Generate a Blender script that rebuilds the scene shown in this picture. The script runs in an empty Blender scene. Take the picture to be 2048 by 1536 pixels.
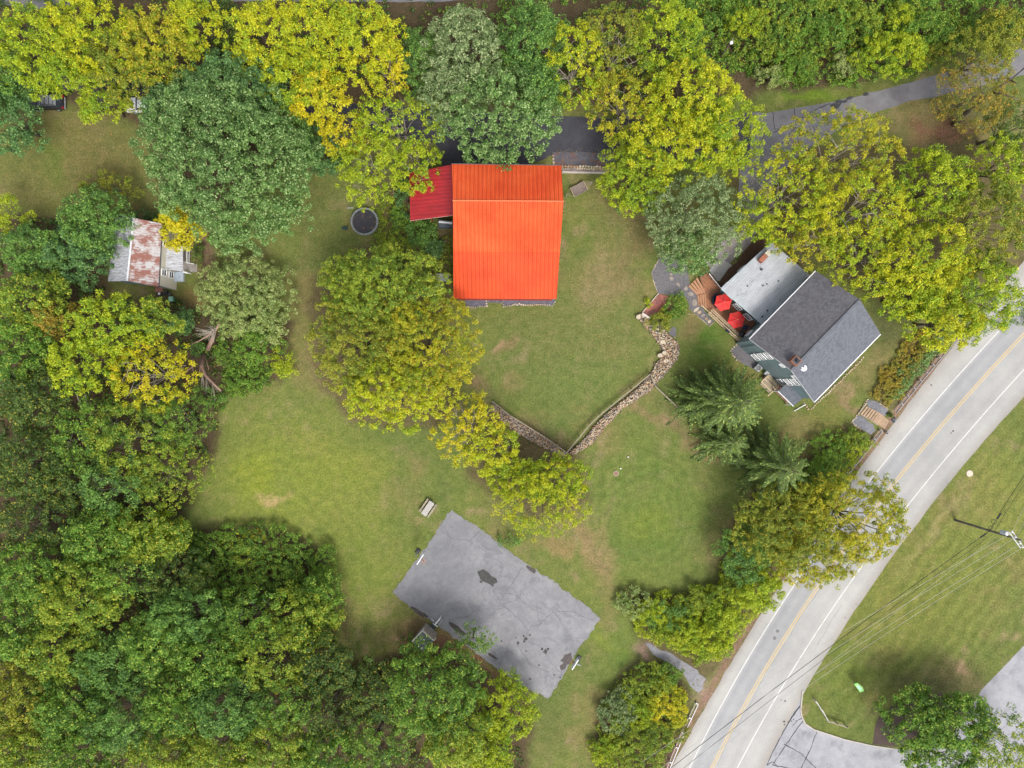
import bpy, math, random
import numpy as np
from mathutils import Vector
from mathutils.geometry import delaunay_2d_cdt

# ------------------------------------------------------------------ camera, sky, sun, exposure
H = 97.33                       # camera height above the lawn (24 mm equivalent lens, looking straight down)
SC = bpy.context.scene
cam_d = bpy.data.cameras.new("camera"); cam_d.lens = 24.0; cam_d.sensor_width = 36.0
cam_d.clip_end = 3000
cam = bpy.data.objects.new("camera", cam_d); SC.collection.objects.link(cam)
cam.location = (0, 0, H); cam.rotation_euler = (0, 0, 0)
SC.camera = cam

SUN_EL = math.radians(54); SUN_AZ = math.radians(158)     # azimuth clockwise from +Y (picture up)
w = bpy.data.worlds.new("World"); SC.world = w; w.use_nodes = True
nt = w.node_tree; nt.nodes.clear()
sky = nt.nodes.new("ShaderNodeTexSky"); sky.sky_type = 'NISHITA'; sky.sun_disc = False
sky.sun_elevation = SUN_EL; sky.sun_rotation = SUN_AZ
sky.air_density = 1.0; sky.dust_density = 4.0; sky.ozone_density = 1.0
hs = nt.nodes.new("ShaderNodeHueSaturation"); hs.inputs['Saturation'].default_value = 0.35
bg = nt.nodes.new("ShaderNodeBackground"); bg.inputs['Strength'].default_value = 0.15
wo = nt.nodes.new("ShaderNodeOutputWorld")
nt.links.new(sky.outputs[0], hs.inputs['Color']); nt.links.new(hs.outputs[0], bg.inputs[0]); nt.links.new(bg.outputs[0], wo.inputs[0])
sd = bpy.data.lights.new("sun", 'SUN'); sd.energy = 1.3; sd.angle = math.radians(17); sd.color = (1.0, 0.96, 0.89)
sun = bpy.data.objects.new("sun", sd); SC.collection.objects.link(sun)
sdir = Vector((math.sin(SUN_AZ)*math.cos(SUN_EL), math.cos(SUN_AZ)*math.cos(SUN_EL), math.sin(SUN_EL)))
sun.rotation_euler = sdir.to_track_quat('Z', 'Y').to_euler(); sun.location = (0, -60, 80)
vs = SC.view_settings
vs.view_transform = 'Standard'; vs.look = 'None'; vs.gamma = 1.0; vs.use_curve_mapping = False
vs.exposure = 0.85
SC.cycles.max_bounces = 6; SC.cycles.diffuse_bounces = 3; SC.cycles.glossy_bounces = 2
SC.cycles.transmission_bounces = 3; SC.cycles.transparent_max_bounces = 6

RNG = np.random.default_rng(11)
random.seed(7)
K = 2048/146.0                  # photo pixels per metre on the lawn

def P(px, py, z=0.0):           # place seen at a photo pixel, at height z
    s = (H - z)/H/K
    return Vector(((px-1024)*s, (768-py)*s, z))

# ------------------------------------------------------------------ helpers
def tag(o, label=None, cat=None, group=None, kind=None):
    if label: o['label'] = label
    if cat: o['category'] = cat
    if group: o['group'] = group
    if kind: o['kind'] = kind
    return o

def thing(name, label, cat, loc, group=None):
    o = bpy.data.objects.new(name, None); SC.collection.objects.link(o)
    o.empty_display_size = 0.3
    o.location = loc; tag(o, label, cat, group); o['_r'] = 1
    del o['_r']
    return o

def root_loc(o):
    v = Vector((0, 0, 0))
    while o is not None:
        v += Vector(o.location); o = o.parent
    return v

class MB:
    def __init__(s): s.v = []; s.f = []
    def add(s, vs_, fs):
        n = len(s.v); s.v += [tuple(a) for a in vs_]; s.f += [tuple(i+n for i in f) for f in fs]; return s
    def box(s, c, size, rot=0.0, taper=1.0, rz=None):
        cx, cy, cz = c; hx, hy, hz = size[0]/2, size[1]/2, size[2]/2
        ca, sa = math.cos(rot), math.sin(rot); vv = []
        for zz, k in ((-hz, 1.0), (hz, taper)):
            for x, y in ((-hx, -hy), (hx, -hy), (hx, hy), (-hx, hy)):
                x *= k; y *= k
                vv.append((cx+x*ca-y*sa, cy+x*sa+y*ca, cz+zz))
        return s.add(vv, [(3,2,1,0), (4,5,6,7), (0,1,5,4), (1,2,6,5), (2,3,7,6), (3,0,4,7)])
    def beam(s, a, b, wd, ht):             # a box-shaped bar from a to b
        a = Vector(a); b = Vector(b); d = (b-a).normalized()
        up = Vector((0,0,1)) if abs(d.z) < 0.95 else Vector((1,0,0))
        sd_ = d.cross(up).normalized()*wd/2; u = sd_.cross(d).normalized()*ht/2
        vv = [a-sd_-u, a+sd_-u, a+sd_+u, a-sd_+u, b-sd_-u, b+sd_-u, b+sd_+u, b-sd_+u]
        return s.add(vv, [(0,1,2,3), (7,6,5,4), (0,4,5,1), (1,5,6,2), (2,6,7,3), (3,7,4,0)])
    def prism(s, pts, z0, z1):             # vertical prism over an outline; z0/z1 number or list
        n = len(pts)
        z0 = [z0]*n if not hasattr(z0, '__len__') else z0
        z1 = [z1]*n if not hasattr(z1, '__len__') else z1
        vv = [(p[0], p[1], z0[i]) for i, p in enumerate(pts)]+[(p[0], p[1], z1[i]) for i, p in enumerate(pts)]
        a = sum(pts[i][0]*pts[(i+1) % n][1]-pts[(i+1) % n][0]*pts[i][1] for i in range(n))
        idx = list(range(n)) if a > 0 else list(range(n))[::-1]
        fs = [tuple(idx[::-1]), tuple(i+n for i in idx)]
        for k in range(n):
            i, j = idx[k], idx[(k+1) % n]; fs.append((i, j, j+n, i+n))
        return s.add(vv, fs)
    def tube(s, pts, r, n=6, cap=True):    # r number or list
        pts = [Vector(p) for p in pts]; m = len(pts)
        r = [r]*m if not hasattr(r, '__len__') else r
        vv = []; fs = []
        for i, p in enumerate(pts):
            d = (pts[min(i+1, m-1)]-pts[max(i-1, 0)])
            if d.length < 1e-6: d = Vector((0,0,1))
            d.normalize(); up = Vector((0,0,1)) if abs(d.z) < 0.9 else Vector((1,0,0))
            a = d.cross(up).normalized(); b = a.cross(d)
            for k in range(n):
                t = 2*math.pi*k/n; vv.append(p+(a*math.cos(t)+b*math.sin(t))*r[i])
        for i in range(m-1):
            for k in range(n):
                fs.append((i*n+k, i*n+(k+1) % n, (i+1)*n+(k+1) % n, (i+1)*n+k))
        if cap: fs += [tuple(range(n))[::-1], tuple(range((m-1)*n, m*n))]
        return s.add(vv, fs)
    def disc(s, c, r0, r1, z0, z1, n=20):  # ring / cylinder wall
        vv = []; fs = []
        for k in range(n):
            t = 2*math.pi*k/n; cx, sx = math.cos(t), math.sin(t)
            vv += [(c[0]+r0*cx, c[1]+r0*sx, z0), (c[0]+r1*cx, c[1]+r1*sx, z0), (c[0]+r1*cx, c[1]+r1*sx, z1), (c[0]+r0*cx, c[1]+r0*sx, z1)]
        for k in range(n):
            a = 4*k; b = 4*((k+1) % n)
            fs += [(a+1, b+1, b+2, a+2), (a+2, b+2, b+3, a+3), (b, a, a+3, b+3), (a, b, b+1, a+1)]
        return s.add(vv, fs)
    def quad(s, a, b, c, d): return s.add([a, b, c, d], [(0,1,2,3)])
    def build(s, name, mat, parent=None, smooth=False):
        o0 = root_loc(parent) if parent is not None else Vector((0,0,0))
        me = bpy.data.meshes.new(name)
        me.from_pydata([(v[0]-o0.x, v[1]-o0.y, v[2]-o0.z) for v in s.v], [], s.f)
        if smooth: me.polygons.foreach_set('use_smooth', [True]*len(me.polygons))
        me.update()
        if mat: me.materials.append(mat)
        o = bpy.data.objects.new(name, me); SC.collection.objects.link(o)
        if parent is not None: o.parent = parent
        return o

def link_mesh(name, me, mat, parent=None, loc=None):
    o = bpy.data.objects.new(name, me); SC.collection.objects.link(o)
    if mat and not me.materials: me.materials.append(mat)
    if parent is not None: o.parent = parent
    if loc is not None: o.location = loc
    return o

def copy_tree(o, parent=None):
    c = o.copy(); SC.collection.objects.link(c); c.parent = parent
    for ch in list(o.children): copy_tree(ch, c)
    return c

# value noise for ground painting and outlines
def vnoise(x, y, seed=0):
    x = np.asarray(x, float); y = np.asarray(y, float)
    xi = np.floor(x).astype(int); yi = np.floor(y).astype(int); fx = x-xi; fy = y-yi
    fx = fx*fx*(3-2*fx); fy = fy*fy*(3-2*fy)
    def h(a, b):
        n = (a*374761393+b*668265263+seed*1442695041) & 0xffffffff
        n = ((n ^ (n >> 13))*1274126177) & 0xffffffff
        return ((n ^ (n >> 16)) & 0xffff)/65535.0
    return (h(xi, yi)*(1-fx)+h(xi+1, yi)*fx)*(1-fy)+(h(xi, yi+1)*(1-fx)+h(xi+1, yi+1)*fx)*fy

def fbm(x, y, seed=0, o=4):
    r = 0; a = 0.5; t = 0
    for i in range(o): r = r+a*vnoise(x*2**i, y*2**i, seed+i*7); t += a; a *= 0.55
    return r/t

def inside(px, py, poly):
    px = np.asarray(px, float); py = np.asarray(py, float); r = np.zeros(px.shape, bool); n = len(poly)
    for i in range(n):
        x1, y1 = poly[i][0], poly[i][1]; x2, y2 = poly[(i+1) % n][0], poly[(i+1) % n][1]
        if y1 == y2: continue
        c = ((y1 > py) != (y2 > py)) & (px < (x2-x1)*(py-y1)/(y2-y1)+x1)
        r ^= c
    return r

# ------------------------------------------------------------------ materials
def newmat(name):
    m = bpy.data.materials.new(name); m.use_nodes = True; t = m.node_tree; t.nodes.clear()
    out = t.nodes.new("ShaderNodeOutputMaterial"); b = t.nodes.new("ShaderNodeBsdfPrincipled")
    t.links.new(b.outputs[0], out.inputs[0]); return m, t, b, out

def N(t, typ, **kw):
    n = t.nodes.new(typ)
    for k, v in kw.items(): setattr(n, k, v)
    return n

def noise(t, scale, detail=4, rough=0.6, vec=None, dist=0.0):
    n = N(t, "ShaderNodeTexNoise"); n.inputs['Scale'].default_value = scale; n.inputs['Detail'].default_value = detail
    n.inputs['Roughness'].default_value = rough; n.inputs['Distortion'].default_value = dist
    if vec is not None: t.links.new(vec, n.inputs['Vector'])
    return n.outputs['Fac']

def ramp(t, fac, lo, hi, a=(0,0,0,1), b=(1,1,1,1)):
    r = N(t, "ShaderNodeValToRGB"); r.color_ramp.elements[0].position = lo; r.color_ramp.elements[1].position = hi
    r.color_ramp.elements[0].color = a; r.color_ramp.elements[1].color = b
    t.links.new(fac, r.inputs[0]); return r.outputs[0]

def mix(t, fac, a, b, mode='MIX'):
    m = N(t, "ShaderNodeMix", data_type='RGBA', blend_type=mode)
    for s_, v in ((m.inputs[0], fac), (m.inputs[6], a), (m.inputs[7], b)):
        if hasattr(v, 'links') or hasattr(v, 'is_linked'): t.links.new(v, s_)
        elif isinstance(v, (tuple, list)): s_.default_value = (*v[:3], 1)
        else: s_.default_value = v
    return m.outputs[2]

def geo(t): return N(t, "ShaderNodeNewGeometry").outputs['Position']
def bump(t, b, h, strength=0.4, dist=0.05):
    n = N(t, "ShaderNodeBump"); n.inputs['Strength'].default_value = strength; n.inputs['Distance'].default_value = dist
    t.links.new(h, n.inputs['Height']); t.links.new(n.outputs[0], b.inputs['Normal'])

def mat(name, c1, c2=None, scale=1.0, rough=0.8, fine=12.0, fine_amt=0.25, bmp=0.3, spec=0.3, metal=0.0, c3=None, s3=0.3, lo3=0.55, hi3=0.7):
    m, t, b, out = newmat(name); g = geo(t)
    c2 = c2 or tuple(x*0.75 for x in c1)
    col = mix(t, ramp(t, noise(t, scale, 5, 0.65, g), 0.35, 0.65), c1, c2)
    if c3: col = mix(t, ramp(t, noise(t, s3, 6, 0.7, g), lo3, hi3), col, c3)
    f = noise(t, fine, 3, 0.7, g)
    v = ramp(t, f, 0.3, 0.7, (1-fine_amt,)*3+(1,), (1+fine_amt*0.6,)*3+(1,))
    col = mix(t, 1.0, col, v, 'MULTIPLY')
    t.links.new(col, b.inputs['Base Color']); b.inputs['Roughness'].default_value = rough
    b.inputs['Specular IOR Level'].default_value = spec; b.inputs['Metallic'].default_value = metal
    if bmp: bump(t, b, f, bmp, 0.03)
    return m

def leafmat(name, a, b_, acc=None, acc_amt=0.12, trans=0.22):
    m, t, b, out = newmat(name)
    lf = N(t, "ShaderNodeAttribute", attribute_name="lf").outputs['Fac']
    cl = N(t, "ShaderNodeAttribute", attribute_name="cl").outputs['Fac']
    g = geo(t); big = noise(t, 0.28, 3, 0.6, g)
    mm = N(t, "ShaderNodeMath", operation='ADD'); t.links.new(cl, mm.inputs[0]); t.links.new(big, mm.inputs[1])
    ms = N(t, "ShaderNodeMath", operation='MULTIPLY'); ms.inputs[1].default_value = 0.5; t.links.new(mm.outputs[0], ms.inputs[0])
    col = mix(t, ramp(t, ms.outputs[0], 0.33, 0.67), a, b_)
    if acc: col = mix(t, ramp(t, lf, 1-acc_amt-0.02, 1-acc_amt), col, acc)
    v = ramp(t, lf, 0.0, 1.0, (0.6,)*3+(1,), (1.3,)*3+(1,))
    col = mix(t, 1.0, col, v, 'MULTIPLY')
    t.links.new(col, b.inputs['Base Color']); b.inputs['Roughness'].default_value = 0.55
    b.inputs['Specular IOR Level'].default_value = 0.25
    tr = N(t, "ShaderNodeBsdfTranslucent"); t.links.new(col, tr.inputs[0])
    mx = N(t, "ShaderNodeMixShader"); mx.inputs[0].default_value = trans
    t.links.new(b.outputs[0], mx.inputs[1]); t.links.new(tr.outputs[0], mx.inputs[2]); t.links.new(mx.outputs[0], out.inputs[0])
    return m

LEAF = {
 'gold':   leafmat("leaf_gold", (.56,.49,.014), (.41,.45,.02), (.58,.40,.02), .06),
 'yellow': leafmat("leaf_yellow", (.46,.48,.014), (.27,.38,.018), (.54,.44,.02), .07),
 'lime':   leafmat("leaf_lime", (.35,.43,.016), (.20,.32,.02), (.46,.46,.02), .08),
 'olive':  leafmat("leaf_olive", (.28,.31,.028), (.15,.22,.025), (.38,.30,.03), .10),
 'amber':  leafmat("leaf_amber", (.42,.41,.018), (.22,.29,.02), (.46,.30,.03), .10),
 'green':  leafmat("leaf_green", (.135,.27,.045), (.085,.185,.04), (.22,.33,.06), .12),
 'bluegreen': leafmat("leaf_bluegreen", (.115,.235,.065), (.075,.165,.05), (.18,.29,.08), .12),
 'pale':   leafmat("leaf_pale", (.145,.27,.06), (.10,.20,.05), (.26,.35,.13), .22),
 'greyish': leafmat("leaf_greyish", (.21,.29,.11), (.13,.21,.065), (.31,.36,.17), .25),
 'wood':   leafmat("leaf_wood", (.145,.285,.030), (.085,.19,.026), (.28,.34,.045), .14),
 'woodyel': leafmat("leaf_woodyel", (.25,.34,.028), (.13,.235,.026), (.38,.36,.035), .12),
 'dark':   leafmat("leaf_dark", (.10,.165,.030), (.06,.115,.024), (.28,.25,.03), .08),
 'rust':   leafmat("leaf_rust", (.30,.25,.03), (.15,.18,.025), (.42,.22,.03), .14),
 'airy':   leafmat("leaf_airy", (.31,.39,.10), (.20,.30,.075), (.36,.38,.16), .20),
 'spruce': leafmat("leaf_spruce", (.17,.25,.045), (.085,.14,.032), (.26,.32,.07), .06, .12),
 'golden_rod': leafmat("leaf_goldenrod", (.44,.34,.035), (.24,.28,.04), (.30,.17,.05), .15),
}
BARK = mat("bark", (.16,.13,.10), (.10,.08,.065), 1.5, fine=9, fine_amt=.4)
BARK_PALE = mat("bark_pale", (.36,.31,.25), (.22,.19,.15), 1.5, fine=9, fine_amt=.35)
ASPH_COURT = None
WOOD_DECK = mat("deck_wood", (.33,.15,.075), (.22,.11,.06), .8, fine=7, fine_amt=.3)
WOOD_STAIR = mat("stair_wood", (.42,.29,.19), (.30,.21,.14), 1.2, fine=10, fine_amt=.3)
WOOD_PALE = mat("pale_wood", (.55,.43,.28), (.42,.33,.22), 1.2, fine=10, fine_amt=.2)
WOOD_GREY = mat("weathered_wood", (.33,.30,.27), (.22,.20,.18), 1.4, fine=12, fine_amt=.35)
WOOD_RAIL = mat("fence_wood", (.36,.31,.22), (.24,.21,.16), 1.4, fine=12, fine_amt=.3)
STONE = [mat("stone_buff", (.44,.33,.21), (.32,.245,.165), 2, fine=8, fine_amt=.3),
         mat("stone_pale", (.53,.44,.32), (.40,.34,.26), 2, fine=8, fine_amt=.25),
         mat("stone_grey", (.33,.28,.24), (.23,.20,.175), 2, fine=8, fine_amt=.3),
         mat("stone_rust", (.42,.25,.14), (.29,.19,.13), 2, fine=8, fine_amt=.3)]
GRAVEL = mat("dark_gravel", (.12,.115,.125), (.17,.16,.165), 3, fine=18, fine_amt=.6, bmp=.8)
GRAVEL_L = mat("light_gravel", (.30,.27,.26), (.20,.18,.175), 1.0, fine=16, fine_amt=.4, bmp=.6, c3=(.20,.13,.09), s3=.6)
MULCH = mat("mulch", (.055,.04,.035), (.085,.055,.045), 3, fine=18, fine_amt=.5, bmp=.8)
WHITE = mat("white_paint", (.78,.78,.78), (.70,.70,.71), 1, fine=6, fine_amt=.06, bmp=.05)
BLACK = mat("black_plastic", (.03,.03,.035), (.02,.02,.022), 2, .5)
METAL = mat("galvanised_metal", (.45,.46,.48), (.34,.35,.37), 1.5, .45, metal=.5, bmp=.05, fine_amt=.12)
GLASSM, _t, _b, _o = newmat("window_glass"); _b.inputs['Base Color'].default_value = (.03,.035,.045,1); _b.inputs['Roughness'].default_value = .08
BRICK_R = mat("red_brick", (.36,.12,.07), (.26,.09,.06), 3, fine=9, fine_amt=.35)
CONC = mat("concrete", (.42,.40,.38), (.33,.32,.31), .8, fine=10, fine_amt=.15, c3=(.22,.21,.20), s3=.5)
# ------------------------------------------------------------------ terrain
ZR = -1.2                                    # level of the main road
def polyfit(pts): 
    a = np.array(pts, float); return np.polyfit(a[:,1]-1000, a[:,0], 2)
F_LW = polyfit([(1939,725.6),(1751,948),(1587,1172),(1394,1503),(1380,1536)])
F_YE = polyfit([(1997,722),(1787,970),(1638,1173),(1567,1274),(1485,1418),(1425,1536)])
F_RW = polyfit([(2048,739),(1823,1002),(1690,1178),(1584,1344),(1474,1536)])
F_LE = polyfit([(1898,712),(1775,845),(1724,934),(1567,1168),(1512,1250),(1447,1342),(1348,1524)])
F_RE = polyfit([(2048,790),(1950,908),(1854,1025),(1741,1168),(1656,1303),(1618,1372)])
def fx(F, py): return np.polyval(F, np.asarray(py, float)-1000)
SR = (H-ZR)/H/K
def gz(x, y):
    x = np.asarray(x, float); y = np.asarray(y, float)
    py = 768-y/SR; py = np.clip(py, -400, 1900)
    xe = (fx(F_LE, py)-1024)*SR
    d = (x-xe)*0.80
    t = np.clip((d+3.6)/3.0, 0, 1); t = t*t*(3-2*t)
    return ZR*t
def gzf(x, y): return float(gz(x, y))
def PG(px, py, dz=0.0):                      # point of the ground seen at a pixel
    z = 0.0
    for _ in range(4):
        p = P(px, py, z); z = gzf(p.x, p.y)
    p = P(px, py, z); p.z = z+dz; return p

def axis(lo, hi, step, far):
    a = list(np.arange(lo, hi+1e-6, step)); s = step; x = hi
    while x < far: s *= 1.5; x += s; a.append(x)
    s = step; x = lo; b = []
    while x > -far: s *= 1.5; x -= s; b.append(x)
    return np.array(b[::-1]+a)
gxs = axis(-82, 82, 0.42, 700); gys = axis(-62, 62, 0.42, 700)
GX, GY = np.meshgrid(gxs, gys); GZ = gz(GX, GY)
far = (abs(GX) > 90) | (abs(GY) > 70)
PXg = 1024+GX*K*H/(H-GZ); PYg = 768-GY*K*H/(H-GZ)

def shade(col, c, m): return col*(1-m[..., None])+np.array(c)*m[..., None]
wob = (fbm(GX*.35, GY*.35, 3)-.5); wob2 = (fbm(GX*.35, GY*.35, 9)-.5)
fine = fbm(GX*1.1, GY*1.1, 21)
def blob(px, py, rx, ry=None, rot=0, soft=.5, wb=60):
    ry = ry or rx; r = math.radians(rot)
    dx = PXg-px+wob*wb; dy = PYg-py+wob2*wb
    u = (dx*math.cos(r)+dy*math.sin(r))/rx; v = (-dx*math.sin(r)+dy*math.cos(r))/ry
    q = np.sqrt(u*u+v*v); return np.clip((1+soft-q)/(2*soft), 0, 1)**1.3
def poly(pts, wb=14, soft=2):
    m = np.zeros(GX.shape)
    for i in range(5):
        ox, oy = [(0,0),(soft*3,0),(-soft*3,0),(0,soft*3),(0,-soft*3)][i]
        m += inside(PXg+wob*wb+ox, PYg+wob2*wb+oy, pts)
    return m/5
col = np.zeros(GX.shape+(3,)); col[:] = (.105,.125,.033)
col = shade(col, (.125,.150,.032), np.clip(fbm(GX*.06, GY*.06, 5)*2.4-.8, 0, 1)*.6)
col = shade(col, (.075,.108,.026), np.clip(fbm(GX*.09, GY*.09, 15)*2.6-1.1, 0, 1)*.7)
col = shade(col, (.165,.130,.055), np.clip(fbm(GX*.22, GY*.22, 33)*4-2.1, 0, 1)*.65)
col = shade(col, (.205,.155,.085), np.clip(fbm(GX*.55, GY*.55, 43)*5-3.0, 0, 1)*.6)
col = shade(col, (.07,.10,.026), np.clip(fbm(GX*.4, GY*.4, 53)*5-3.0, 0, 1)*.5)
for a in [ # px, py, rx, ry, rot, colour, strength
 (140,330,190,110,0,(.115,.098,.034),.75),(60,310,60,60,0,(.08,.105,.025),.5),(110,330,25,60,0,(.085,.115,.022),.7),
 (640,440,50,110,0,(.085,.098,.028),.7),(605,620,28,110,5,(.14,.115,.045),.55),(640,740,45,40,0,(.17,.125,.06),.7),
 (668,765,14,14,0,(.30,.21,.13),.8),(1150,650,160,110,0,(.105,.118,.036),.6),(1215,560,45,70,25,(.165,.135,.06),.8),
 (1015,690,26,12,-35,(.165,.12,.06),.6),(995,690,9,9,0,(.26,.17,.10),.8),(1080,860,60,25,30,(.15,.115,.055),.7),
 (1100,890,45,35,35,(.10,.085,.045),.6),(955,760,14,10,0,(.22,.15,.08),.7),(1170,760,90,50,0,(.085,.125,.03),.5),
 (1130,840,60,25,0,(.08,.12,.03),.6),(1275,450,30,110,10,(.13,.095,.045),.55),(1240,400,45,50,0,(.115,.09,.04),.7),
 (590,960,180,130,0,(.138,.168,.028),.75),(510,960,34,48,0,(.15,.18,.022),.65),(700,925,80,50,20,(.14,.16,.028),.5),
 (545,1000,28,9,10,(.30,.22,.10),.7),(730,1100,80,120,0,(.125,.155,.028),.6),(800,860,120,45,0,(.085,.115,.028),.6),
 (1320,1010,140,150,0,(.085,.128,.026),.65),(1290,1055,50,40,0,(.12,.155,.025),.6),(1270,1100,90,40,0,(.075,.115,.024),.6),
 (1185,1090,26,56,-38,(.20,.145,.07),.75),(1160,1055,45,16,20,(.18,.135,.06),.55),(1205,1130,12,36,-10,(.17,.13,.06),.5),
 (1125,1095,14,30,-20,(.19,.14,.06),.7),(1300,830,60,12,40,(.17,.125,.06),.7),(1345,860,50,10,45,(.16,.12,.06),.6),
 (1405,900,45,22,35,(.20,.13,.075),.7),(1370,800,40,60,0,(.08,.09,.032),.6),(1440,1090,30,80,0,(.10,.085,.035),.5),
 (1420,690,40,36,0,(.07,.13,.02),.75),(1380,655,25,30,0,(.15,.115,.05),.7),(1380,780,70,40,0,(.07,.10,.028),.4),
 (1640,850,75,50,-45,(.115,.125,.03),.7),(1590,860,30,45,40,(.16,.13,.055),.6),(1625,915,30,14,-30,(.21,.145,.07),.7),
 (1700,803,9,60,-52,(.19,.135,.075),.75),(1730,745,22,70,40,(.15,.125,.05),.5),(1650,700,30,20,0,(.08,.09,.03),.5),
 (1770,640,50,60,30,(.07,.075,.03),.8),(1590,245,90,8,-10,(.075,.10,.025),.7),(1625,193,75,10,-6,(.12,.19,.018),.95),
 (1750,165,110,16,-17,(.085,.10,.025),.8),(1820,235,85,30,-15,(.135,.115,.045),.9),(1885,265,60,26,0,(.14,.07,.045),.9),
 (1900,300,80,25,0,(.10,.085,.035),.8),(740,215,60,22,0,(.11,.065,.035),.9),(410,500,22,70,0,(.13,.085,.055),.85),
 (385,595,40,28,0,(.15,.11,.04),.8),(870,1290,60,34,35,(.15,.085,.05),.95),(835,1250,30,22,0,(.12,.085,.04),.8),
 (950,1320,70,26,38,(.14,.075,.045),.9),(720,1330,50,20,0,(.095,.07,.035),.7),(690,1230,14,60,0,(.12,.085,.045),.7),
 (1090,1460,50,60,0,(.085,.10,.03),.5),(1245,1300,24,60,0,(.08,.125,.025),.6),(1170,1250,120,20,35,(.12,.16,.025),.6),
 (1295,1305,22,16,20,(.19,.13,.095),.9),(1405,1385,20,26,30,(.19,.14,.10),.9),
 (1800,1200,200,130,-30,(.125,.140,.030),.7),(1700,1350,110,60,0,(.095,.13,.025),.6),(1900,1350,60,30,0,(.16,.13,.06),.6),
 (1925,1335,16,14,0,(.27,.18,.11),.8),(1850,1370,90,26,0,(.08,.085,.035),.6),(2000,1000,60,110,-30,(.14,.15,.035),.6),
 (1885,1035,10,120,38,(.19,.165,.07),.6),(1650,1100,60,40,0,(.12,.10,.04),.4),(1010,1030,50,30,0,(.10,.11,.035),.5)]:
    m = blob(*a[:5])*a[6]*(.55+.9*fine.clip(.2,.8)); col = shade(col, a[5], m.clip(0,1))
# stripes left by the mower, parallel to the verge and round the septic lid
s1 = np.sin((PXg*.80+PYg*.60)*.24+wob*7)*.5+.5
m = poly([(2400,500),(2070,795),(1850,1050),(1650,1330),(1620,1400),(1700,1480),(2060,1270),(2400,1100)])
col = col*(1+(.20*(s1-.5)*m)[..., None])
rr = np.hypot(PXg-1290, (PYg-1030)*.95)
m2 = blob(1290,1030,150,150,0,.3); col = col*(1+(.085*(np.sin(rr*.33+wob*9))*m2)[..., None])
rr = np.hypot(PXg-560, PYg-1150); m2 = blob(600,980,170,150,0,.4); col = col*(1+(.06*(np.sin(rr*.30+wob*9))*m2)[..., None])
# litter under the woods, thickets and hedges
LITTER = (.062,.043,.026)
WOODS = [[(-900,-700),(900,-700),(900,8),(870,60),(830,200),(640,205),(560,230),(500,430),(330,420),(290,250),(200,215),(60,190),(40,170),(-900,240)],
         [(-900,410),(90,430),(200,470),(230,600),(330,590),(400,620),(440,640),(590,640),(560,760),(440,780),(430,900),(380,1010),(350,1050),(380,1060),(560,1050),(650,1110),(650,1230),(690,1330),(790,1300),(900,1300),(1010,1360),(1070,1400),(1050,1560),(1050,2400),(-900,2400)],
         [(900,-700),(2900,-700),(2900,60),(2048,80),(1900,110),(1760,150),(1640,180),(1525,180),(1500,200),(1230,215),(1120,215),(900,190),(870,60)],
         [(1450,330),(1500,440),(1600,500),(1790,620),(1850,640),(1920,560),(2048,640),(2700,400),(2700,280),(1900,280),(1640,290)],
         [(740,350),(820,350),(820,440),(905,450),(905,600),(880,640),(930,800),(880,860),(700,850),(620,740),(620,560),(700,500),(760,470)],
         [(930,830),(1000,820),(1080,870),(1160,910),(1180,1000),(1080,1050),(1010,1010),(930,950)],
         [(1230,1180),(1330,1190),(1440,1180),(1440,1080),(1500,980),(1620,930),(1690,850),(1760,880),(1640,1090),(1500,1260),(1410,1370),(1290,1290)],
         [(1270,1320),(1340,1330),(1390,1400),(1340,1540),(1280,1800),(1100,1800),(1190,1540),(1200,1400)],
         [(1730,790),(1850,670),(1895,700),(1780,830)],
         [(1600,930),(1690,850),(1760,870),(1720,930),(1640,1000)]]
for i, wd in enumerate(WOODS):
    m = poly(wd, 26, 3); c = LITTER if i in (0,1,2,7) else (.085,.070,.032)
    col = shade(col, c, m*.92)
col = shade(col, (.16,.12,.085), poly([(1899,705),(1903,712),(1780,850),(1728,940),(1724,930),(1793,812)], 8, 1)*.8)
dist_e = PXg-fx(F_LE, np.clip(PYg, -400, 1900))          # dirt and washed leaves along the pavement edge
m = np.clip(1-abs(dist_e+9)/15, 0, 1)*(PYg > 600)*(GZ < -.3)
col = shade(col, (.19,.115,.085), (m*(.5+fine)).clip(0,1)*.9)
col[far] = (.085,.098,.03)
ny, nx = GX.shape
vv = np.stack([GX, GY, GZ], -1).reshape(-1, 3)
ii = np.arange(ny*nx).reshape(ny, nx)
q = np.stack([ii[:-1,:-1], ii[:-1,1:], ii[1:,1:], ii[1:,:-1]], -1).reshape(-1, 4)
def np_mesh(name, V, Q):
    me = bpy.data.meshes.new(name); n = len(Q); k = Q.shape[1]
    me.vertices.add(len(V)); me.vertices.foreach_set('co', np.ascontiguousarray(V, dtype=np.float32).ravel())
    me.loops.add(n*k); me.loops.foreach_set('vertex_index', np.ascontiguousarray(Q, dtype=np.int32).ravel())
    me.polygons.add(n); me.polygons.foreach_set('loop_start', np.arange(0, n*k, k, dtype=np.int32))
    me.polygons.foreach_set('loop_total', np.full(n, k, dtype=np.int32))
    me.update(calc_edges=True); return me
col = col*1.10
me = np_mesh('ground', vv, q)
me.polygons.foreach_set('use_smooth', np.ones(len(q), bool))
ca = me.color_attributes.new('Col', 'FLOAT_COLOR', 'POINT')
ca.data.foreach_set('color', np.concatenate([col.reshape(-1,3).clip(.01,.9), np.ones((ny*nx,1))], 1).astype(np.float32).ravel())

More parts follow.
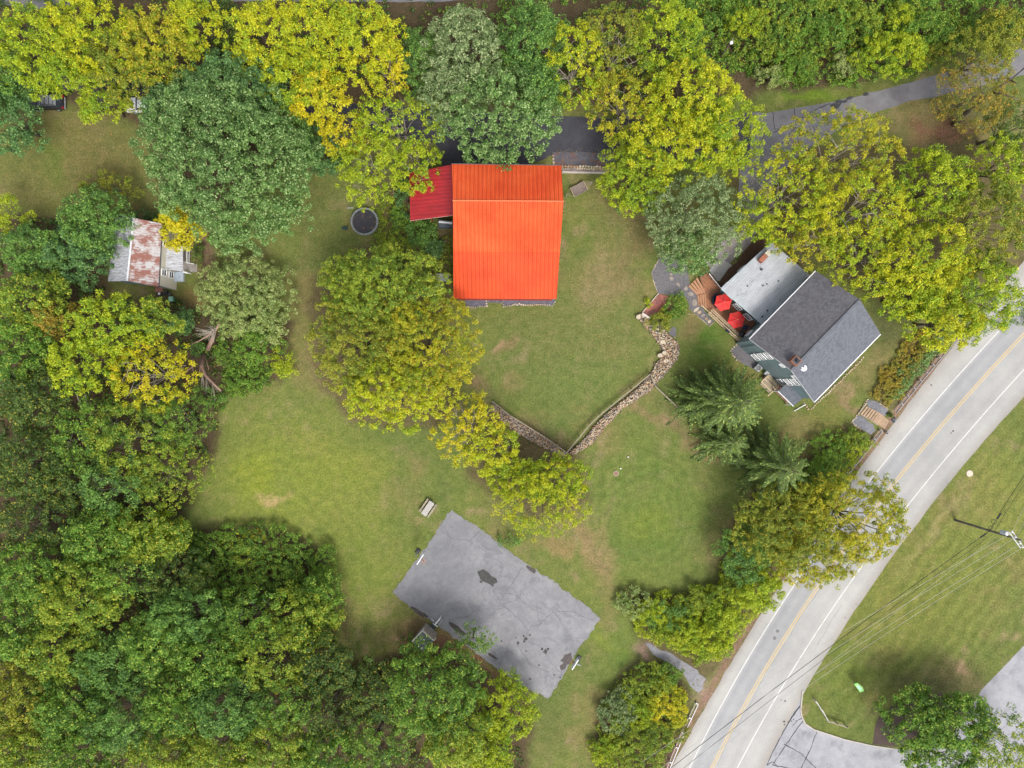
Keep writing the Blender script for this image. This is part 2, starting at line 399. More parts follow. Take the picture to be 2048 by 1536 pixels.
m_, t, b, out = newmat("lawn")
g = geo(t); c = N(t, "ShaderNodeAttribute", attribute_name="Col").outputs['Color']
f1 = noise(t, 4.2, 5, .75, g); f2 = noise(t, .9, 5, .7, g); f3 = noise(t, 2.2, 3, .6, g)
c = mix(t, 1.0, c, ramp(t, f1, .25, .75, (.48,.50,.45,1), (1.55,1.5,1.6,1)), 'MULTIPLY')
c = mix(t, 1.0, c, ramp(t, f2, .3, .7, (.72,.80,.72,1), (1.28,1.18,1.3,1)), 'MULTIPLY')
c = mix(t, ramp(t, noise(t, 5.5, 2, .6, g), .62, .72), c, mix(t, .55, c, (.33,.27,.13)))
c = mix(t, ramp(t, noise(t, 3.1, 2, .6, g), .62, .74), c, mix(t, .35, c, (.03,.07,.012)))
t.links.new(c, b.inputs['Base Color']); b.inputs['Roughness'].default_value = .95; b.inputs['Specular IOR Level'].default_value = .1
bump(t, b, f1, .7, .06)
me.materials.append(m_)
ground = bpy.data.objects.new('ground', me); SC.collection.objects.link(ground); tag(ground, kind='structure')

# ------------------------------------------------------------------ flat sheets: roads, drives, court, paths
def dens(pts, step, jit, seed=1, closed=True):
    r = np.random.default_rng(seed); out_ = []; n = len(pts)
    for i in range(n if closed else n-1):
        a = Vector(pts[i][:2]); b2 = Vector(pts[(i+1) % n][:2]); L = (b2-a).length; k = max(1, int(L/step))
        nrm = Vector((-(b2-a).y, (b2-a).x))/max(L, 1e-6)
        for j in range(k):
            p = a.lerp(b2, j/k)
            if j > 0 or jit > 0.1: p = p+nrm*float(r.normal())*jit
            out_.append((p.x, p.y))
    if not closed: out_.append(tuple(pts[-1][:2]))
    return out_
def sheet(name, pix, z, material, step=1.2, jit=.05, seed=1, parent=None, drape=None, grid=None, world=None):
    pts = world or [tuple(P(x, y, z)[:2]) for x, y in pix]
    bd = dens(pts, step, jit, seed)
    allp = [Vector(p) for p in bd]; n = len(bd); edges = [(i, (i+1) % n) for i in range(n)]
    if grid:
        xs = [p[0] for p in bd]; ys = [p[1] for p in bd]
        X, Y = np.meshgrid(np.arange(min(xs), max(xs), grid), np.arange(min(ys), max(ys), grid))
        X = X.ravel(); Y = Y.ravel(); k = inside(X, Y, bd)
        allp += [Vector((float(a), float(b_))) for a, b_ in zip(X[k], Y[k])]
    r = delaunay_2d_cdt(allp, edges, [], 1, 1e-4)
    vs2 = r[0]; fs = [tuple(f) for f in r[2]]
    mb = MB(); vv2 = []
    for v2 in vs2: vv2.append((v2.x, v2.y, (gzf(v2.x, v2.y)+drape) if drape is not None else z))
    # keep faces pointing up
    ff = []
    for f in fs:
        a, b2, c2 = (vs2[f[0]], vs2[f[1]], vs2[f[2]])
        if (b2-a).cross(c2-a) < 0: f = f[::-1]
        ff.append(f)
    mb.add(vv2, ff); o = mb.build(name, material, parent)
    if parent is None: tag(o, kind='structure')
    return o

# main road
rows = np.arange(250, 2050, 18.0)
cols = []
for py in rows:
    le, lw, ye, rw, re = [float(fx(F, py)) for F in (F_LE, F_LW, F_YE, F_RW, F_RE)]
    xs = [le, (le+lw)/2, lw-2, lw+4, lw+.22*(ye-lw), lw+.5*(ye-lw), lw+.78*(ye-lw), ye-5, ye+5, ye+.25*(rw-ye), ye+.5*(rw-ye), ye+.75*(rw-ye), rw-3, rw+3, (rw+re)/2, re]
    cols.append(xs)
cols = np.array(cols); nr, nc = cols.shape
jl = (vnoise(rows*.11, rows*0, 5)-.5)*4; cols[:,0] += jl; cols[:,-1] += (vnoise(rows*.09, rows*0, 8)-.5)*3
X = (cols-1024)*SR; Y = np.repeat(((768-rows)*SR)[:,None], nc, 1)
V = np.stack([X, Y, np.full(X.shape, ZR+.008)], -1).reshape(-1,3)
ii = np.arange(nr*nc).reshape(nr, nc)
Q = np.stack([ii[1:,:-1], ii[1:,1:], ii[:-1,1:], ii[:-1,:-1]], -1).reshape(-1,4)
me = np_mesh('road', V, Q)
base = np.array([(.34,.32,.30),(.41,.40,.385),(.40,.395,.385),(.36,.36,.365),(.305,.31,.325),(.345,.348,.355),(.31,.315,.328),(.34,.341,.343),(.37,.37,.365),(.365,.365,.362),(.39,.385,.375),(.36,.36,.355),(.395,.39,.375),(.40,.395,.385),(.41,.405,.395),(.33,.31,.285)])
cc = np.repeat(base[None], nr, 0)*(0.87+.10*vnoise(rows*.01, rows*0, 4))[:,None,None]
ca = me.color_attributes.new('Col', 'FLOAT_COLOR', 'POINT')
ca.data.foreach_set('color', np.concatenate([cc.reshape(-1,3), np.ones((nr*nc,1))],1).astype(np.float32).ravel())
m_, t, b, out = newmat("road_asphalt"); g = geo(t)
c = N(t, "ShaderNodeAttribute", attribute_name="Col").outputs['Color']
fa = noise(t, 14, 4, .8, g)
c = mix(t, 1, c, ramp(t, fa, .3, .7, (.80,)*3+(1,), (1.14,)*3+(1,)), 'MULTIPLY')
c = mix(t, 1, c, ramp(t, noise(t, .5, 5, .7, g), .3, .7, (.92,.92,.93,1), (1.05,1.05,1.04,1)), 'MULTIPLY')
c = mix(t, 1, c, ramp(t, noise(t, .12, 6, .7, g), .35, .65, (.90,.895,.88,1), (1.03,1.02,1.0,1)), 'MULTIPLY')
t.links.new(c, b.inputs['Base Color']); b.inputs['Roughness'].default_value = .85; b.inputs['Specular IOR Level'].default_value = .2
bump(t, b, fa, .3, .01); me.materials.append(m_)
road = bpy.data.objects.new('road', me); SC.collection.objects.link(road); tag(road, kind='structure')

LINE_W = mat("white_line_paint", (.62,.62,.61), (.50,.50,.49), 2, fine=14, fine_amt=.2, bmp=.05)
LINE_Y = mat("yellow_line_paint", (.60,.42,.17), (.48,.37,.20), 2, fine=14, fine_amt=.22, bmp=.05)
def linestrip(F, off, wd, mtl, name):
    ys = np.arange(260, 2040, 12.0); pts = [((float(fx(F, y))-1024)*SR, (768-y)*SR) for y in ys]
    mb = MB(); L = []; R = []
    for i, p in enumerate(pts):
        a = Vector(pts[max(i-1,0)]); c3 = Vector(pts[min(i+1, len(pts)-1)]); d = (c3-a).normalized(); n2 = Vector((-d.y, d.x))
        q1 = Vector(p)+n2*(off+wd/2); q2 = Vector(p)+n2*(off-wd/2)
        L.append((q1.x, q1.y, ZR+.012)); R.append((q2.x, q2.y, ZR+.012))
    n = len(L); mb.add(L+R, [(i, n+i, n+i+1, i+1) for i in range(n-1)])
    return tag(mb.build(name, mtl), kind='structure')
linestrip(F_LW, 0, .13, LINE_W, 'road_edge_line'); linestrip(F_RW, 0, .13, LINE_W, 'road_edge_line')
linestrip(F_YE, .16, .12, LINE_Y, 'road_centre_line'); linestrip(F_YE, -.16, .12, LINE_Y, 'road_centre_line')

PAVE = mat("access_asphalt", (.33,.33,.35), (.27,.27,.29), .5, fine=12, fine_amt=.2, c3=(.20,.20,.22), s3=.35, lo3=.5, hi3=.68)
ISL = [(1604,1390),(1601,1418),(1603,1432),(1610,1447),(1628,1459),(1656,1468),(1690,1479),(1744,1491),(1785,1497),(1840,1500),(1905,1470),(1945,1410),(1963,1380),(2048,1291)]
acc = [(1604,1382)]+ISL+[(2300,1040),(2500,1300),(2500,2000),(1200,2000),(1450,1560),(1520,1440)]
sheet('access_road', acc, ZR+.004, PAVE, 1.0, .02, 4)
# kerb round the grass island
KERB = mat("kerb_concrete", (.46,.41,.36), (.36,.33,.30), 1.5, fine=8, fine_amt=.2)
mb = MB(); kp = [P(x, y, ZR) for x, y in [(1605,1380)]+ISL[:9]]
for a, b2 in zip(kp[:-1], kp[1:]): mb.beam(a+Vector((0,0,.06)), b2+Vector((0,0,.06)), .16, .13)
tag(mb.build('kerb', KERB), kind='structure')
# cracks and sealed joints at the junction
SEAL = mat("crack_sealer", (.055,.055,.06), (.035,.035,.04), 3, .6, fine_amt=.2)
def cracks(name, lines, z, wd, parent=None, mtl=None, lvl=0, jit=.12, seed=3):
    mb = MB(); r = random.Random(seed)
    for ln in lines:
        pts = [P(x, y, lvl) for x, y in ln]; d2 = dens([(p.x, p.y) for p in pts], .45, 0, closed=False)
        d2 = [(x+r.gauss(0, jit*.5), y+r.gauss(0, jit*.5)) for x, y in d2]
        L = []; R = []
        for i, p in enumerate(d2):
            a = Vector(d2[max(i-1,0)]); c3 = Vector(d2[min(i+1, len(d2)-1)]); d = (c3-a)
            d = d.normalized() if d.length > 0 else Vector((1,0)); n2 = Vector((-d.y, d.x)); ww = wd*r.uniform(.35,1.1)/2
            L.append((p[0]+n2.x*ww, p[1]+n2.y*ww, z)); R.append((p[0]-n2.x*ww, p[1]-n2.y*ww, z))
        n = len(L); mb.add(L+R, [(i, n+i, n+i+1, i+1) for i in range(n-1)])
    o = mb.build(name, mtl or SEAL, parent)
    if parent is None: tag(o, kind='structure')
    return o
cracks('road_crack', [[(1600,1412),(1580,1440),(1555,1485),(1533,1530)],[(1607,1440),(1585,1470),(1545,1530)],[(1634,1462),(1620,1500),(1598,1545)],
   [(1568,1488),(1600,1505),(1640,1545)],[(1533,1530),(1545,1523),(1556,1534)],[(1545,1530),(1700,1560)],[(1600,1412),(1590,1424),(1575,1446)],
   [(1606,1436),(1596,1440),(1585,1452)]], ZR+.014, .16, lvl=ZR, jit=.05)
_ys = list(range(1180,1540,14)); cracks('road_seam', [[(float(fx(F_YE,y))+7+2.5*math.sin(y*.05), y) for y in _ys], [(float(fx(F_RW,y))+16+2*math.sin(y*.06), y) for y in range(1210,1300,10)]], ZR+.013, .05, lvl=ZR, jit=.10, mtl=mat("seam_dark",(.16,.16,.17),(.12,.12,.13),3))
mb = MB(); r_ = random.Random(5)
PZ = [0]
def patch(mb, px, py, rad, z, lvl, seed, sx=1.0, rot=0):
    PZ[0] += 1; z = z+.0012*(PZ[0] % 24)
    r = random.Random(seed); pts = []; c = P(px, py, lvl)
    for k in range(11):
        t_ = 2*math.pi*k/11; q = rad*r.uniform(.65,1.2); x = q*math.cos(t_)*sx; y = q*math.sin(t_)
        pts.append((c.x+x*math.cos(rot)-y*math.sin(rot), c.y+x*math.sin(rot)+y*math.cos(rot), z))
    mb.add(pts, [tuple(range(11))])
for i, (x, y, s) in enumerate([(1568,1443,.16),(1569,1449,.12),(1583,1442,.1),(1587,1439,.1),(1592,1441,.09),(1570,1402,.12),(1862,770,.12),(1906,862,.16),(1902,866,.1),(1712,1208,.08),(1690,1235,.08),(1562,1400,.08)]):
    patch(mb, x, y, s, ZR+.018, ZR, i)
tag(mb.build('road_spots', SEAL), kind='structure')

# driveway: old pale part on the right, newer dark part behind the barn with shade also put into its colour
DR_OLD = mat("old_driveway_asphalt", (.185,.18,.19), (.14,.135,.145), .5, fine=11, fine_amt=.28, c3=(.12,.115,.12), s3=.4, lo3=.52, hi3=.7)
DR_NEW_SHADED = mat("shaded_new_driveway_asphalt", (.058,.058,.07), (.042,.042,.052), .7, fine=11, fine_amt=.3, c3=(.13,.085,.06), s3=.7, lo3=.6, hi3=.8)
sheet('driveway', [(1500,226),(1545,224),(1580,219),(1590,216),(1638,208.5),(1680,199),(1724,191),(1809,167.5),(1895,143.6),(2048,95),(2300,20),(2300,75),(2048,150),(1881,191),(1809,205),(1758,222),(1690,253),(1640,282),(1600,310),(1560,345),(1530,420),(1515,455),(1500,452),(1486,440),(1476,390),(1480,340),(1495,290)], .006, DR_OLD, 1.0, .06, 3)
sheet('lower_driveway', [(1504,224),(1400,238),(1300,240),(1120,232),(1000,226),(900,222),(830,215),(680,205),(560,190),(400,170),(200,150),(-300,110),(-300,140),(200,185),(400,200),(560,225),(640,243),(720,262),(800,275),(870,287),(880,300),(885,345),(1000,345),(1090,318),(1110,305),(1240,306),(1340,310),(1440,330),(1497,330)], .010, DR_NEW_SHADED, 1.0, .05, 6)
cracks('driveway_crack', [[(1588,217),(1592,240),(1590,255),(1560,290),(1545,300)],[(1592,240),(1660,206)],[(1556,262),(1530,270),(1515,300)],[(1545,224),(1550,258),(1590,256)]], .016, .14)
mb = MB()
for i, (x, y, s) in enumerate([(1672,211,.5),(1678,204,.35),(1700,196,.3),(1690,203,.25),(1730,189,.3)]): patch(mb, x, y, s, .014, 0, i+40, 1.8, .3)
tag(mb.build('driveway_patch', SEAL), kind='structure')
sheet('parking_bay', [(1104,304),(1231,306),(1232,334),(1106,331)], .016, mat("wet_asphalt", (.11,.11,.13), (.07,.07,.085), 1.2, .5, c3=(.15,.07,.045), s3=1.0, lo3=.5, hi3=.65), 1, .05, 9)
sheet('top_street', [(340,-200),(350,3),(440,3),(560,2),(600,4),(700,4),(870,4),(1010,-6),(1200,-60),(1200,-200)], .006, DR_OLD, 1, .05, 2)
sheet('shoulder', [(-300,-40),(-10,5),(60,20),(150,8),(180,-10),(340,-20),(340,-200),(-300,-200)], .004, DR_OLD, 1, .05, 2)
# house side yard: gravel parking and slab
sheet('gravel_yard', [(1430,548),(1408,520),(1440,470),(1486,440),(1500,452),(1516,458),(1500,490),(1466,520),(1447,548)], .022, GRAVEL_L, .8, .08, 4)
sheet('concrete_slab', [(1418,541),(1440,515),(1464,530),(1446,562),(1434,562)], .034, CONC, 1, .03, 5)
sheet('leaf_bed', [(1437,568),(1450,547),(1466,530),(1484,508),(1505,485),(1532,470),(1552,480),(1505,530),(1462,572),(1444,578)], .040, mat("brown_litter_bed", (.13,.07,.04), (.09,.05,.03), 3, fine=10, fine_amt=.5, bmp=.6), .6, .08, 6)
# court
m_, t, b, out = newmat("court_asphalt"); g = geo(t)
dd = noise(t, .16, 6, .62, g, 1.6)
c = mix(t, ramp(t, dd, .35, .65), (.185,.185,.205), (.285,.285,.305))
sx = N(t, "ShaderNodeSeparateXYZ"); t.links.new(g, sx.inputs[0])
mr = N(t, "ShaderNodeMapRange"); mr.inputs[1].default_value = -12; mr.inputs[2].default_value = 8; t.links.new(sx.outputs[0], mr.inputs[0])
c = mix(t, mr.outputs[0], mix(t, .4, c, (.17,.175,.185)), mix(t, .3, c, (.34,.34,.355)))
def veins(scale, dist, wdt, seed_):                  # branching dark water-stain lines
    mp_ = N(t, "ShaderNodeMapping"); mp_.inputs['Location'].default_value = (seed_, seed_*2, 0); t.links.new(g, mp_.inputs[0])
    f_ = noise(t, scale, 3, .55, mp_.outputs[0], dist); a_ = N(t, "ShaderNodeMath", operation='SUBTRACT'); a_.inputs[1].default_value = .5; t.links.new(f_, a_.inputs[0])
    b_ = N(t, "ShaderNodeMath", operation='ABSOLUTE'); t.links.new(a_.outputs[0], b_.inputs[0]); return ramp(t, b_.outputs[0], 0, wdt, (1,1,1,1), (0,0,0,1))
v1 = veins(.16, 1.8, .035, 3); v2 = veins(.30, 2.6, .022, 9)
v1 = mix(t, 1, v1, ramp(t, noise(t, .22, 2, .5, g), .35, .55), 'MULTIPLY'); c = mix(t, 1, c, ramp(t, noise(t, 1.3, 5, .75, g, .8), .3, .7, (.84,.84,.85,1), (1.12,1.12,1.11,1)), 'MULTIPLY')
c = mix(t, mix(t, .75, (0,0,0), v1), c, (.16,.16,.18)); c = mix(t, mix(t, .5, (0,0,0), v2), c, (.18,.18,.20))
fa = noise(t, 9, 4, .8, g); c = mix(t, 1, c, ramp(t, fa, .3, .7, (.66,.65,.635,1), (.92,.91,.89,1)), 'MULTIPLY')
c = mix(t, ramp(t, noise(t, .8, 6, .75, g, .5), .60, .72), c, (.15,.145,.135))
t.links.new(c, b.inputs['Base Color']); b.inputs['Roughness'].default_value = .85; bump(t, b, fa, .3, .01)
COURT = [(903,1018),(960,1058),(1040,1118),(1110,1165),(1165,1205),(1202,1236.6),(1155,1300),(1130,1345),(1096,1397),(1060,1380),(990,1335),(930,1290),(870,1248),(825,1218),(785,1185),(840,1110)]
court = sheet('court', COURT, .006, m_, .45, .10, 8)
cracks('court_crack', [[(1045,1135),(1022,1170),(998,1205)],[(985,1180),(1010,1215),(1040,1240),(1058,1262)],[(1075,1252),(1105,1225),(1140,1222),(1185,1240)],
  [(880,1058),(905,1078),(940,1082),(960,1062)],[(1000,1185),(1030,1190),(1060,1215),(1090,1230)],[(1035,1290),(1060,1330),(1100,1345)],[(970,1200),(940,1230),(900,1240)]], .011, .09, mtl=mat("court_crack_dark", (.13,.13,.14), (.10,.10,.11), 3))
mb = MB()
for i, (x, y, s, sx) in enumerate([(969,1151,.85,1.3),(981,1161,.8,1.2),(962,1163,.2,1),(990,1163,.25,1),(1052,1277,.28,1),(1047,1272,.14,1),(1060,1270,.16,1),(1036,1286,.3,.8),(1032,1275,.12,1),(1091,1303,.4,.8),(1096,1298,.2,1),(1120,1355,.15,1),(1003,1282,.14,1),(1048,1283,.2,1),(1084,1298,.2,1),(1078,1330,.12,1.5),(1060,1358,.14,1.5),(1108,1350,.18,.6),(1052,1302,.12,1)]):
    patch(mb, x, y, s, .012, 0, i, sx, 0 if i > 1 else -.7)
tag(mb.build('court_patch', mat("court_patch_dark", (.07,.07,.065), (.045,.045,.045), 2, fine_amt=.4)), kind='structure')
mb = MB()
for i, (x, y, s, sx, rt) in enumerate([(1134,1318,.75,1.25,1.0),(1128,1332,.5,1.3,1.2),(1063,1139,.28,3.2,-.6),(1056,1133,.15,2,-.6),(836,1223,.38,3.0,-.6),(916,1258,.35,5,-.62),(985,1312,.22,4,-.6),(848,1229,.25,3,-.5)]):
    patch(mb, x, y, s, .016, 0, i+70, sx, rt)
tag(mb.build('court_damp_mud', mat("damp_mud", (.045,.04,.045), (.08,.06,.05), 2, .6, fine_amt=.4)), kind='structure')
# gravel path down to the road
GP = mat("path_gravel", (.24,.24,.26), (.18,.175,.18), 2, fine=12, fine_amt=.45, bmp=.6, c3=(.22,.15,.11), s3=.8, lo3=.55, hi3=.75)
sheet('gravel_path', [(1290,1286),(1310,1292),(1345,1308),(1370,1325),(1395,1340),(1415,1362),(1400,1390),(1380,1372),(1365,1345),(1335,1325),(1305,1308)], 0, GP, .7, .10, 3, drape=.03, grid=.6)
# mulch island bottom right
sheet('mulch_bed', [(1745,1488),(1750,1450),(1762,1422),(1795,1410),(1830,1398),(1850,1388),(1885,1386),(1915,1400),(1928,1425),(1905,1460),(1860,1490),(1800,1494)], ZR+.006, MULCH, .8, .08, 2)
# verge stone disc and lids
def lid(x, y, r, z, mtl, label, cat='manhole cover', lvl=0.0, name='manhole_cover', group=None):
    c = P(x, y, lvl); e = thing(name, label, cat, (c.x, c.y, lvl), group)
    mb = MB(); mb.prism([(c.x+r*math.cos(k*.349), c.y+r*math.sin(k*.349)) for k in range(18)], lvl, lvl+z); mb.build('lid', mtl, e)
    mb = MB(); mb.disc((c.x, c.y), r*.98, r*1.15, lvl, lvl+z*.8, 18); mb.build('rim', KERB, e); return e
IRON = mat("cast_iron", (.17,.17,.18), (.12,.12,.13), 4, .6)
lid(1555,1262,.28,.022,IRON,"round iron manhole cover in the left lane, upper right of the two", lvl=ZR, group='manhole covers in the road')
lid(1549,1276,.30,.022,IRON,"round iron manhole cover in the left lane, lower left of the two", lvl=ZR, group='manhole covers in the road')
lid(1232,947,.33,.05,mat("rusty_lid",(.28,.16,.10),(.2,.13,.09),3),"round reddish septic lid in the lower lawn")
lid(1939,947,.42,.06,mat("pale_lid",(.62,.50,.38),(.5,.42,.34),3),"pale round concrete cover in the grass verge beyond the road", lvl=ZR, name='concrete_cover', cat='cover')
for i, (x, y) in enumerate([(1241,937),(1256,914)]):
    c = P(x, y, .1); e = thing('vent_cap', ["small white pipe cap nearest the septic lid","small white pipe cap on the lawn uphill of the septic lid"][i], 'pipe cap', (c.x,c.y,0))
    mb = MB(); mb.tube([(c.x,c.y,0),(c.x,c.y,.22)], .07, 8); mb.build('pipe', WHITE, e)
    mb = MB(); mb.tube([(c.x,c.y,.22),(c.x,c.y,.30)], [.11,.09], 8); mb.build('cap', WHITE, e)
# ------------------------------------------------------------------ foliage
def norm(a): return a/np.maximum(np.linalg.norm(a, axis=-1, keepdims=True), 1e-9)
def leaf_mesh(name, pc, rc, cl, per, size, style, rng, droop=.25, flat=.5):
    """leaf-sized faces in tufts around the points pc (radius rc, tint cl)"""
    n = len(pc); idx = np.repeat(np.arange(n), int(per*1.5)); size = size*.69; m = len(idx)
    d = rng.normal(size=(m, 3)); d[:,2] = d[:,2]*.75+.35; d = norm(d)
    rr = rc[idx]; L = size*rng.uniform(.65, 1.35, m)
    if style == 'frond':
        d[:,2] -= .1; d = norm(d)
        p0 = pc[idx]+d*(rr*rng.uniform(.0,.55,m))[:,None]
        ax = norm(d+rng.normal(size=(m,3))*.25); ax[:,2] -= droop; ax = norm(ax)
        up = norm(rng.normal(size=(m,3))*.55+np.array([0,0,1.0])); sd_ = norm(np.cross(ax, up))
        Wd = L*.21; mid = p0+ax*(L*.22)[:,None]+up*(L*.06)[:,None]; tip = p0+ax*L[:,None]-np.array([0,0,1.0])*(L*.18)[:,None]
        A, B, C = mid-sd_*Wd[:,None], tip, mid+sd_*Wd[:,None]
    else:
        p0 = pc[idx]+d*(rr*rng.uniform(.35,1.0,m)**.6)[:,None]*np.array([1,1,.8])
        nn = norm(d*.6+np.array([0,0,flat])+rng.normal(size=(m,3))*.45)
        ax = norm(np.cross(nn, rng.normal(size=(m,3)))); sd_ = np.cross(nn, ax)
        L = L*.62
        A = p0+ax*L[:,None]; B = p0-ax*(L*.5)[:,None]+sd_*(L*.72)[:,None]; C = p0-ax*(L*.5)[:,None]-sd_*(L*.72)[:,None]
    V = np.stack([A,B,C], 1).reshape(-1,3); Q = np.arange(m*3).reshape(m,3)
    me = np_mesh(name, V, Q)
    lf = np.repeat(rng.uniform(0,1,m), 3); c_ = np.repeat(cl[idx], 3)
    for nm, arr in (('lf', lf), ('cl', c_)):
        at = me.attributes.new(nm, 'FLOAT', 'POINT'); at.data.foreach_set('value', arr.astype(np.float32))
    return me

def crown_points(rng, rx, ry, rot, z0, ztop, dens_, rc, airy=False):
    """tuft centres over a lobed dome; returns local points (x, y about the trunk), lobes"""
    R = math.sqrt(rx*ry); nl = int(8+R*R*.60)
    lob = []; tries = 0
    while len(lob) < nl and tries < 4000:
        tries += 1
        a = rng.uniform(0, 2*math.pi); q = math.sqrt(rng.uniform(0, 1))*.86
        lr = max(R*rng.uniform(.20,.34)*(1.15-.35*q)*min(1,(7/R)**.45), .5)
        if q*R+lr*.85 > R*1.10: continue
        x, y = q*math.cos(a)*rx, q*math.sin(a)*ry
        dep = (ztop-z0)
        z = ztop-lr*.75-dep*.72*q**2.2-rng.uniform(0,.16)*dep
        if all((x-l[0])**2+(y-l[1])**2 > (.52*(lr+l[3]))**2 for l in lob): lob.append((x, y, z, lr))
    lob = np.array(lob); w_ = lob[:,3]**2; w_ = w_/w_.sum()
    n = int(math.pi*rx*ry*dens_)
    k = rng.choice(len(lob), n, p=w_); d = rng.normal(size=(n,3)); d[:,2] = abs(d[:,2])*1.0-.28; d = norm(d)
    pc = lob[k,:3]+d*(lob[k,3]*rng.uniform(.78,1.04,n))[:,None]*np.array([1,1,.78])
    keep = np.ones(n, bool)
    for i, l in enumerate(lob):
        dd = (pc-l[:3])/np.array([1,1,.78]); dist = np.linalg.norm(dd, axis=1)
        keep &= ~((k != i) & (dist < l[3]*.80))
    pc = pc[keep]; k = k[keep]
    cl = (rng.uniform(-.1,1.1,len(lob))[k]*.7+rng.uniform(0,1,len(pc))*.3)
    # shade foliage lower down so that gaps are not empty
    nf = int(n*(.22 if airy else (.75 if R > 9 else .36))); a = rng.uniform(0, 2*math.pi, nf); q = np.sqrt(rng.uniform(0,1,nf))*.86
    pf = np.stack([q*np.cos(a)*rx, q*np.sin(a)*ry, z0+(ztop-z0)*(rng.uniform(.38,.72,nf)*(1-.55*q**2))], -1)
    pc = np.concatenate([pc, pf]); cl = np.concatenate([cl, rng.uniform(0,1,nf)])
    if rot:
        c, s = math.cos(rot), math.sin(rot); M = np.array([[c,-s,0],[s,c,0],[0,0,1]])
        pc = pc@M.T; lob[:,:3] = lob[:,:3]@M.T
    return pc, cl, lob

def limbs(rng, h0, lob, r0, twigs=None, lean=(0,0)):
    mb = MB(); zf = float(np.min(lob[:,2]))*.45
    fork = Vector((lean[0]*.4, lean[1]*.4, max(zf, .8)))
    mb.tube([(0,0,-.1),(lean[0]*.15, lean[1]*.15, fork.z*.5), tuple(fork)], [r0*1.15, r0*.9, r0*.75], 8)
    order = np.argsort(-lob[:,3])[:14]
    for j, i in enumerate(order):
        e = Vector(lob[i,:3]); m = fork.lerp(e, .5)+Vector((rng.normal()*.3, rng.normal()*.3, .25*(e-fork).length*rng.uniform(.1,.5)))
        rr = r0*(.5 if j < 5 else .32)*(.45 if zf < 2 else .8)
        mb.tube([fork, fork.lerp(m,.5)+Vector((0,0,.2)), m, e.lerp(m,.15)], [rr, rr*.8, rr*.6, rr*.25], 5, cap=False)
        if twigs:
            for q in range(twigs):
                d = Vector(rng.normal(size=3)); d.z = abs(d.z)*.4; d.normalize(); L = lob[i,3]*rng.uniform(.7,1.15)
                s_ = m.lerp(e, rng.uniform(.4,1)); 
                mb.tube([s_, s_+d*L*.5+Vector((0,0,.12)), s_+d*L], [rr*.32, rr*.2, rr*.08], 4, cap=False)
    return mb

STY = { # tufts per m2, tuft radius, leaves per tuft, leaf size, style, airy, bark, twigs
 'walnut': (2.3, .55, 32, .45, 'frond', False, BARK, 0),
 'walnut_thin': (2.2, .50, 28, .40, 'frond', True, BARK_PALE, 4),
 'broad': (2.5, .55, 36, .30, 'broad', False, BARK, 0),
 'broad_thin': (1.9, .50, 28, .27, 'broad', True, BARK, 3),
 'small': (3.8, .42, 34, .23, 'broad', False, BARK, 0),
 'small_thin': (3.3, .40, 26, .20, 'broad', True, BARK, 2),
 'shrub': (4.5, .34, 30, .19, 'broad', False, BARK, 0),
}
TRI = [0]
def tree(px, py, rx, ry, h, pal, sty, label, cat='tree', rot=0, name=None, group=None, base=None, z0f=.38, lean=None):
    """crown seen round pixel (px,py) with pixel radii rx, ry; the trunk stands below it"""
    seed = int(px*31+py*17+rx) & 0xffff; rng = np.random.default_rng(seed)
    zc = .72*h; g0 = 0.0
    for _ in range(3): c = P(px, py, g0+zc); g0 = gzf(c.x, c.y)
    s = (H-g0-zc)/H/K*(1.12 if h > 5 else 1.05); RX, RY = rx*s, ry*s
    d_, rc, per, ls, st, airy, bark, tw = STY[sty]
    pc, cl, lob = crown_points(rng, RX, RY, -math.radians(rot), h*z0f, h, d_, rc, airy)
    rcs = np.full(len(pc), rc)*rng.uniform(.7,1.3,len(pc))
    name = name or ('shrub' if cat in ('shrub','bush') else 'tree')
    e = thing(name, label, cat, (c.x, c.y, g0), group)
    me = leaf_mesh('crown', pc, rcs, cl, per, ls, st, rng)
    link_mesh('crown', me, LEAF[pal], e)
    mb = limbs(rng, h, lob, .045*math.sqrt(RX*RY)+.05, tw, lean or (rng.normal()*.6, rng.normal()*.6))
    TRI[0] += len(pc)*per*1.55
    me2 = bpy.data.meshes.new('trunk'); me2.from_pydata([tuple(v) for v in mb.v], [], mb.f); me2.polygons.foreach_set('use_smooth',[True]*len(me2.polygons)); me2.materials.append(bark)
    link_mesh('trunk' if h > 3.5 else 'stem', me2, None, e)
    return e

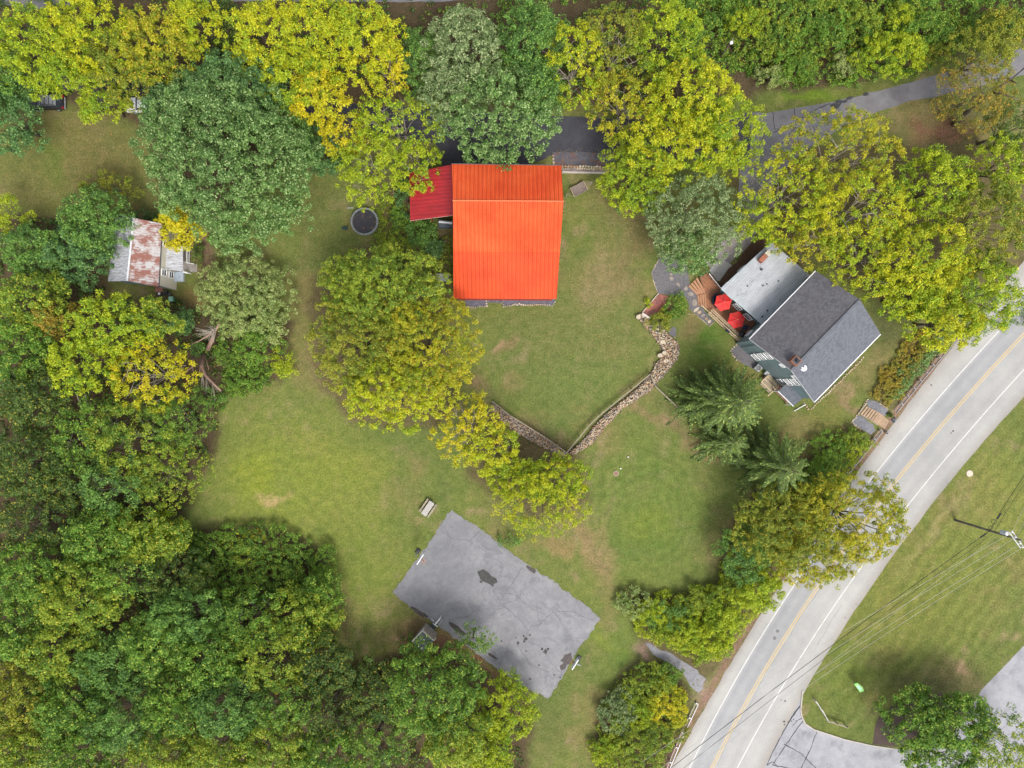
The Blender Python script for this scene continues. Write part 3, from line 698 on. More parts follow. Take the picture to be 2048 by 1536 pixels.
def mass(name, label, cat, polyp, hmin, hmax, pal, dens_, rc, per, ls, seed, kind='stuff', st='broad', sc=.12, group=None, edge=0):
    rng = np.random.default_rng(seed)
    pts = [tuple(PG(x, y)[:2]) for x, y in polyp]
    xs = [p[0] for p in pts]; ys = [p[1] for p in pts]; A = (max(xs)-min(xs))*(max(ys)-min(ys)); n = int(A*dens_)
    x = rng.uniform(min(xs), max(xs), n); y = rng.uniform(min(ys), max(ys), n)
    wx = x+(vnoise(x*.5, y*.5, seed)-.5)*1.6; wy = y+(vnoise(x*.5, y*.5, seed+5)-.5)*1.6
    k = inside(wx, wy, pts); x = x[k]; y = y[k]
    hh = hmin+(hmax-hmin)*np.clip(fbm(x*sc*3, y*sc*3, seed, 3)*1.9-.45, 0, 1)
    # rounded towards the edge of the outline
    dmin = np.full(len(x), 1e9)
    for i in range(len(pts)):
        a = np.array(pts[i]); b2 = np.array(pts[(i+1) % len(pts)]); ab = b2-a
        tt = np.clip(((x-a[0])*ab[0]+(y-a[1])*ab[1])/max(ab@ab, 1e-6), 0, 1)
        dmin = np.minimum(dmin, np.hypot(x-a[0]-tt*ab[0], y-a[1]-tt*ab[1]))
    hh = hh*np.clip(.35+.65*(dmin/ (hmax*.6+.3)), 0, 1)
    lay = rng.uniform(0,1,len(x)); z = gz(x, y)+hh*np.where(lay < .72, rng.uniform(.86,1.0,len(x)), rng.uniform(.2,.8,len(x)))
    pc = np.stack([x, y, z], -1); cl = fbm(x*.55, y*.55, seed+3, 3)*1.4-.2
    cl = np.clip(cl*.7+rng.uniform(0,1,len(x))*.35, 0, 1)
    c0 = Vector((float(np.mean(x)), float(np.mean(y)), 0)); pc[:,0] -= c0.x; pc[:,1] -= c0.y
    me = leaf_mesh(name, pc, np.full(len(x), rc)*rng.uniform(.7,1.3,len(x)), cl, per, ls, st, rng); TRI[0] += len(x)*per*1.55
    o = link_mesh(name, me, LEAF[pal]); o.location = c0
    tag(o, label, cat, group, kind); return o

W = 'trees of the wood along the left edge'
T = [
 # upper left belt of yellow trees
 (60,85,88,82,13,'lime','walnut',"yellow-green tree filling the very top left corner"),
 (170,55,85,75,14,'yellow','walnut',"bright yellow tree on the top edge, second from the left corner"),
 (130,140,70,42,12,'lime','walnut',"yellow-green tree just above the dark parked car"),
 (240,120,70,75,12,'olive','walnut',"duller olive-yellow tree among bright ones above the white car"),
 (305,85,82,80,13,'amber','walnut',"amber-flecked yellow tree left of the shaded gap at the top edge"),
 (385,45,58,58,12,'yellow','walnut',"small yellow crown on the top edge beside the shaded gap"),
 (200,200,50,40,8,'lime','walnut',"low yellow-green tree hanging over the trailer"),
 (12,235,56,70,9,'bluegreen','broad',"blue-green tree at the left edge covering the dark car's bonnet"),
 (-15,150,60,60,10,'green','broad',"green tree cut by the left edge above the dark car"),
 (520,65,72,80,14,'yellow','walnut',"bright yellow tree on the top edge just right of the shaded gap"),
 (625,55,82,72,15,'yellow','walnut',"large bright yellow tree at the top edge, directly above the golden one"),
 (590,150,75,58,13,'lime','walnut',"lime-yellow tree between the dark green crown and the golden tree"),
 (720,75,75,78,14,'yellow','walnut',"bright yellow tree right of the large one at the top edge"),
 (635,190,66,58,12,'gold','walnut',"golden tree hanging over the dark drive, left of the gap"),
 (770,125,52,62,12,'gold','walnut_thin',"thin golden tree beside the pale flowering tree"),
 (690,262,46,50,9,'gold','walnut_thin',"small golden crown over the drive at the left of the trampoline tree"),
 (790,245,92,66,11,'lime','walnut_thin',"thin yellow-green tree with bare limbs over the dark drive"),
 (735,330,64,86,10,'lime','walnut_thin',"drooping yellow-green tree hanging over the trampoline"),
 (835,335,52,56,9,'lime','walnut_thin',"yellow-green tree overhanging the crimson lean-to roof"),
 (455,172,118,66,12,'bluegreen','broad',"blue-green tree under the yellow belt, above the big round tree"),
 (440,308,190,150,16,'pale','broad',"biggest round green tree with pale flower tips near the rusty-roofed house",'tree',48),
 (345,222,66,56,11,'bluegreen','broad',"blue-green crown partly hiding the white car"),
 (560,270,58,70,10,'green','broad',"darker green tree between the pale-tipped tree and the golden tree"),
 (640,300,48,52,6,'bluegreen','broad',"low dark green tree beneath the drooping yellow-green one"),
 (440,40,34,48,6,'dark','small',"dark low tree in the shaded gap of the top edge"),
 # top centre and right
 (930,95,72,88,14,'greyish','broad',"grey-flowered tree reaching the top edge above the barn"),
 (900,185,62,62,12,'greyish','small',"pale grey-green crown left of centre above the barn"),
 (1000,225,115,96,14,'pale','broad',"large pale-green tree overhanging the barn's north eave"),
 (1065,75,68,70,13,'green','broad',"fresh green tree beside the grey-flowered one at the top"),
 (1080,170,42,60,12,'green','broad',"narrow green crown between the pale tree and the yellow one"),
 (845,120,44,72,9,'green','small',"green tree between the golden tree and the grey-flowered one"),
 (1150,120,62,85,13,'yellow','walnut_thin',"bright yellow tree left of the olive crowns above the parking bay"),
 (1235,85,78,78,12,'olive','walnut_thin',"olive tree with bare grey limbs at the top edge"),
 (1250,200,80,70,11,'amber','walnut_thin',"amber-green tree overhanging the dark drive above the parking bay"),
 (1335,70,72,72,13,'lime','walnut',"yellow-green tree left of the leaning lamp pole"),
 (1385,190,92,72,14,'yellow','walnut',"brightest yellow tree at the bend of the drive"),
 (1370,275,112,72,13,'yellow','walnut',"broad yellow tree below the brightest one, left of the drive mouth"),
 (1450,260,84,80,12,'lime','walnut',"yellow-green tree touching the drive mouth"),
 (1275,345,72,76,9,'lime','small',"light green tree at the end of the stone-edged parking bay"),
 (1275,400,48,30,5,'green','small_thin',"thin low tree scattering leaves right of the hammock"),
 (1395,430,98,84,10,'greyish','small',"grey-green tree over the dark patio"),
 (1375,500,60,46,8,'pale','small',"lower grey-green crown hanging over the deck steps"),
 (1790,105,70,48,7,'lime','small',"rounded yellow-green tree on the bank above the drive"),
 (1965,185,78,66,12,'rust','small_thin',"sparse brownish tree with a leaning dark trunk beside the drive"),
 (1965,110,70,55,9,'olive','small_thin',"thin olive tree over the drive near the right edge"),
 (2010,60,60,50,8,'olive','small',"olive tree cut by the top right corner"),
 (2030,250,55,60,10,'dark','small_thin',"dark thin tree at the right edge behind the leaf litter"),
 (1690,300,120,85,13,'amber','walnut_thin',"amber tree with pale limbs reaching over the pale drive"),
 (1580,385,105,88,12,'yellow','walnut_thin',"yellow tree over the gravel yard of the grey house"),
 (1515,440,46,50,9,'lime','walnut_thin',"thin lime crown between the grey-green tree and the gravel yard"),
 (1720,415,105,85,14,'yellow','walnut_thin',"large yellow tree with showing twigs north of the grey house"),
 (1760,510,100,75,13,'yellow','walnut_thin',"yellow tree overhanging the north corner of the grey roof"),
 (1630,480,72,52,11,'amber','walnut_thin',"amber branches lying over the silver roof and brick chimney"),
 (1880,370,78,75,12,'lime','walnut',"lime tree between the amber tree and the right edge"),
 (2010,330,62,62,11,'lime','walnut',"lime tree at the right edge below the leaf litter"),
 (1985,440,80,90,13,'olive','walnut',"olive-yellow tree at the right edge, halfway down the grove"),
 (1860,520,95,80,14,'yellow','walnut',"bright yellow tree in the middle of the grove right of the grey house"),
 (1960,585,92,76,13,'lime','walnut',"lime-yellow tree hanging over the road at the right edge"),
 (1900,640,80,56,11,'yellow','walnut',"yellow tree whose tips touch the guardrail and the road"),
 (1830,590,62,52,11,'lime','walnut',"lime tree between the grey roof and the guardrail"),
 # centre
 (770,580,118,82,15,'woodyel','small',"olive tree beside the barn's lower left corner"),
 (720,680,98,100,14,'olive','small',"amber-green tree on the left side of the central group"),
 (845,690,102,100,15,'amber','small',"large amber tree in the central group nearest the barn lawn"),
 (790,775,112,75,13,'yellow','small',"yellow tree at the foot of the central group"),
 (700,560,62,52,10,'woodyel','small',"olive tree at the upper left of the central group"),
 (935,860,66,72,9,'gold','walnut_thin',"golden tree left of the brown rubble slope"),
 (985,900,56,52,8,'yellow','walnut_thin',"small yellow tree below the golden one"),
 (1112,962,66,46,8,'lime','small',"lime tree just below the corner of the stone wall"),
 (1085,1000,92,70,9,'yellow','small_thin',"airy yellow tree above the court's upper corner"),
 (1020,950,50,44,6,'lime','small',"small lime tree squeezed between the golden tree and the one under the wall corner"),
 # left house
 (190,440,72,62,10,'green','broad',"green tree covering the rusty roof's left side"),
 (150,505,70,55,9,'bluegreen','broad',"blue-green tree left of the rusty-roofed house"),
 (60,500,66,52,9,'green','broad',"green tree near the left edge level with the rusty roof"),
 (215,372,66,28,5,'olive','small_thin',"flat olive shrubby tree on the lawn above the rusty-roofed house"),
 (354,452,46,40,8,'gold','broad',"small golden tree over the rusty-roofed house's porch"),
 (15,425,34,40,7,'lime','small_thin',"thin yellow-green tree at the left edge below the open lawn"),
 # left wood
 (55,600,72,58,11,'woodyel','broad',"olive-yellow tree at the left edge below the green trees"),
 (105,640,46,38,10,'rust','small',"orange-tinged crown in the left wood"),
 (215,650,86,62,13,'lime','walnut',"yellow-green tree in the left wood below the rusty-roofed house"),
 (300,640,60,42,11,'woodyel','walnut',"olive-green tree between the house and the bare trunks"),
 (160,730,72,58,12,'lime','walnut',"yellow-green crown low in the left wood beside the dark gap"),
 (298,752,90,70,11,'gold','walnut_thin',"golden tree with dark twigs beside the bare split trunks"),
 (30,700,62,66,11,'wood','broad',"mid green tree at the left edge of the wood"),
 (60,800,72,62,11,'dark','broad',"dark tree with orange leaves at the left edge"),
 (255,880,92,72,12,'woodyel','broad_thin',"light olive tree in front of the dark hollow"),
 (165,870,72,66,11,'wood','broad_thin',"mid green tree above the dark hollow"),
 (350,840,72,58,9,'wood','small_thin',"small-leaved green tree at the lawn's left edge"),
 (330,950,78,62,9,'woodyel','small_thin',"thin twiggy tree reaching into the lawn's left edge"),
 (220,975,70,56,12,'green','broad_thin',"fresh green crown right of the dark hollow"),
 (40,930,66,76,11,'dark','broad',"darkest tree at the left edge"),
 (130,960,56,60,9,'dark','broad',"dark thin tree in the hollow"),
 (60,1040,72,60,11,'dark','broad_thin',"dark green tree at the left edge below the hollow"),
 (195,1085,76,62,12,'wood','broad',"green tree below the hollow"),
 (285,1075,82,56,10,'woodyel','broad',"olive tree at the bay of the lawn"),
 (330,1070,36,42,7,'lime','small',"lime bush-like tree at the tip of the lawn's bay"),
 (55,1150,78,70,12,'wood','broad',"green tree at the left edge, middle of the lower wood"),
 (150,1190,88,72,13,'woodyel','broad',"broad olive tree left of the dark forest gap"),
 (240,1155,62,56,12,'wood','broad_thin',"green tree on the upper side of the dark forest gap"),
 (345,1160,66,52,9,'dark','small',"dark low tree between the bay and the vine thicket"),
 (370,1235,82,56,12,'green','broad',"fresh green tree on the right side of the dark forest gap"),
 (30,1260,66,62,12,'wood','broad',"green tree at the left edge lower down"),
 (110,1300,80,66,12,'woodyel','broad',"yellow-tipped tree in the lower left wood"),
 (215,1330,74,66,11,'green','broad',"bluish green tree above the logo corner"),
 (310,1290,76,62,12,'wood','broad',"mid green tree left of the central lower wood"),
 (415,1320,80,62,12,'wood','broad',"green tree in the centre of the lower wood"),
 (500,1245,72,60,11,'wood','broad_thin',"green tree just left of the small dark forest hole"),
 (600,1245,72,60,9,'woodyel','broad',"olive tree below the vine thicket"),
 (640,1210,44,62,7,'wood','small',"dark green tree at the lawn edge below the thicket"),
 (545,1320,80,66,12,'woodyel','broad_thin',"olive-tinged tree right of the centre of the lower wood"),
 (640,1330,62,62,10,'dark','broad',"dark tree at the lawn's narrow lower tip"),
 (30,1400,78,72,11,'olive','broad',"amber tree in the bottom left corner"),
 (130,1420,74,62,12,'wood','broad',"green tree near the bottom left corner"),
 (240,1440,84,66,12,'green','broad',"fresh green tree on the bottom edge, left part"),
 (345,1410,76,66,12,'wood','broad',"green tree in the lower wood, second row from the bottom"),
 (330,1510,84,52,12,'woodyel','broad',"orange-flecked tree on the bottom edge"),
 (455,1415,76,62,13,'green','broad',"pale-backed green tree in the lower wood"),
 (440,1510,72,52,12,'woodyel','broad',"olive tree on the bottom edge left of the pale one"),
 (540,1500,80,62,12,'woodyel','broad',"yellow-tinged tree on the bottom edge in the middle of the wood"),
 (570,1410,66,56,12,'wood','broad_thin',"green tree above the yellow-tinged one at the bottom"),
 (650,1430,62,66,10,'dark','broad_thin',"dark tree beside the last gap before the court"),
 (660,1515,72,50,11,'wood','broad',"green tree on the bottom edge beside the court tree"),
 (745,1390,50,62,8,'dark','broad',"dark small-leaved tree at the lawn's lower edge"),
 (750,1490,62,60,9,'wood','broad_thin',"green tree on the bottom edge right of the last gap"),
 (865,1390,92,92,12,'wood','broad',"large rounded olive tree below the court"),
 (905,1480,66,60,11,'woodyel','broad',"olive crown below the large court tree on the bottom edge"),
 (1010,1420,62,60,6,'lime','small',"low lime shrubby tree beside the court's bottom corner"),
 (975,1510,55,50,6,'lime','small',"low lime tree on the bottom edge beside the mown strip"),
 (945,1280,46,32,5,'wood','small_thin',"thin branchy tree leaning over the court's lower side"),
 (20,1500,70,60,11,'woodyel','broad',"olive tree filling the bottom left corner of the frame"),
 (150,1515,75,55,12,'wood','broad',"mid green tree on the bottom edge near the left corner"),
 # right bottom
 (1570,1060,92,78,10,'olive','small',"olive-yellow tree on the bank left of the road"),
 (1705,1035,118,84,11,'amber','small',"amber tree spreading right across the road"),
 (1640,1110,90,62,9,'amber','small',"thin amber crown whose tips lie over the road's centre line"),
 (1490,1110,50,62,7,'green','small',"green tree on the lawn side of the road bank"),
 (1520,1185,54,34,6,'lime','small',"lime tree hanging over the road's left edge"),
 (1840,1450,72,62,8,'wood','broad',"green tree on the left of the mulch island"),
 (1925,1450,72,56,9,'wood','broad',"green tree in the middle of the mulch island"),
 (2010,1490,66,66,9,'woodyel','broad_thin',"olive-green tree on the right of the mulch island over the pavement"),
 (1890,1525,80,36,8,'wood','broad',"green crown on the bottom edge below the mulch island"),
]
for a in T:
    cx, cy = a[0], a[1]
    grp = None
    if cx < 700 and cy > 560 or (cx < 800 and cy > 1300): grp = W
    elif cy < 420 and cx < 860: grp = 'trees of the belt along the upper left'
    elif cx > 1480 and 280 < cy < 660: grp = 'trees of the grove round the grey house'
    elif 650 < cx < 960 and 550 < cy < 800: grp = 'trees of the central group'
    tree(*a, group=grp)
SH = [
 (1560,60,46,34,5.5,'woodyel','shrub',"olive mound in the thicket right of the lamp pole"),
 (1640,40,40,30,6,'wood','shrub',"green mound near the top edge in the thicket"),
 (1500,35,44,30,6,'lime','shrub',"light mound at the top edge above the lamp pole"),
 (1600,130,44,26,4,'wood','shrub',"green mound low in the thicket above the bright verge"),
 (1700,120,36,26,4.5,'airy','shrub',"pale mound left of the rounded yellow-green tree"),
 (1720,40,44,30,6,'woodyel','shrub',"yellowish mound at the top edge right of centre of the thicket"),
 (1860,50,44,34,6,'wood','shrub',"green mound above the sparse brownish tree"),
 (1880,100,34,24,4,'olive','shrub',"olive mound above the pale drive's far end"),
 (1545,150,36,22,3,'airy','shrub',"pale mound at the thicket's lower left corner"),
 (1800,30,40,26,6,'lime','shrub',"lime mound on the top edge above the rounded tree"),
 (1380,1265,46,34,3.4,'lime','shrub',"yellow-green bush in the middle of the road bank"),
 (1310,1225,40,30,2.6,'lime','shrub',"lime bush on the bank just right of the court"),
 (1340,1275,36,22,2.2,'olive','shrub',"olive bush along the upper edge of the gravel path"),
 (1470,1185,42,34,4,'woodyel','shrub',"olive-green bush where the bank meets the road tree"),
 (1335,1355,34,24,2.6,'wood','shrub',"green bush at the gravel path's lower bend"),
 (1280,1430,40,36,3.2,'lime','shrub',"lime bush in the middle of the lowest bank"),
 (1360,1465,20,30,2.4,'olive','shrub',"narrow olive bush against the lowest guardrail"),
 (843,463,34,30,3.2,'green','small',"bright green shrub below the crimson lean-to roof"),
 (868,495,24,20,1.8,'bluegreen','small',"large-leaved bluish plant beside the barn's left wall"),
 (795,432,20,26,2.6,'wood','shrub',"green shrub left of the crimson roof"),
 (812,395,22,40,3,'bluegreen','shrub',"dark green shrub against the crimson roof's left end"),
 (785,490,36,22,1.6,'woodyel','shrub',"olive weeds below the trampoline"),
 (800,535,22,34,2.2,'dark','shrub',"dark shrub left of the leaf-strewn gravel spot"),
 (392,508,15,22,2.2,'dark','shrub',"clipped dark green bush beside the porch rail"),
 (1352,612,24,30,1.8,'wood','shrub',"green bush on the upper side of the brick patio"),
 (1325,640,30,24,1.8,'olive','shrub',"yellowish bush between the brick patio and the stone wall"),
 (1296,606,6,14,.8,'lime','shrub',"narrow yellow-green plant strip along the brick patio's left edge"),
 (420,480,10,10,1.2,'wood','shrub',"small green shrub right of the golden tree by the porch"),
 (285,435,26,14,2.5,'bluegreen','shrub',"blue-green shrub above the rusty roof"),
 (480,590,92,82,6,'airy','small',"large airy pale green bush on the lawn beside the bare trunks"),
 (515,640,66,48,4.5,'airy','small',"lower airy green bush beside the lawn path"),
 (510,690,52,40,4,'wood','small',"dense green bush below the airy pale one"),
 (485,760,46,30,2.0,'wood','shrub',"low spreading green bush at the foot of the bare trunks"),
 (560,725,34,34,3,'lime','small_thin',"lime-green bush at the lawn's edge by the path"),
 (352,640,40,26,5,'bluegreen','small',"dark bluish bush between the left house and the bare trunks"),
 (392,697,22,16,2,'green','shrub',"green shrub tangled in the bare trunks"),
 (448,705,26,34,2.2,'wood','shrub',"low green shrub right of the bare trunks' fork"),
 (445,655,20,16,2.0,'airy','shrub',"small pale shrub right beside the top of the bare trunks"),
 (415,795,30,22,2.5,'green','small_thin',"light green bush below the bare trunks"),
 (1425,1285,54,42,3.6,'lime','small',"yellow-green bush over the gravel path's upper side"),
 (1455,1230,40,42,4,'lime','small',"lime bush along the road's left edge"),
 (1345,1235,52,38,3,'green','shrub',"green bush in the middle of the bank below the lawn"),
 (1275,1212,42,32,2.4,'airy','shrub',"pale yellow-green bush nearest the court's right corner"),
 (1395,1205,38,30,3,'woodyel','shrub',"olive bush between the lawn and the road bank"),
 (1300,1375,52,40,3.4,'woodyel','shrub',"olive bush just below the gravel path"),
 (1340,1415,42,50,3.6,'gold','shrub',"yellow bush left of the lowest guardrail"),
 (1240,1430,44,50,3.2,'greyish','shrub',"pale grey-green bush at the lawn's lower right edge"),
 (1290,1490,60,46,3.6,'woodyel','shrub',"olive bush on the bottom edge left of the road"),
 (1215,1510,36,36,2.6,'lime','shrub',"lime bush on the bottom edge beside the mown strip"),
 (1665,905,40,42,2.8,'wood','shrub',"dark green bush below the steps to the road"),
 (1705,880,36,28,2.0,'woodyel','shrub',"yellow-tipped bush right below the steps to the road"),
 (1640,950,40,36,3.2,'wood','shrub',"green bush between the steps' bushes and the road tree"),
 (650,1130,24,40,3,'wood','shrub',"rounded bush at the right end of the vine thicket"),
 (815,1300,22,26,2.5,'dark','shrub',"dark bush touching the small shelter's left side"),
 (880,1310,34,20,2.5,'woodyel','small_thin',"leafy shrub growing over the small shelter"),
 (1020,1080,26,14,1.6,'green','small_thin',"small green shrub above the court's long side"),
]
for a in SH: tree(*a, cat='shrub', z0f=.15)
# masses nobody could count
mass('thicket', "tangled green and yellowish thicket on the bank above the drive", 'thicket', [(1340,-60),(2120,-60),(2120,60),(1960,95),(1880,135),(1800,150),(1740,165),(1700,172),(1640,180),(1590,178),(1525,170),(1500,150),(1440,150),(1340,130)], 1.0, 6.0, 'wood', 3.6, .44, 24, .27, 5, sc=.09)
mass('vines', "yellowish vines climbing over the thicket bank above the drive", 'vines', [(1360,-60),(1700,-60),(1900,30),(1980,90),(1870,110),(1700,120),(1560,165),(1440,120)], 1.8, 6.2, 'woodyel', 1.9, .40, 26, .24, 8, sc=.09)
mass('vine_thicket', "mounded thicket of vines jutting into the lawn", 'thicket', [(385,1070),(430,1052),(500,1042),(570,1045),(620,1075),(655,1120),(662,1180),(640,1215),(560,1200),(480,1230),(400,1200),(375,1130)], 1.2, 4.2, 'wood', 5.0, .38, 28, .21, 12)
mass('vine_leaves', "yellow-green vine leaves over the mounded thicket", 'vines', [(440,1075),(480,1060),(600,1085),(650,1150),(610,1190),(540,1140),(500,1180),(470,1130)], 2.2, 4.4, 'woodyel', 1.5, .36, 24, .20, 14)
mass('bright_vine', "bright yellow vine trailing on top of the mounded thicket", 'vine', [(478,1058),(500,1052),(528,1060),(545,1070),(520,1072),(500,1075),(490,1100),(476,1130),(466,1128),(482,1095),(486,1070)], 3.9, 4.3, 'gold', 6, .22, 14, .17, 15)
mass('goldenrod', "orange and yellow goldenrod on the bank left of the guardrail", 'wildflowers', [(1733,798),(1755,755),(1800,695),(1840,655),(1875,668),(1850,712),(1812,765),(1775,815)], .5, 1.3, 'golden_rod', 13, .24, 24, .17, 21)
mass('bank_plants', "green leafy bank plants between goldenrod and guardrail", 'plants', [(1800,740),(1840,690),(1870,650),(1895,690),(1850,735),(1800,790),(1775,812),(1768,800)], .4, 1.4, 'pale', 9, .26, 20, .20, 22)
mass('undergrowth', "dark undergrowth beneath the left wood", 'undergrowth', [(-150,430),(120,440),(225,600),(340,600),(430,640),(430,900),(370,1000),(360,1060),(640,1100),(660,1220),(680,1320),(790,1310),(820,1400),(1050,1420),(1030,1640),(-150,1640)], .3, 1.6, 'dark', .8, .6, 16, .40, 31)
mass('undergrowth', "low green undergrowth beneath the upper tree belt", 'undergrowth', [(-150,-60),(850,-60),(870,30),(830,190),(560,180),(480,330),(300,230),(60,160),(-150,200)], .3, 1.4, 'dark', .6, .6, 16, .40, 32)
mass('undergrowth', "brush beneath the trees above the barn and drive", 'undergrowth', [(880,10),(1500,-40),(1500,140),(1330,200),(1130,205),(900,180)], .3, 1.8, 'wood', .8, .55, 18, .36, 33)
mass('bank_brush', "brush on the bank beneath the tree at the road", 'brush', [(1235,1190),(1440,1170),(1450,1080),(1520,985),(1600,945),(1690,870),(1745,895),(1600,1100),(1500,1245),(1400,1330),(1280,1270)], .8, 2.6, 'lime', 5.0, .36, 22, .20, 34)
mass('bottom_brush', "brush between the mown strip and the lowest guardrail", 'brush', [(1260,1335),(1330,1330),(1378,1395),(1350,1450),(1320,1560),(1190,1560),(1195,1430),(1215,1370)], .8, 2.4, 'woodyel', 5.0, .36, 22, .20, 35)
mass('grove_brush', "weeds beneath the grove right of the grey house", 'brush', [(1790,570),(1900,560),(2100,600),(2100,640),(1920,690),(1860,660),(1800,640)], .2, 1.2, 'wood', 2.2, .4, 20, .22, 36)
mass('barn_weeds', "weeds left of the barn around the trampoline", 'weeds', [(745,375),(815,370),(820,440),(880,470),(903,470),(905,610),(880,560),(830,600),(790,560),(740,490),(755,450)], .2, .9, 'woodyel', 5.5, .3, 20, .17, 37)
mass('trunk_weeds', "low weeds around the bare split trunks", 'weeds', [(460,690),(560,730),(540,775),(470,790),(430,830),(435,770)], .2, .9, 'wood', 4.5, .32, 20, .19, 38)
mass('shelter_weeds', "weeds and brush below the small shelter", 'brush', [(790,1305),(830,1300),(900,1310),(980,1340),(960,1400),(800,1400)], .2, 1.0, 'wood', 2.5, .4, 20, .2, 39)

# the spruces near the grey house
def spruce(px, py, rtop, h, R, label, seed, apex=None, whorls=17, thin=1.0):
    rng = np.random.default_rng(seed); c = P(px, py, h*.95); e = thing('spruce_tree', label, 'spruce', (c.x, c.y, 0))
    A = []; tk = MB(); tk.tube([(0,0,-.1),(0,0,h*.5),(0,0,h)], [.24,.16,.03], 7)
    quads = []; tints = []
    for w_ in range(whorls):
        f = w_/(whorls-1); z = h*(.97-.86*f); L = R*(.10+.90*f**.8)*rng.uniform(.9,1.08); nb = int((6+7.5*f)*thin)
        a0 = rng.uniform(0, 6.28)
        for k in range(nb):
            a = a0+2*math.pi*k/nb+rng.normal()*.12; LL = L*rng.uniform(.6,1.15)
            d = np.array([math.cos(a), math.sin(a), 0]); s_ = np.array([-d[1], d[0], 0]); n = max(8, int(LL/.115)); tb = rng.uniform(0,1)
            prev = []
            for j in range(n+1):
                q = j/n; p = np.array([0,0,z])+d*LL*q+np.array([0,0,-.42*LL*q*(1-.45*q)+.10*LL*q*q])
                prev.append(p)
                if q < .10: continue
                tl = min(LL*.26,1.1)*(1.05-q)**.8*(.6+.5*min(1, q*2.2))+.12
                for sg in (-1, 1):
                    ax = d*1.0+s_*sg*.70+np.array([0,0,-.22])+rng.normal(size=3)*.12; ax /= np.linalg.norm(ax)
                    t_ = tl*rng.uniform(.65,1.15); wd_ = .055+.03*rng.uniform()
                    nr2 = np.cross(ax, [0,0,1]); nr2 /= np.linalg.norm(nr2)+1e-9; nr2 = nr2*.9+np.array([0,0,1])*rng.normal()*.5
                    m1 = p+ax*t_*.55
                    quads.append([p, m1-nr2*wd_, p+ax*t_+np.array([0,0,-.05]), m1+nr2*wd_]); tints.append((rng.uniform(), np.clip(.35*tb+.65*q,0,1)))
            tk.tube([tuple(prev[0]), tuple(prev[len(prev)//2]), tuple(prev[int(len(prev)*.85)])], [.035+.02*f, .022, .008], 4, cap=False)
    V = np.array(quads).reshape(-1,3); me = np_mesh('crown', V, np.arange(len(V)).reshape(-1,4)); tt = np.array(tints); TRI[0] += len(quads)*2
    for i, nm in enumerate(('lf','cl')):
        at = me.attributes.new(nm, 'FLOAT', 'POINT'); at.data.foreach_set('value', np.repeat(tt[:,i], 4).astype(np.float32))
    link_mesh('crown', me, LEAF['spruce'], e)
    me2 = bpy.data.meshes.new('trunk'); me2.from_pydata([tuple(v) for v in tk.v], [], tk.f); me2.materials.append(BARK); link_mesh('trunk', me2, None, e)
spruce(1500, 803, 0, 15, 6.6, "larger spruce close to the grey house's window wall", 3, whorls=20, thin=.95)
spruce(1425, 800, 0, 8, 4.6, "lower spreading spruce at the short rail fence", 9, whorls=14, thin=1)
spruce(1594, 944, 0, 12, 7.0, "star-shaped spruce above the road tree, its apex in the open", 4, whorls=13, thin=.95)
spruce(1478, 885, 0, 8, 4.6, "smaller dark spruce between the larger and the star-shaped one", 12, whorls=12, thin=1)

# bare split trunks of the uprooted tree, and leaning dark trunk
e = thing('bare_tree', "bare reddish-brown split trunks splayed among bushes left of the lawn", 'dead tree', tuple(PG(405,680)))
mb = MB(); rb = random.Random(4)
def limb(mb, pix, z, r, n=6):
    pts = [P(x, y, zz) for (x, y), zz in zip(pix, z)]; k = len(pts)
    mb.tube(pts, [r*(1-.75*i/(k-1)) for i in range(k)], n)
for pix, z, r in [([(416,698),(424,680),(430,662),(438,648)],[1,2.4,3.6,4.6],.38),([(430,664),(415,672),(398,682),(380,690)],[3.6,3.9,4,3.8],.15),
   ([(408,710),(404,735),(412,752),(425,765),(442,782)],[1.2,2.6,3.4,3.8,4],.32),([(402,712),(400,745),(406,760)],[1.2,2.4,3],.20),
   ([(388,712),(384,735),(376,740),(358,752)],[1.4,2.8,3.2,3.4],.20),([(410,712),(416,732),(418,740)],[1.4,2,2.4],.12),([(385,715),(386,742)],[1.5,3],.16)]:
    limb(mb, pix, z, r)
mb.build('trunk', mat("red_bark", (.34,.21,.16), (.24,.15,.115), 2, fine=9, fine_amt=.3), e, True)
mb = MB()
for _ in range(46):
    a = rb.uniform(2.6, 4.9); L = rb.uniform(14, 40); x0, y0 = rb.choice([(428,660),(424,664),(432,656)]); z0 = rb.uniform(3.4,4.4)
    x1, y1 = x0+L*math.cos(a)*1.0, y0-L*math.sin(a)*.8
    limb(mb, [(x0,y0),((x0+x1)/2+rb.gauss(0,1.5),(y0+y1)/2+rb.gauss(0,1.5)),(x1,y1)], [z0,z0+.2,z0-.2], .06, 4)
for _ in range(26):
    x0, y0 = rb.choice([(405,748),(412,756),(425,766)]); a = rb.uniform(-1.9,-.3); L = rb.uniform(14,38)
    limb(mb, [(x0,y0),(x0+L*.5*math.cos(a),y0-L*.5*math.sin(a)+rb.gauss(0,2)),(x0+L*math.cos(a),y0-L*math.sin(a))], [3.2,3.6,3.4], .04, 4)
tag(mb.build('branches', BARK_PALE, e), kind='stuff')
e = thing('leaning_tree', "dark leaning trunk with bare fork at the right edge beside the drive", 'tree trunk', tuple(PG(1908,250)))
mb = MB(); limb(mb, [(1908,250),(1925,232),(1950,210),(1985,185),(2020,160),(2050,135)], [0,2,4.5,7,9,11], .42); limb(mb, [(1950,210),(1965,190),(1960,165)], [4.5,7,9], .2); limb(mb, [(1985,185),(2010,190),(2040,200)], [7,9,10], .18); limb(mb, [(2020,160),(2040,170)], [9,10.5], .1)
mb.build('trunk', BARK, e, True)
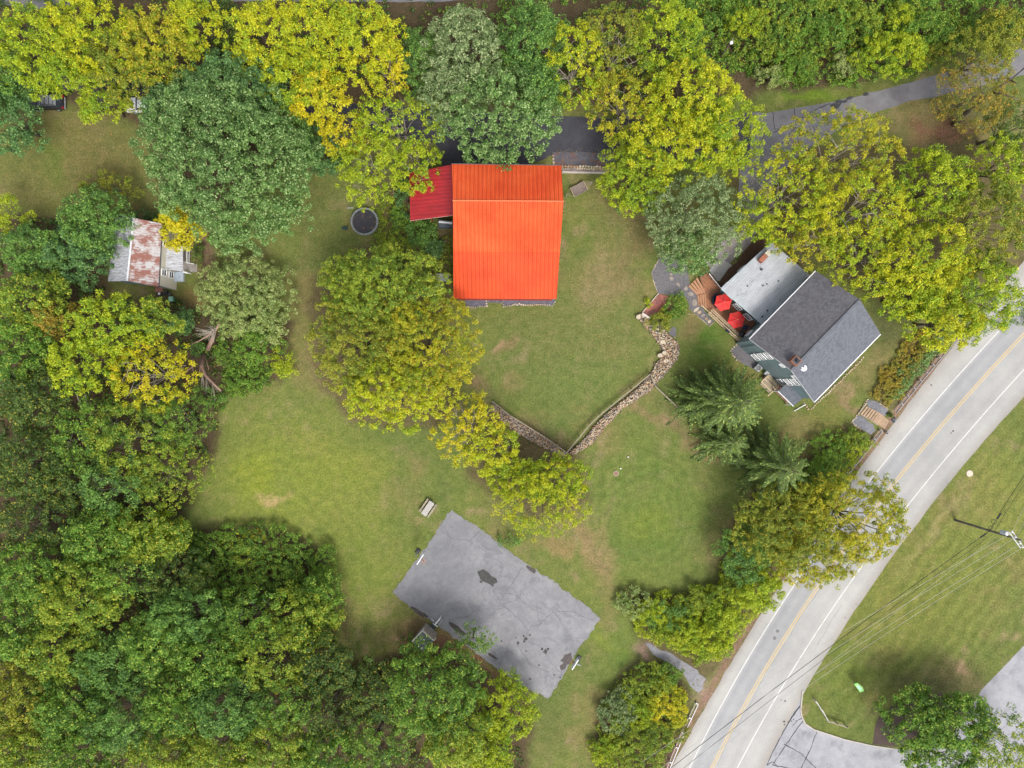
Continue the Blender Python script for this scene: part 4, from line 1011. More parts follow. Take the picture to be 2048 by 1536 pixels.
e = thing('forest_trunk', "two bare slanting stems showing in the dark gap left of the golden tree", 'tree trunk', tuple(PG(165,830)))
mb = MB(); limb(mb, [(168,830),(160,808),(154,790)], [0,4,8], .16); mb.build('trunk', BARK_PALE, e)
mb = MB(); limb(mb, [(181,828),(175,808),(170,790)], [0,4,8], .15); mb.build('trunk', BARK_PALE, e)

# fallen leaves scattered on the lawns and drives
rng = np.random.default_rng(77)
LX = []; 
for cx, cy, rx, ry, n in [(1150,640,150,120,900),(600,600,50,150,700),(140,320,170,100,500),(1260,450,60,90,500),(740,215,80,30,260),(640,430,50,90,260),(1330,1000,160,150,220),
     (650,900,200,100,400),(1170,320,80,25,240),(1880,250,90,40,700),(870,1300,90,50,420),(1640,230,120,60,200),(1100,1080,120,70,300),(1650,820,60,60,160),(990,1300,60,30,60),(1450,600,50,50,150),(1850,1380,120,60,160),(940,250,120,40,200),(1000,860,150,60,400),(833,515,12,26,160),(1220,750,120,100,500)]:
    a = rng.uniform(0,6.283,n); q = np.sqrt(rng.uniform(0,1,n)); LX.append(np.stack([cx+rx*q*np.cos(a), cy+ry*q*np.sin(a)], 1))
LX = np.concatenate(LX); x = (LX[:,0]-1024)/K; y = (768-LX[:,1])/K; z = gz(x,y)+.05
n = len(x); th = rng.uniform(0,6.283,n); s = rng.uniform(.03,.08,n)*rng.uniform(.6,1.2,n); u = np.stack([np.cos(th),np.sin(th),rng.normal(size=n)*.25],1); v = np.stack([-np.sin(th),np.cos(th),rng.normal(size=n)*.25],1)
p0 = np.stack([x,y,z],1); V = np.stack([p0-u*s[:,None],p0-v*s[:,None]*.6,p0+u*s[:,None],p0+v*s[:,None]*.6],1).reshape(-1,3)
me = np_mesh('fallen_leaves', V, np.arange(len(V)).reshape(-1,4))
for nm in ('lf','cl'):
    at = me.attributes.new(nm,'FLOAT','POINT'); at.data.foreach_set('value', np.repeat(rng.uniform(0,1,n),4).astype(np.float32))
LEAF['litter'] = leafmat("leaf_litter", (.42,.32,.14), (.27,.19,.10), (.38,.16,.05), .15)
o = link_mesh('fallen_leaves', me, LEAF['litter']); tag(o, "yellow and tan fallen leaves scattered over the lawns", 'fallen leaves', kind='stuff')

# coarse tufts and clover standing a little above the mown lawn
rng = np.random.default_rng(91); n = 60000
x = rng.uniform(-73,73,n); y = rng.uniform(-55,55,n); z = gz(x,y); px_ = 1024+x*K*H/(H-z); py_ = 768-y*K*H/(H-z)
k = (vnoise(x*.5,y*.5,61)*.6+vnoise(x*1.7,y*1.7,63)*.4) > .5
for wd in WOODS: k &= ~inside(px_, py_, wd)
k &= ~inside(px_, py_, COURT); k &= ~((px_ > fx(F_LE, py_)-6) & (px_ < fx(F_RE, py_)+4)); k &= ~inside(px_, py_, acc)
k &= ~((py_ < 350) & (px_ > 880) & (py_ > 150)); k &= ~inside(px_, py_, [(890,320),(1130,320),(1130,615),(890,615)]); k &= ~inside(px_, py_, [(1290,500),(1520,440),(1790,640),(1620,830),(1290,660)]); k &= ~inside(px_, py_, [(200,420),(400,420),(400,600),(200,600)])
x, y, z = x[k], y[k], z[k]
eb = np.array(dens([tuple(P(a,b_,0)[:2]) for a,b_ in COURT], .16, 0)); eb = eb+rng.normal(size=eb.shape)*.10          # grass creeping over the court's edge
x = np.concatenate([x, eb[:,0]]); y = np.concatenate([y, eb[:,1]]); z = np.concatenate([z, np.zeros(len(eb))])
pc = np.stack([x,y,z+.015],1); me = leaf_mesh('grass_tufts', pc, np.full(len(x),.07), rng.uniform(0,1,len(x)), 2, .12, 'broad', rng, flat=1.4)
LEAF['tuft'] = leafmat("grass_tuft", (.15,.175,.05), (.11,.145,.035), (.26,.22,.10), .12, .2)
o = link_mesh('grass_tufts', me, LEAF['tuft']); tag(o, "coarser grass tufts and clover scattered through the mown lawns", 'grass', kind='stuff')
# ------------------------------------------------------------------ buildings
def roofmat(name, c1, c2, **kw): return mat(name, c1, c2, **kw)
ORANGE = mat("orange_metal_roof", (.56,.092,.026), (.52,.066,.018), .25, .7, fine=5, fine_amt=.06, bmp=.02, spec=.15)
CRIMSON = mat("crimson_metal_roof", (.38,.018,.022), (.30,.016,.02), .8, .45, fine=6, fine_amt=.15, bmp=.02, spec=.5)
BARNW = mat("barn_board_wall", (.30,.05,.035), (.22,.04,.03), 2, fine=9, fine_amt=.2)
def streak(m, sx, sy, amt, seams=None):
    t = m.node_tree; b = [n for n in t.nodes if n.type == 'BSDF_PRINCIPLED'][0]; src = b.inputs['Base Color'].links[0].from_socket
    mp = N(t, "ShaderNodeMapping"); mp.inputs['Scale'].default_value = (sx, sy, .2); t.links.new(geo(t), mp.inputs[0])
    c = mix(t, 1, src, ramp(t, noise(t, 1.0, 6, .75, mp.outputs[0]), .3, .7, (1-amt,)*3+(1,), (1+amt*.5,)*3+(1,)), 'MULTIPLY')
    c = mix(t, 1, c, ramp(t, noise(t, .10, 4, .6, geo(t)), .35, .65, (.88,.80,.8,1), (1.08,1.15,1.15,1)), 'MULTIPLY')
    if seams:
        w_ = N(t, "ShaderNodeTexWave", bands_direction=seams[0]); w_.inputs['Scale'].default_value = seams[1]; t.links.new(geo(t), w_.inputs[0])
        c = mix(t, 1, c, ramp(t, w_.outputs['Fac'], 0, .35, (.76,.70,.70,1), (1.04,1.04,1.04,1)), 'MULTIPLY')
    t.links.new(c, b.inputs['Base Color'])
streak(ORANGE, 3.0, .25, .16, ('X', .58)); streak(CRIMSON, .25, 3.5, .30, ('Y', .62))
def lerp(a, b, t): return a+(b-a)*t
def ribbed(name, a, b, c, d, n, parent, mtl, rib=.05, thick=.05, wfrac=.25):
    """roof plane a-b (top edge) to d-c (bottom edge), n ribs running down the slope; closed underneath"""
    mb = MB(); nrm = (b-a).cross(d-a).normalized()
    if nrm.z < 0: nrm = -nrm
    top = []; 
    for i in range(n):
        for f, h in ((0,0),(1-wfrac,0),(1-wfrac*.8,rib),(1-wfrac*.2,rib)):
            t = (i+f)/n; top.append((t, h))
    top.append((1.0, 0)); V = []; 
    for t, h in top:
        V += [lerp(a,b,t)+nrm*h, lerp(d,c,t)+nrm*h]
    k = len(top); fs = [(2*i, 2*i+1, 2*i+3, 2*i+2) for i in range(k-1)]
    V += [a-nrm*thick, b-nrm*thick, c-nrm*thick, d-nrm*thick]; m = 2*k
    fs += [(m,m+1,m+2,m+3), (0,2*k-2,m+1,m), (1,m+3,m+2,2*k-1), (0,m,m+3,1), (2*k-2,2*k-1,m+2,m+1)]
    mb.add(V, fs); return mb.build(name, mtl, parent)
def wallbox(mb, pts, z0, tops): # vertical walls round an outline with varying tops
    n = len(pts)
    for i in range(n):
        a, b2 = pts[i], pts[(i+1) % n]
        mb.add([(a[0],a[1],z0),(b2[0],b2[1],z0),(b2[0],b2[1],tops[(i+1)%n]),(a[0],a[1],tops[i])], [(0,1,2,3)])

# --- barn
c0 = P(1015, 480, 0); barn = thing('barn', "large barn with a bright orange metal roof in the upper middle", 'barn', (c0.x, c0.y, 0))
NW_, NE_ = P(903.6,328.5,8.7), P(1122.8,331.5,8.7); RW, RE = P(906,401,10.4), P(1127,402.5,10.4); SW_, SE_ = P(907,597,4.9), P(1113,598,4.9)
ribbed('roof', RW, RE, NE_, NW_, 52, barn, ORANGE)
MW, ME = lerp(RW,SW_,.5), lerp(RE,SE_,.5)
ORANGE2 = mat("orange_metal_roof_lower", (.56,.070,.020), (.52,.055,.018), .25, .7, fine=5, fine_amt=.06, bmp=.02, spec=.15)
ribbed('roof', RW, RE, ME+Vector((0,-.05,0)), MW+Vector((0,-.05,0)), 52, barn, ORANGE)
streak(ORANGE2, 3.0, .25, .16, ('X', .58))
ribbed('roof', MW-Vector((0,0,.06)), ME-Vector((0,0,.06)), SE_, SW_, 52, barn, ORANGE2)
mb = MB(); mb.tube([RW+Vector((-.05,0,.05)), RE+Vector((.05,0,.05))], .09, 6); mb.build('ridge_cap', mat("ridge_cap", (.66,.17,.07), (.62,.14,.06), 1, .6, bmp=0), barn)
mb = MB(); ins = .35
wp = [(NW_.x+ins, NW_.y-ins), (NE_.x-ins, NE_.y-ins), (RE.x-ins-.15, RE.y), (SE_.x-ins, SE_.y+ins), (SW_.x+ins, SW_.y+ins), (RW.x+ins, RW.y)]
wallbox(mb, wp[::-1], -.2, [RW.z-.2, SW_.z+.02, SE_.z+.02, RE.z-.2, NE_.z-.2, NW_.z-.2]); mb.build('wall', BARNW, barn)
mb = MB(); mb.beam(NW_+Vector((-.02,.06,-.06)), NE_+Vector((.02,.06,-.06)), .10, .14); mb.build('gutter', mat("dark_gutter", (.12,.10,.10)), barn)
# lean-to
e = thing('lean_to', "crimson metal lean-to on the barn's left side", 'lean-to', tuple(P(862,400,0)))
a, b2, c2, d2 = P(903,329.5,6.6), P(908,430,6.6), P(820.5,441,4.6), P(818.5,346,4.6)
ribbed('roof', a, b2, c2, d2, 34, e, CRIMSON, .03)
mb = MB(); mb.tube([b2+Vector((0,-.03,-.02)), c2+Vector((0,-.03,-.02))], .05, 5); mb.build('edge_trim', mat("pale_trim", (.50,.25,.22)), e)
for (x, y) in [(824,352),(824,434),(860,432)]:
    p = P(x, y, 4.5); mb = MB(); mb.box((p.x,p.y,2.25),(.18,.18,4.5)); mb.build('post', BARNW, e)
mb = MB(); wallbox(mb, [(d2.x+.3,d2.y-.3),(a.x-.1,a.y-.4),(a.x-.1,a.y-.5),(d2.x+.3,d2.y-.4)], 0, [4.5,6.4,6.4,4.5]); mb.build('wall', BARNW, e)
e = thing('stock_tank', "pale pipe and tank showing below the lean-to beside the barn wall", 'tank', tuple(P(892,444,0)))
mb = MB(); mb.tube([P(878,443,1.5), P(905,446,1.5)], .25, 8); mb.build('pipe', METAL, e); mb = MB(); mb.box(tuple(P(893,450,.4)),(2.2,.9,.8)); mb.build('tank', mat("dark_tank",(.10,.12,.14)), e)

# stone edged bed under the barn's south wall
def stones_line(name, pix, size, z, parent, mtl_i=(0,1,2), seed=1, lvl=0.0, kind=None, drape=False):
    r = random.Random(seed); w3 = [P(x, y, lvl) for x, y in pix]
    d_ = dens([(p.x,p.y) for p in w3], size*1.05, .04, seed, closed=False); mbs = MB()
    for x, y in d_:
        zz = gzf(x,y) if drape else lvl
        mbs.box((x, y, zz+z*.5), (size*r.uniform(.8,1.15), size*r.uniform(.6,1.0), z*r.uniform(.7,1.2)), r.uniform(0,3.1), .8)
    o = mbs.build(name, STONE[mtl_i[0]], parent)
    for i in mtl_i[1:]: o.data.materials.append(STONE[i])
    for pf in o.data.polygons: pf.material_index = (pf.index//6*7919 >> 3) % len(mtl_i)
    if parent is None: tag(o, kind='structure')
    else: o['kind'] = 'stuff'
    return o
e = thing('gravel_bed', "narrow dark gravel bed with pale stone edging along the barn's south wall", 'garden bed', tuple(P(1020,602,0)))
sheet('gravel', [(925,590),(1112,592),(1110,604),(1104,611),(1008,611),(1006,606),(976,606),(974,613),(934,613)], .05, mat("slate_gravel", (.15,.15,.19), (.09,.09,.11), 3, fine=16, fine_amt=.6, bmp=.8), .5, .04, 3, parent=None)
stones_line('edging', [(934,614),(955,614),(974,612),(972,597)], .26, .16, e, seed=2)
stones_line('edging', [(1005,597),(1007,613),(1030,609),(1060,610),(1090,609),(1104,612),(1110,604),(1107,597)], .26, .16, e, seed=3)
e = thing('stone_terrace_wall', "low stone retaining wall edging the parking bay north of the hammock", 'stone wall', tuple(P(1170,336,0)))
sheet('grit_strip', [(1108,336),(1215,337),(1213,346),(1124,345)], .02, GRAVEL_L, .6, .05, 3)
stones_line('stone_course', [(1107,334),(1160,334),(1228,336)], .36, .35, e, (0,1,3), 5)
stones_line('stone_course', [(1112,338),(1160,338),(1222,340)], .30, .25, e, (0,1,2), 6)
stones_line('stone_course', [(1106,312),(1107,332)], .34, .3, e, (3,0,1), 7)
mb = MB(); mb.beam(P(1124,344.5,.12), P(1214,346,.12), .25, .25); mb.build('curb', KERB, e)

# --- grey house
HW = P(1474.5,684.3,0)                      # west corner on the ground
A_, D_, C_ = P(1502.5,676,6.8), P(1631,801,6.8), P(1760,672,6.8)
u = (D_-A_); Lg = u.length; u.normalize(); v = Vector((-u.y, u.x, 0)); 
if v.dot(C_-D_) < 0: v = -v
Le = (C_-D_).dot(v); N_ = A_+v*Le; C_ = D_+v*Le
rise = 3.0; ov = .25
Rw, Re = A_+u*Lg/2+Vector((0,0,rise)), N_+u*Lg/2+Vector((0,0,rise))
house = thing('house', "grey-green clapboard house with two-tone grey shingle roof near the road", 'house', (A_.x+u.x*Lg/2+v.x*Le/2, A_.y+u.y*Lg/2+v.y*Le/2, 0))
def shingle(name, c1, c2, c3):
    m, t, b, out = newmat(name); g = geo(t)
    vr = N(t, "ShaderNodeVectorRotate"); vr.inputs['Axis'].default_value = (0,0,1); vr.inputs['Angle'].default_value = -math.atan2(v.y, v.x); t.links.new(g, vr.inputs['Vector'])
    mp = N(t, "ShaderNodeMapping"); mp.inputs['Scale'].default_value = (1,1,0); t.links.new(vr.outputs[0], mp.inputs[0])
    br = N(t, "ShaderNodeTexBrick"); br.inputs['Scale'].default_value = 1; br.inputs['Brick Width'].default_value = .34; br.inputs['Row Height'].default_value = .24
    br.inputs['Mortar Size'].default_value = .006; br.inputs['Color1'].default_value = (*c1,1); br.inputs['Color2'].default_value = (*c2,1); br.inputs['Mortar'].default_value = (*[x*.5 for x in c2],1); br.inputs['Bias'].default_value = -.1
    t.links.new(mp.outputs[0], br.inputs[0])
    c = mix(t, ramp(t, noise(t,.35,5,.65,g), .42,.62), br.outputs[0], mix(t,.55,br.outputs[0],c3))
    fa = noise(t, 12, 3, .8, g); c = mix(t, 1, c, ramp(t, fa, .3,.7,(.8,)*3+(1,),(1.2,)*3+(1,)), 'MULTIPLY')
    t.links.new(c, b.inputs['Base Color']); b.inputs['Roughness'].default_value = .9; return m
SH_L = shingle("light_grey_shingle", (.12,.127,.148), (.078,.084,.10), (.11,.117,.132)); SH_D = shingle("dark_grey_shingle", (.13,.127,.138), (.08,.078,.088), (.10,.092,.098))
def courses(name, top0, top1, bot0, bot1, step, parent, mtl):
    mb = MB(); nrm = (top1-top0).cross(bot0-top0).normalized(); nrm = nrm if nrm.z > 0 else -nrm
    n = max(1, int((bot0-top0).length/step)); V = []; fs = []
    for i in range(n):
        p0, p1 = lerp(top0,bot0,i/n), lerp(top1,bot1,i/n); q0, q1 = lerp(top0,bot0,(i+1)/n)+nrm*.028, lerp(top1,bot1,(i+1)/n)+nrm*.028
        k = len(V); V += [p0, p1, q1, q0, lerp(top1,bot1,(i+1)/n)+nrm*0, lerp(top0,bot0,(i+1)/n)+nrm*0]; fs += [(k,k+1,k+2,k+3),(k+3,k+2,k+4,k+5)]
    k = len(V); V += [top0-nrm*.12, top1-nrm*.12, bot1-nrm*.12, bot0-nrm*.12]; fs += [(k+3,k+2,k+1,k),(k-1,k-2,k+2,k+3),(0,3+6*(n-1),k+3,k),(1,k+1,k+2,2+6*(n-1))]
    mb.add(V, fs); return mb.build(name, mtl, parent)
e1, e2 = -v*ov, v*ov; dn = rise/(Lg/2)
rSE = courses('roof', Rw+e1, Re+e2, D_+e1, C_+e2, .24, house, SH_L); rSE['label'] = "lighter grey shingle slope facing the road"
rNW = courses('roof', Rw+e1, Re+e2, A_+e1, N_+e2, .24, house, SH_D); rNW['label'] = "darker brownish shingle slope"
mb = MB(); mb.beam(Rw+e1+Vector((0,0,.05)), Re+e2+Vector((0,0,.05)), .28, .05); mb.build('ridge_cap', SH_L, rSE)
mb = MB()
for a, b2 in ((A_+e1, Rw+e1), (Rw+e1, D_+e1)): mb.beam(a-v*.03-Vector((0,0,.1)), b2-v*.03-Vector((0,0,.1)), .05, .2)
mb.build('rake_board', mat("rake_board",(.45,.46,.47)), house)
mb = MB(); mb.beam(A_+e1-u*.08-Vector((0,0,.1)), N_+e2-u*.08-Vector((0,0,.1)), .12, .13); mb.build('gutter', WHITE, house)
mb = MB(); mb.beam(D_+e1+u*.08-Vector((0,0,.1)), C_+e2+u*.08-Vector((0,0,.1)), .12, .13); mb.build('gutter', WHITE, house)
CLAP, t, b, out = newmat("clapboard"); g = geo(t); sp = N(t,"ShaderNodeSeparateXYZ"); t.links.new(g, sp.inputs[0])
mm = N(t,"ShaderNodeMath",operation='FRACT'); ms = N(t,"ShaderNodeMath",operation='MULTIPLY'); ms.inputs[1].default_value = 5.5; t.links.new(sp.outputs[2], ms.inputs[0]); t.links.new(ms.outputs[0], mm.inputs[0])
c = mix(t, ramp(t, mm.outputs[0], .0,.15,(.62,)*3+(1,),(1,1,1,1)), (0,0,0), (.165,.235,.255)); c = mix(t, 1, c, ramp(t, noise(t,.6,4,.6,g),.3,.7,(.88,)*3+(1,),(1.1,)*3+(1,)),'MULTIPLY')
t.links.new(c, b.inputs['Base Color']); b.inputs['Roughness'].default_value = .6; bump(t, b, mm.outputs[0], .5, .02)
W_ = Vector((A_.x,A_.y,0))+u*ov*1.2+v*0.0; 
wlA = W_; wlD = Vector((D_.x,D_.y,0))-u*ov*1.2; wlC = wlD+v*Le; wlN = wlA+v*Le
mb = MB(); hh = 6.8-.12; rr2 = (rise*(1-2*ov*1.2/Lg))
mid0 = (wlA+wlD)/2; mid1 = (wlN+wlC)/2
e_h = hh+dn*ov*1.2
mb.add([wlA+Vector((0,0,-1)), wlD+Vector((0,0,-1)), wlD+Vector((0,0,e_h)), mid0+Vector((0,0,6.8+rise-.12)), wlA+Vector((0,0,e_h))], [(0,1,2,3,4)])
mb.add([wlN+Vector((0,0,-1)), wlC+Vector((0,0,-1)), wlC+Vector((0,0,e_h)), mid1+Vector((0,0,6.8+rise-.12)), wlN+Vector((0,0,e_h))], [(4,3,2,1,0)])
mb.add([wlA+Vector((0,0,-1)), wlN+Vector((0,0,-1)), wlN+Vector((0,0,e_h)), wlA+Vector((0,0,e_h))], [(0,1,2,3)])
mb.add([wlD+Vector((0,0,-1)), wlC+Vector((0,0,-1)), wlC+Vector((0,0,e_h)), wlD+Vector((0,0,e_h))], [(0,1,2,3)])
mb.build('wall', CLAP, house)
def window(org, ax, out_, s, z, w2, h2, parent, slats=3):
    """window centred s metres along ax from org at sill z; out_ = outward normal"""
    c = org+ax*s+out_*.04; fr = MB()
    def bar(a0, a1, b0, b1, dpt=.08): 
        fr.add([c+ax*a0+Vector((0,0,b0)), c+ax*a1+Vector((0,0,b0)), c+ax*a1+Vector((0,0,b1)), c+ax*a0+Vector((0,0,b1)),
                c+ax*a0+out_*dpt+Vector((0,0,b0)), c+ax*a1+out_*dpt+Vector((0,0,b0)), c+ax*a1+out_*dpt+Vector((0,0,b1)), c+ax*a0+out_*dpt+Vector((0,0,b1))],
               [(0,1,2,3),(7,6,5,4),(0,4,5,1),(1,5,6,2),(2,6,7,3),(3,7,4,0)])
    t_ = .11
    bar(-w2/2,-w2/2+t_,z,z+h2); bar(w2/2-t_,w2/2,z,z+h2); bar(-w2/2+t_,w2/2-t_,z,z+t_,.10); bar(-w2/2+t_,w2/2-t_,z+h2-t_,z+h2,.10)
    bar(-w2/2+t_,w2/2-t_,z+h2*.5-.03,z+h2*.5+.03,.07)
    f = fr.build('window', WHITE, parent)
    pn = MB(); q = .02; pn.add([c+ax*(-w2/2+t_)+out_*q+Vector((0,0,z+t_)), c+ax*(w2/2-t_)+out_*q+Vector((0,0,z+t_)), c+ax*(w2/2-t_)+out_*q+Vector((0,0,z+h2-t_)), c+ax*(-w2/2+t_)+out_*q+Vector((0,0,z+h2-t_))], [(0,1,2,3)])
    pn.build('pane', GLASSM, f); return f
for s in (3.0, 8.0):
    for z in (1.1, 3.45, 5.75): window(wlA, u, -v, s, z, 1.3, 1.5, house)
for s in (4.9, 7.1): window(wlA, u, -v, s, 7.35, .8, .95, house)
for s in (1.6, 3.0): window(wlA, v, -u, s, 4.6, 1.1, 1.4, house)
window(wlA, v, -u, 1.6, 1.3, 1.1, 1.5, house)
mb = MB(); mb.beam(wlA-v*.05-u*.05+Vector((0,0,0)), wlA-v*.05-u*.05+Vector((0,0,e_h-.1)), .14, .14); mb.build('corner_board', mat("dark_teal_trim",(.10,.15,.165)), house)
mb = MB(); mb.tube([wlA-v*.1+u*.9+Vector((0,0,.3)), wlA-v*.1+u*.9+Vector((0,0,e_h-.1))], .05, 6); mb.build('downpipe', mat("teal_pipe",(.12,.18,.20)), house)
# chimney, vent and satellite dish on the roof
ch = P(1590,722,9.9); cd = [ch+u*sx*.52+v*sy*.52 for sx, sy in ((-1,-1),(1,-1),(1,1),(-1,1))]
mb = MB(); mb.prism([(p.x,p.y) for p in cd], 8.6, 10.4); chim = mb.build('chimney', mat("orange_brick_stack",(.27,.12,.08),(.20,.10,.07),4,fine=9,fine_amt=.3), house)
mb = MB(); mb.prism([(p.x,p.y) for p in [ch+u*sx*.38+v*sy*.38 for sx, sy in ((-1,-1),(1,-1),(1,1),(-1,1))]], 10.4, 10.45); mb.build('crown', mat("slate_cap",(.07,.085,.10)), chim)
mb = MB(); mb.tube([ch+Vector((0,0,.6)), ch+Vector((0,0,.95))], .2, 10); mb.build('flue', BLACK, chim)
e = thing('satellite_dish', "white satellite dish with bracket on the shingle roof beside the chimney", 'satellite dish', tuple(P(1604,738,8.9)))
p = P(1607.5,736.5,9.3); mb = MB(); k = 14
vv_ = [p+Vector((0,0,-.08))]+[p+Vector((.42*math.cos(i*2*math.pi/k), .42*math.sin(i*2*math.pi/k), .05)) for i in range(k)]
mb.add(vv_, [(0, 1+i, 1+(i+1) % k) for i in range(k)]); mb.add([q+Vector((0,0,-.03)) for q in vv_], [(0, 1+(i+1) % k, 1+i) for i in range(k)]); mb.build('dish', WHITE, e)
mb = MB(); mb.tube([P(1600,742,8.95), P(1602.5,739,9.25), p], .10, 6); mb.tube([P(1601,736,9.3), P(1604,734.5,9.4), p], .06, 6); mb.build('bracket', WHITE, e)
# flat roofed wing
SILV = mat("silver_metal_roof", (.42,.44,.46), (.35,.365,.385), .5, .5, fine=5, fine_amt=.12, bmp=.03, c3=(.22,.215,.20), s3=.45, lo3=.60, hi3=.75)
wz = 3.7
_t = SILV.node_tree; _b = [n for n in _t.nodes if n.type == 'BSDF_PRINCIPLED'][0]; _src = _b.inputs['Base Color'].links[0].from_socket
_vr = N(_t, "ShaderNodeVectorRotate"); _vr.inputs['Axis'].default_value = (0,0,1); _vr.inputs['Angle'].default_value = -math.atan2(v.y, v.x); _t.links.new(geo(_t), _vr.inputs['Vector'])
_wv = N(_t, "ShaderNodeTexWave", bands_direction='Y'); _wv.inputs['Scale'].default_value = 1.05; _wv.inputs['Distortion'].default_value = .25; _wv.inputs['Detail'].default_value = 2; _t.links.new(_vr.outputs[0], _wv.inputs[0])
_mp = N(_t, "ShaderNodeMapping"); _mp.inputs['Scale'].default_value = (.5, 4, 1); _t.links.new(_vr.outputs[0], _mp.inputs[0])
_c = mix(_t, ramp(_t, _wv.outputs['Fac'], .0, .35, (1,1,1,1), (0,0,0,1)), _src, mix(_t, .45, _src, (.20,.20,.20)))
_c = mix(_t, 1, _c, ramp(_t, noise(_t, 1.2, 5, .7, _mp.outputs[0]), .3, .7, (.84,)*3+(1,), (1.1,)*3+(1,)), 'MULTIPLY'); _t.links.new(_c, _b.inputs['Base Color'])
Ww, Ws = P(1442.5,577.5,wz), P(1526.5,649,wz); Wn = P(1542.6,485,wz); We = Wn+(Ws-Ww); 
wing = thing('house_wing', "single-storey teal wing with flat silver metal roof joined to the grey house", 'house extension', (Ww.x+3, Ww.y+1, 0))
rf = ribbed('roof', Wn+Vector((0,0,.25)), We, Ws, Ww+Vector((0,0,.25)), 1, wing, SILV, 0, .1)
bpy.data.objects.remove(rf, do_unlink=True)
rf = ribbed('roof', Ww+Vector((0,0,.22)), Ws, We, Wn+Vector((0,0,.22)), 1, wing, SILV, 0, .1); bpy.data.objects.remove(rf, do_unlink=True)
# seams run from the deck side towards the north-east
rf = ribbed('roof', Wn+Vector((0,0,.22)), We+Vector((0,0,0)), Ws+Vector((0,0,0)), Ww+Vector((0,0,.22)), 30, wing, SILV, .03, .10, .2)
mb = MB()
for a, b2 in ((Ww, Ws), (Ww, Wn)):
    n2 = (-v if b2 is Ws else -u); mb.beam(a+Vector((0,0,.12))+n2*.05, b2+Vector((0,0,.12 if b2 is Wn else -.05))+n2*.05, .12, .14)
mb.build('gutter', mat("pale_teal_trim",(.42,.50,.53)), wing)
MOSS = mat("moss_stain", (.16,.15,.08), (.10,.10,.06), 3, fine=9, fine_amt=.5)
mb = MB(); i1 = Ww+u*.35+v*.45; i2 = Ws-u*.1+v*.45; i3 = We-u*.1-v*.3; i4 = Wn+u*.35-v*.3
for q in (i1,i2,i3,i4): q.z = -.3
wallbox(mb, [tuple(q) for q in (i1,i2,i3,i4)], -.3, [wz+.1,wz-.1,wz-.1,wz+.1]); mb.build('wall', CLAP, wing)
for s in (1.3, 3.3, 5.3): window(i1, u, -v, s, 1.2, 1.3, 1.6, wing)
for s in (1.2, 4.2): window(i1, v, -u, s, 1.2, 1.0, 1.5, wing)
BR2 = mat("orange_brick",(.33,.125,.075),(.26,.10,.065),4,fine=9,fine_amt=.3)
q = P(1526.5,516.5,4.6); mb = MB(); mb.prism([tuple((q+u*a+v*b3)[:2]) for a, b3 in ((-.32,-.55),(.32,-.55),(.32,.55),(-.32,.55))], 3.6, 4.7); ch2 = mb.build('chimney', BR2, wing)
mb = MB(); mb.prism([tuple((q+v*.95+u*a+v*b3)[:2]) for a, b3 in ((-.36,-.33),(.36,-.33),(.36,.33),(-.36,.33))], 3.7, 4.75); mb.build('chimney_cap', mat("lime_mortar",(.55,.50,.40)), wing)
for (x, y, r, h2) in [(1522.5,539,.16,.25),(1526,571.5,.09,.2),(1495,572,.12,.04),(1534,568,.1,.03),(1557,562,.1,.03),(1535,621,.12,.05),(1525,633,.12,.04)]:
    p = P(x,y,wz+.2); mb = MB(); mb.tube([p-Vector((0,0,.15)), p+Vector((0,0,h2))], r, 8); mb.build('roof_vent', mat("dark_vent",(.07,.075,.08)) if 'dv' not in globals() else dv, wing); dv = bpy.data.materials['dark_vent']
# porch at the south corner
pz = 2.9; pr = [P(1595,786,pz), P(1622,786,pz), P(1629,799,pz), P(1619.5,808.5,pz)]
porch = thing('porch', "small corner porch with dark sloping roof slab on the grey house", 'porch', (pr[3].x-.8, pr[3].y+1, 0))
ps = [wlD-u*3.0-v*1.55, wlD-u*3.0, wlD+v*0, wlD-v*1.55]
mb = MB(); mb.prism([(p.x,p.y) for p in ps], [2.75,3.15,3.15,2.75], [2.87,3.27,3.27,2.87]); mb.build('roof', mat("porch_shingle",(.13,.14,.165),(.09,.10,.12),2,fine=10,fine_amt=.3), porch)
mb = MB(); mb.beam(ps[0]+Vector((0,0,2.83)), ps[3]+Vector((0,0,2.83)), .1, .12); mb.build('gutter', WHITE, porch)
for q in (ps[0]+v*.15+u*.15, ps[3]+v*.15-u*.15): 
    mb = MB(); mb.box((q.x,q.y,1.45),(.14,.14,2.7), math.atan2(u.y,u.x)); mb.build('post', WHITE, porch)
fl = [wlD-u*5.2-v*1.2, wlD-u*5.2, wlD, wlD-v*1.2]
for i in range(9):
    a = wlD-u*5.2-v*(1.18-i*.13); mb = MB(); mb.beam(a+Vector((0,0,.4)), a+u*5.1+Vector((0,0,.4)), .115, .05); mb.build('floor_board', mat("porch_board",(.30,.17,.12),(.22,.13,.1),2,fine=9) if 'PBM' not in globals() else PBM, porch); PBM = bpy.data.materials['porch_board']
mb = MB(); mb.tube([P(1611,809,.3), P(1588,822,.12)], .06, 6); o = mb.build('downpipe', WHITE); tag(o, "white downpipe extension lying on the lawn by the corner porch", 'downpipe')
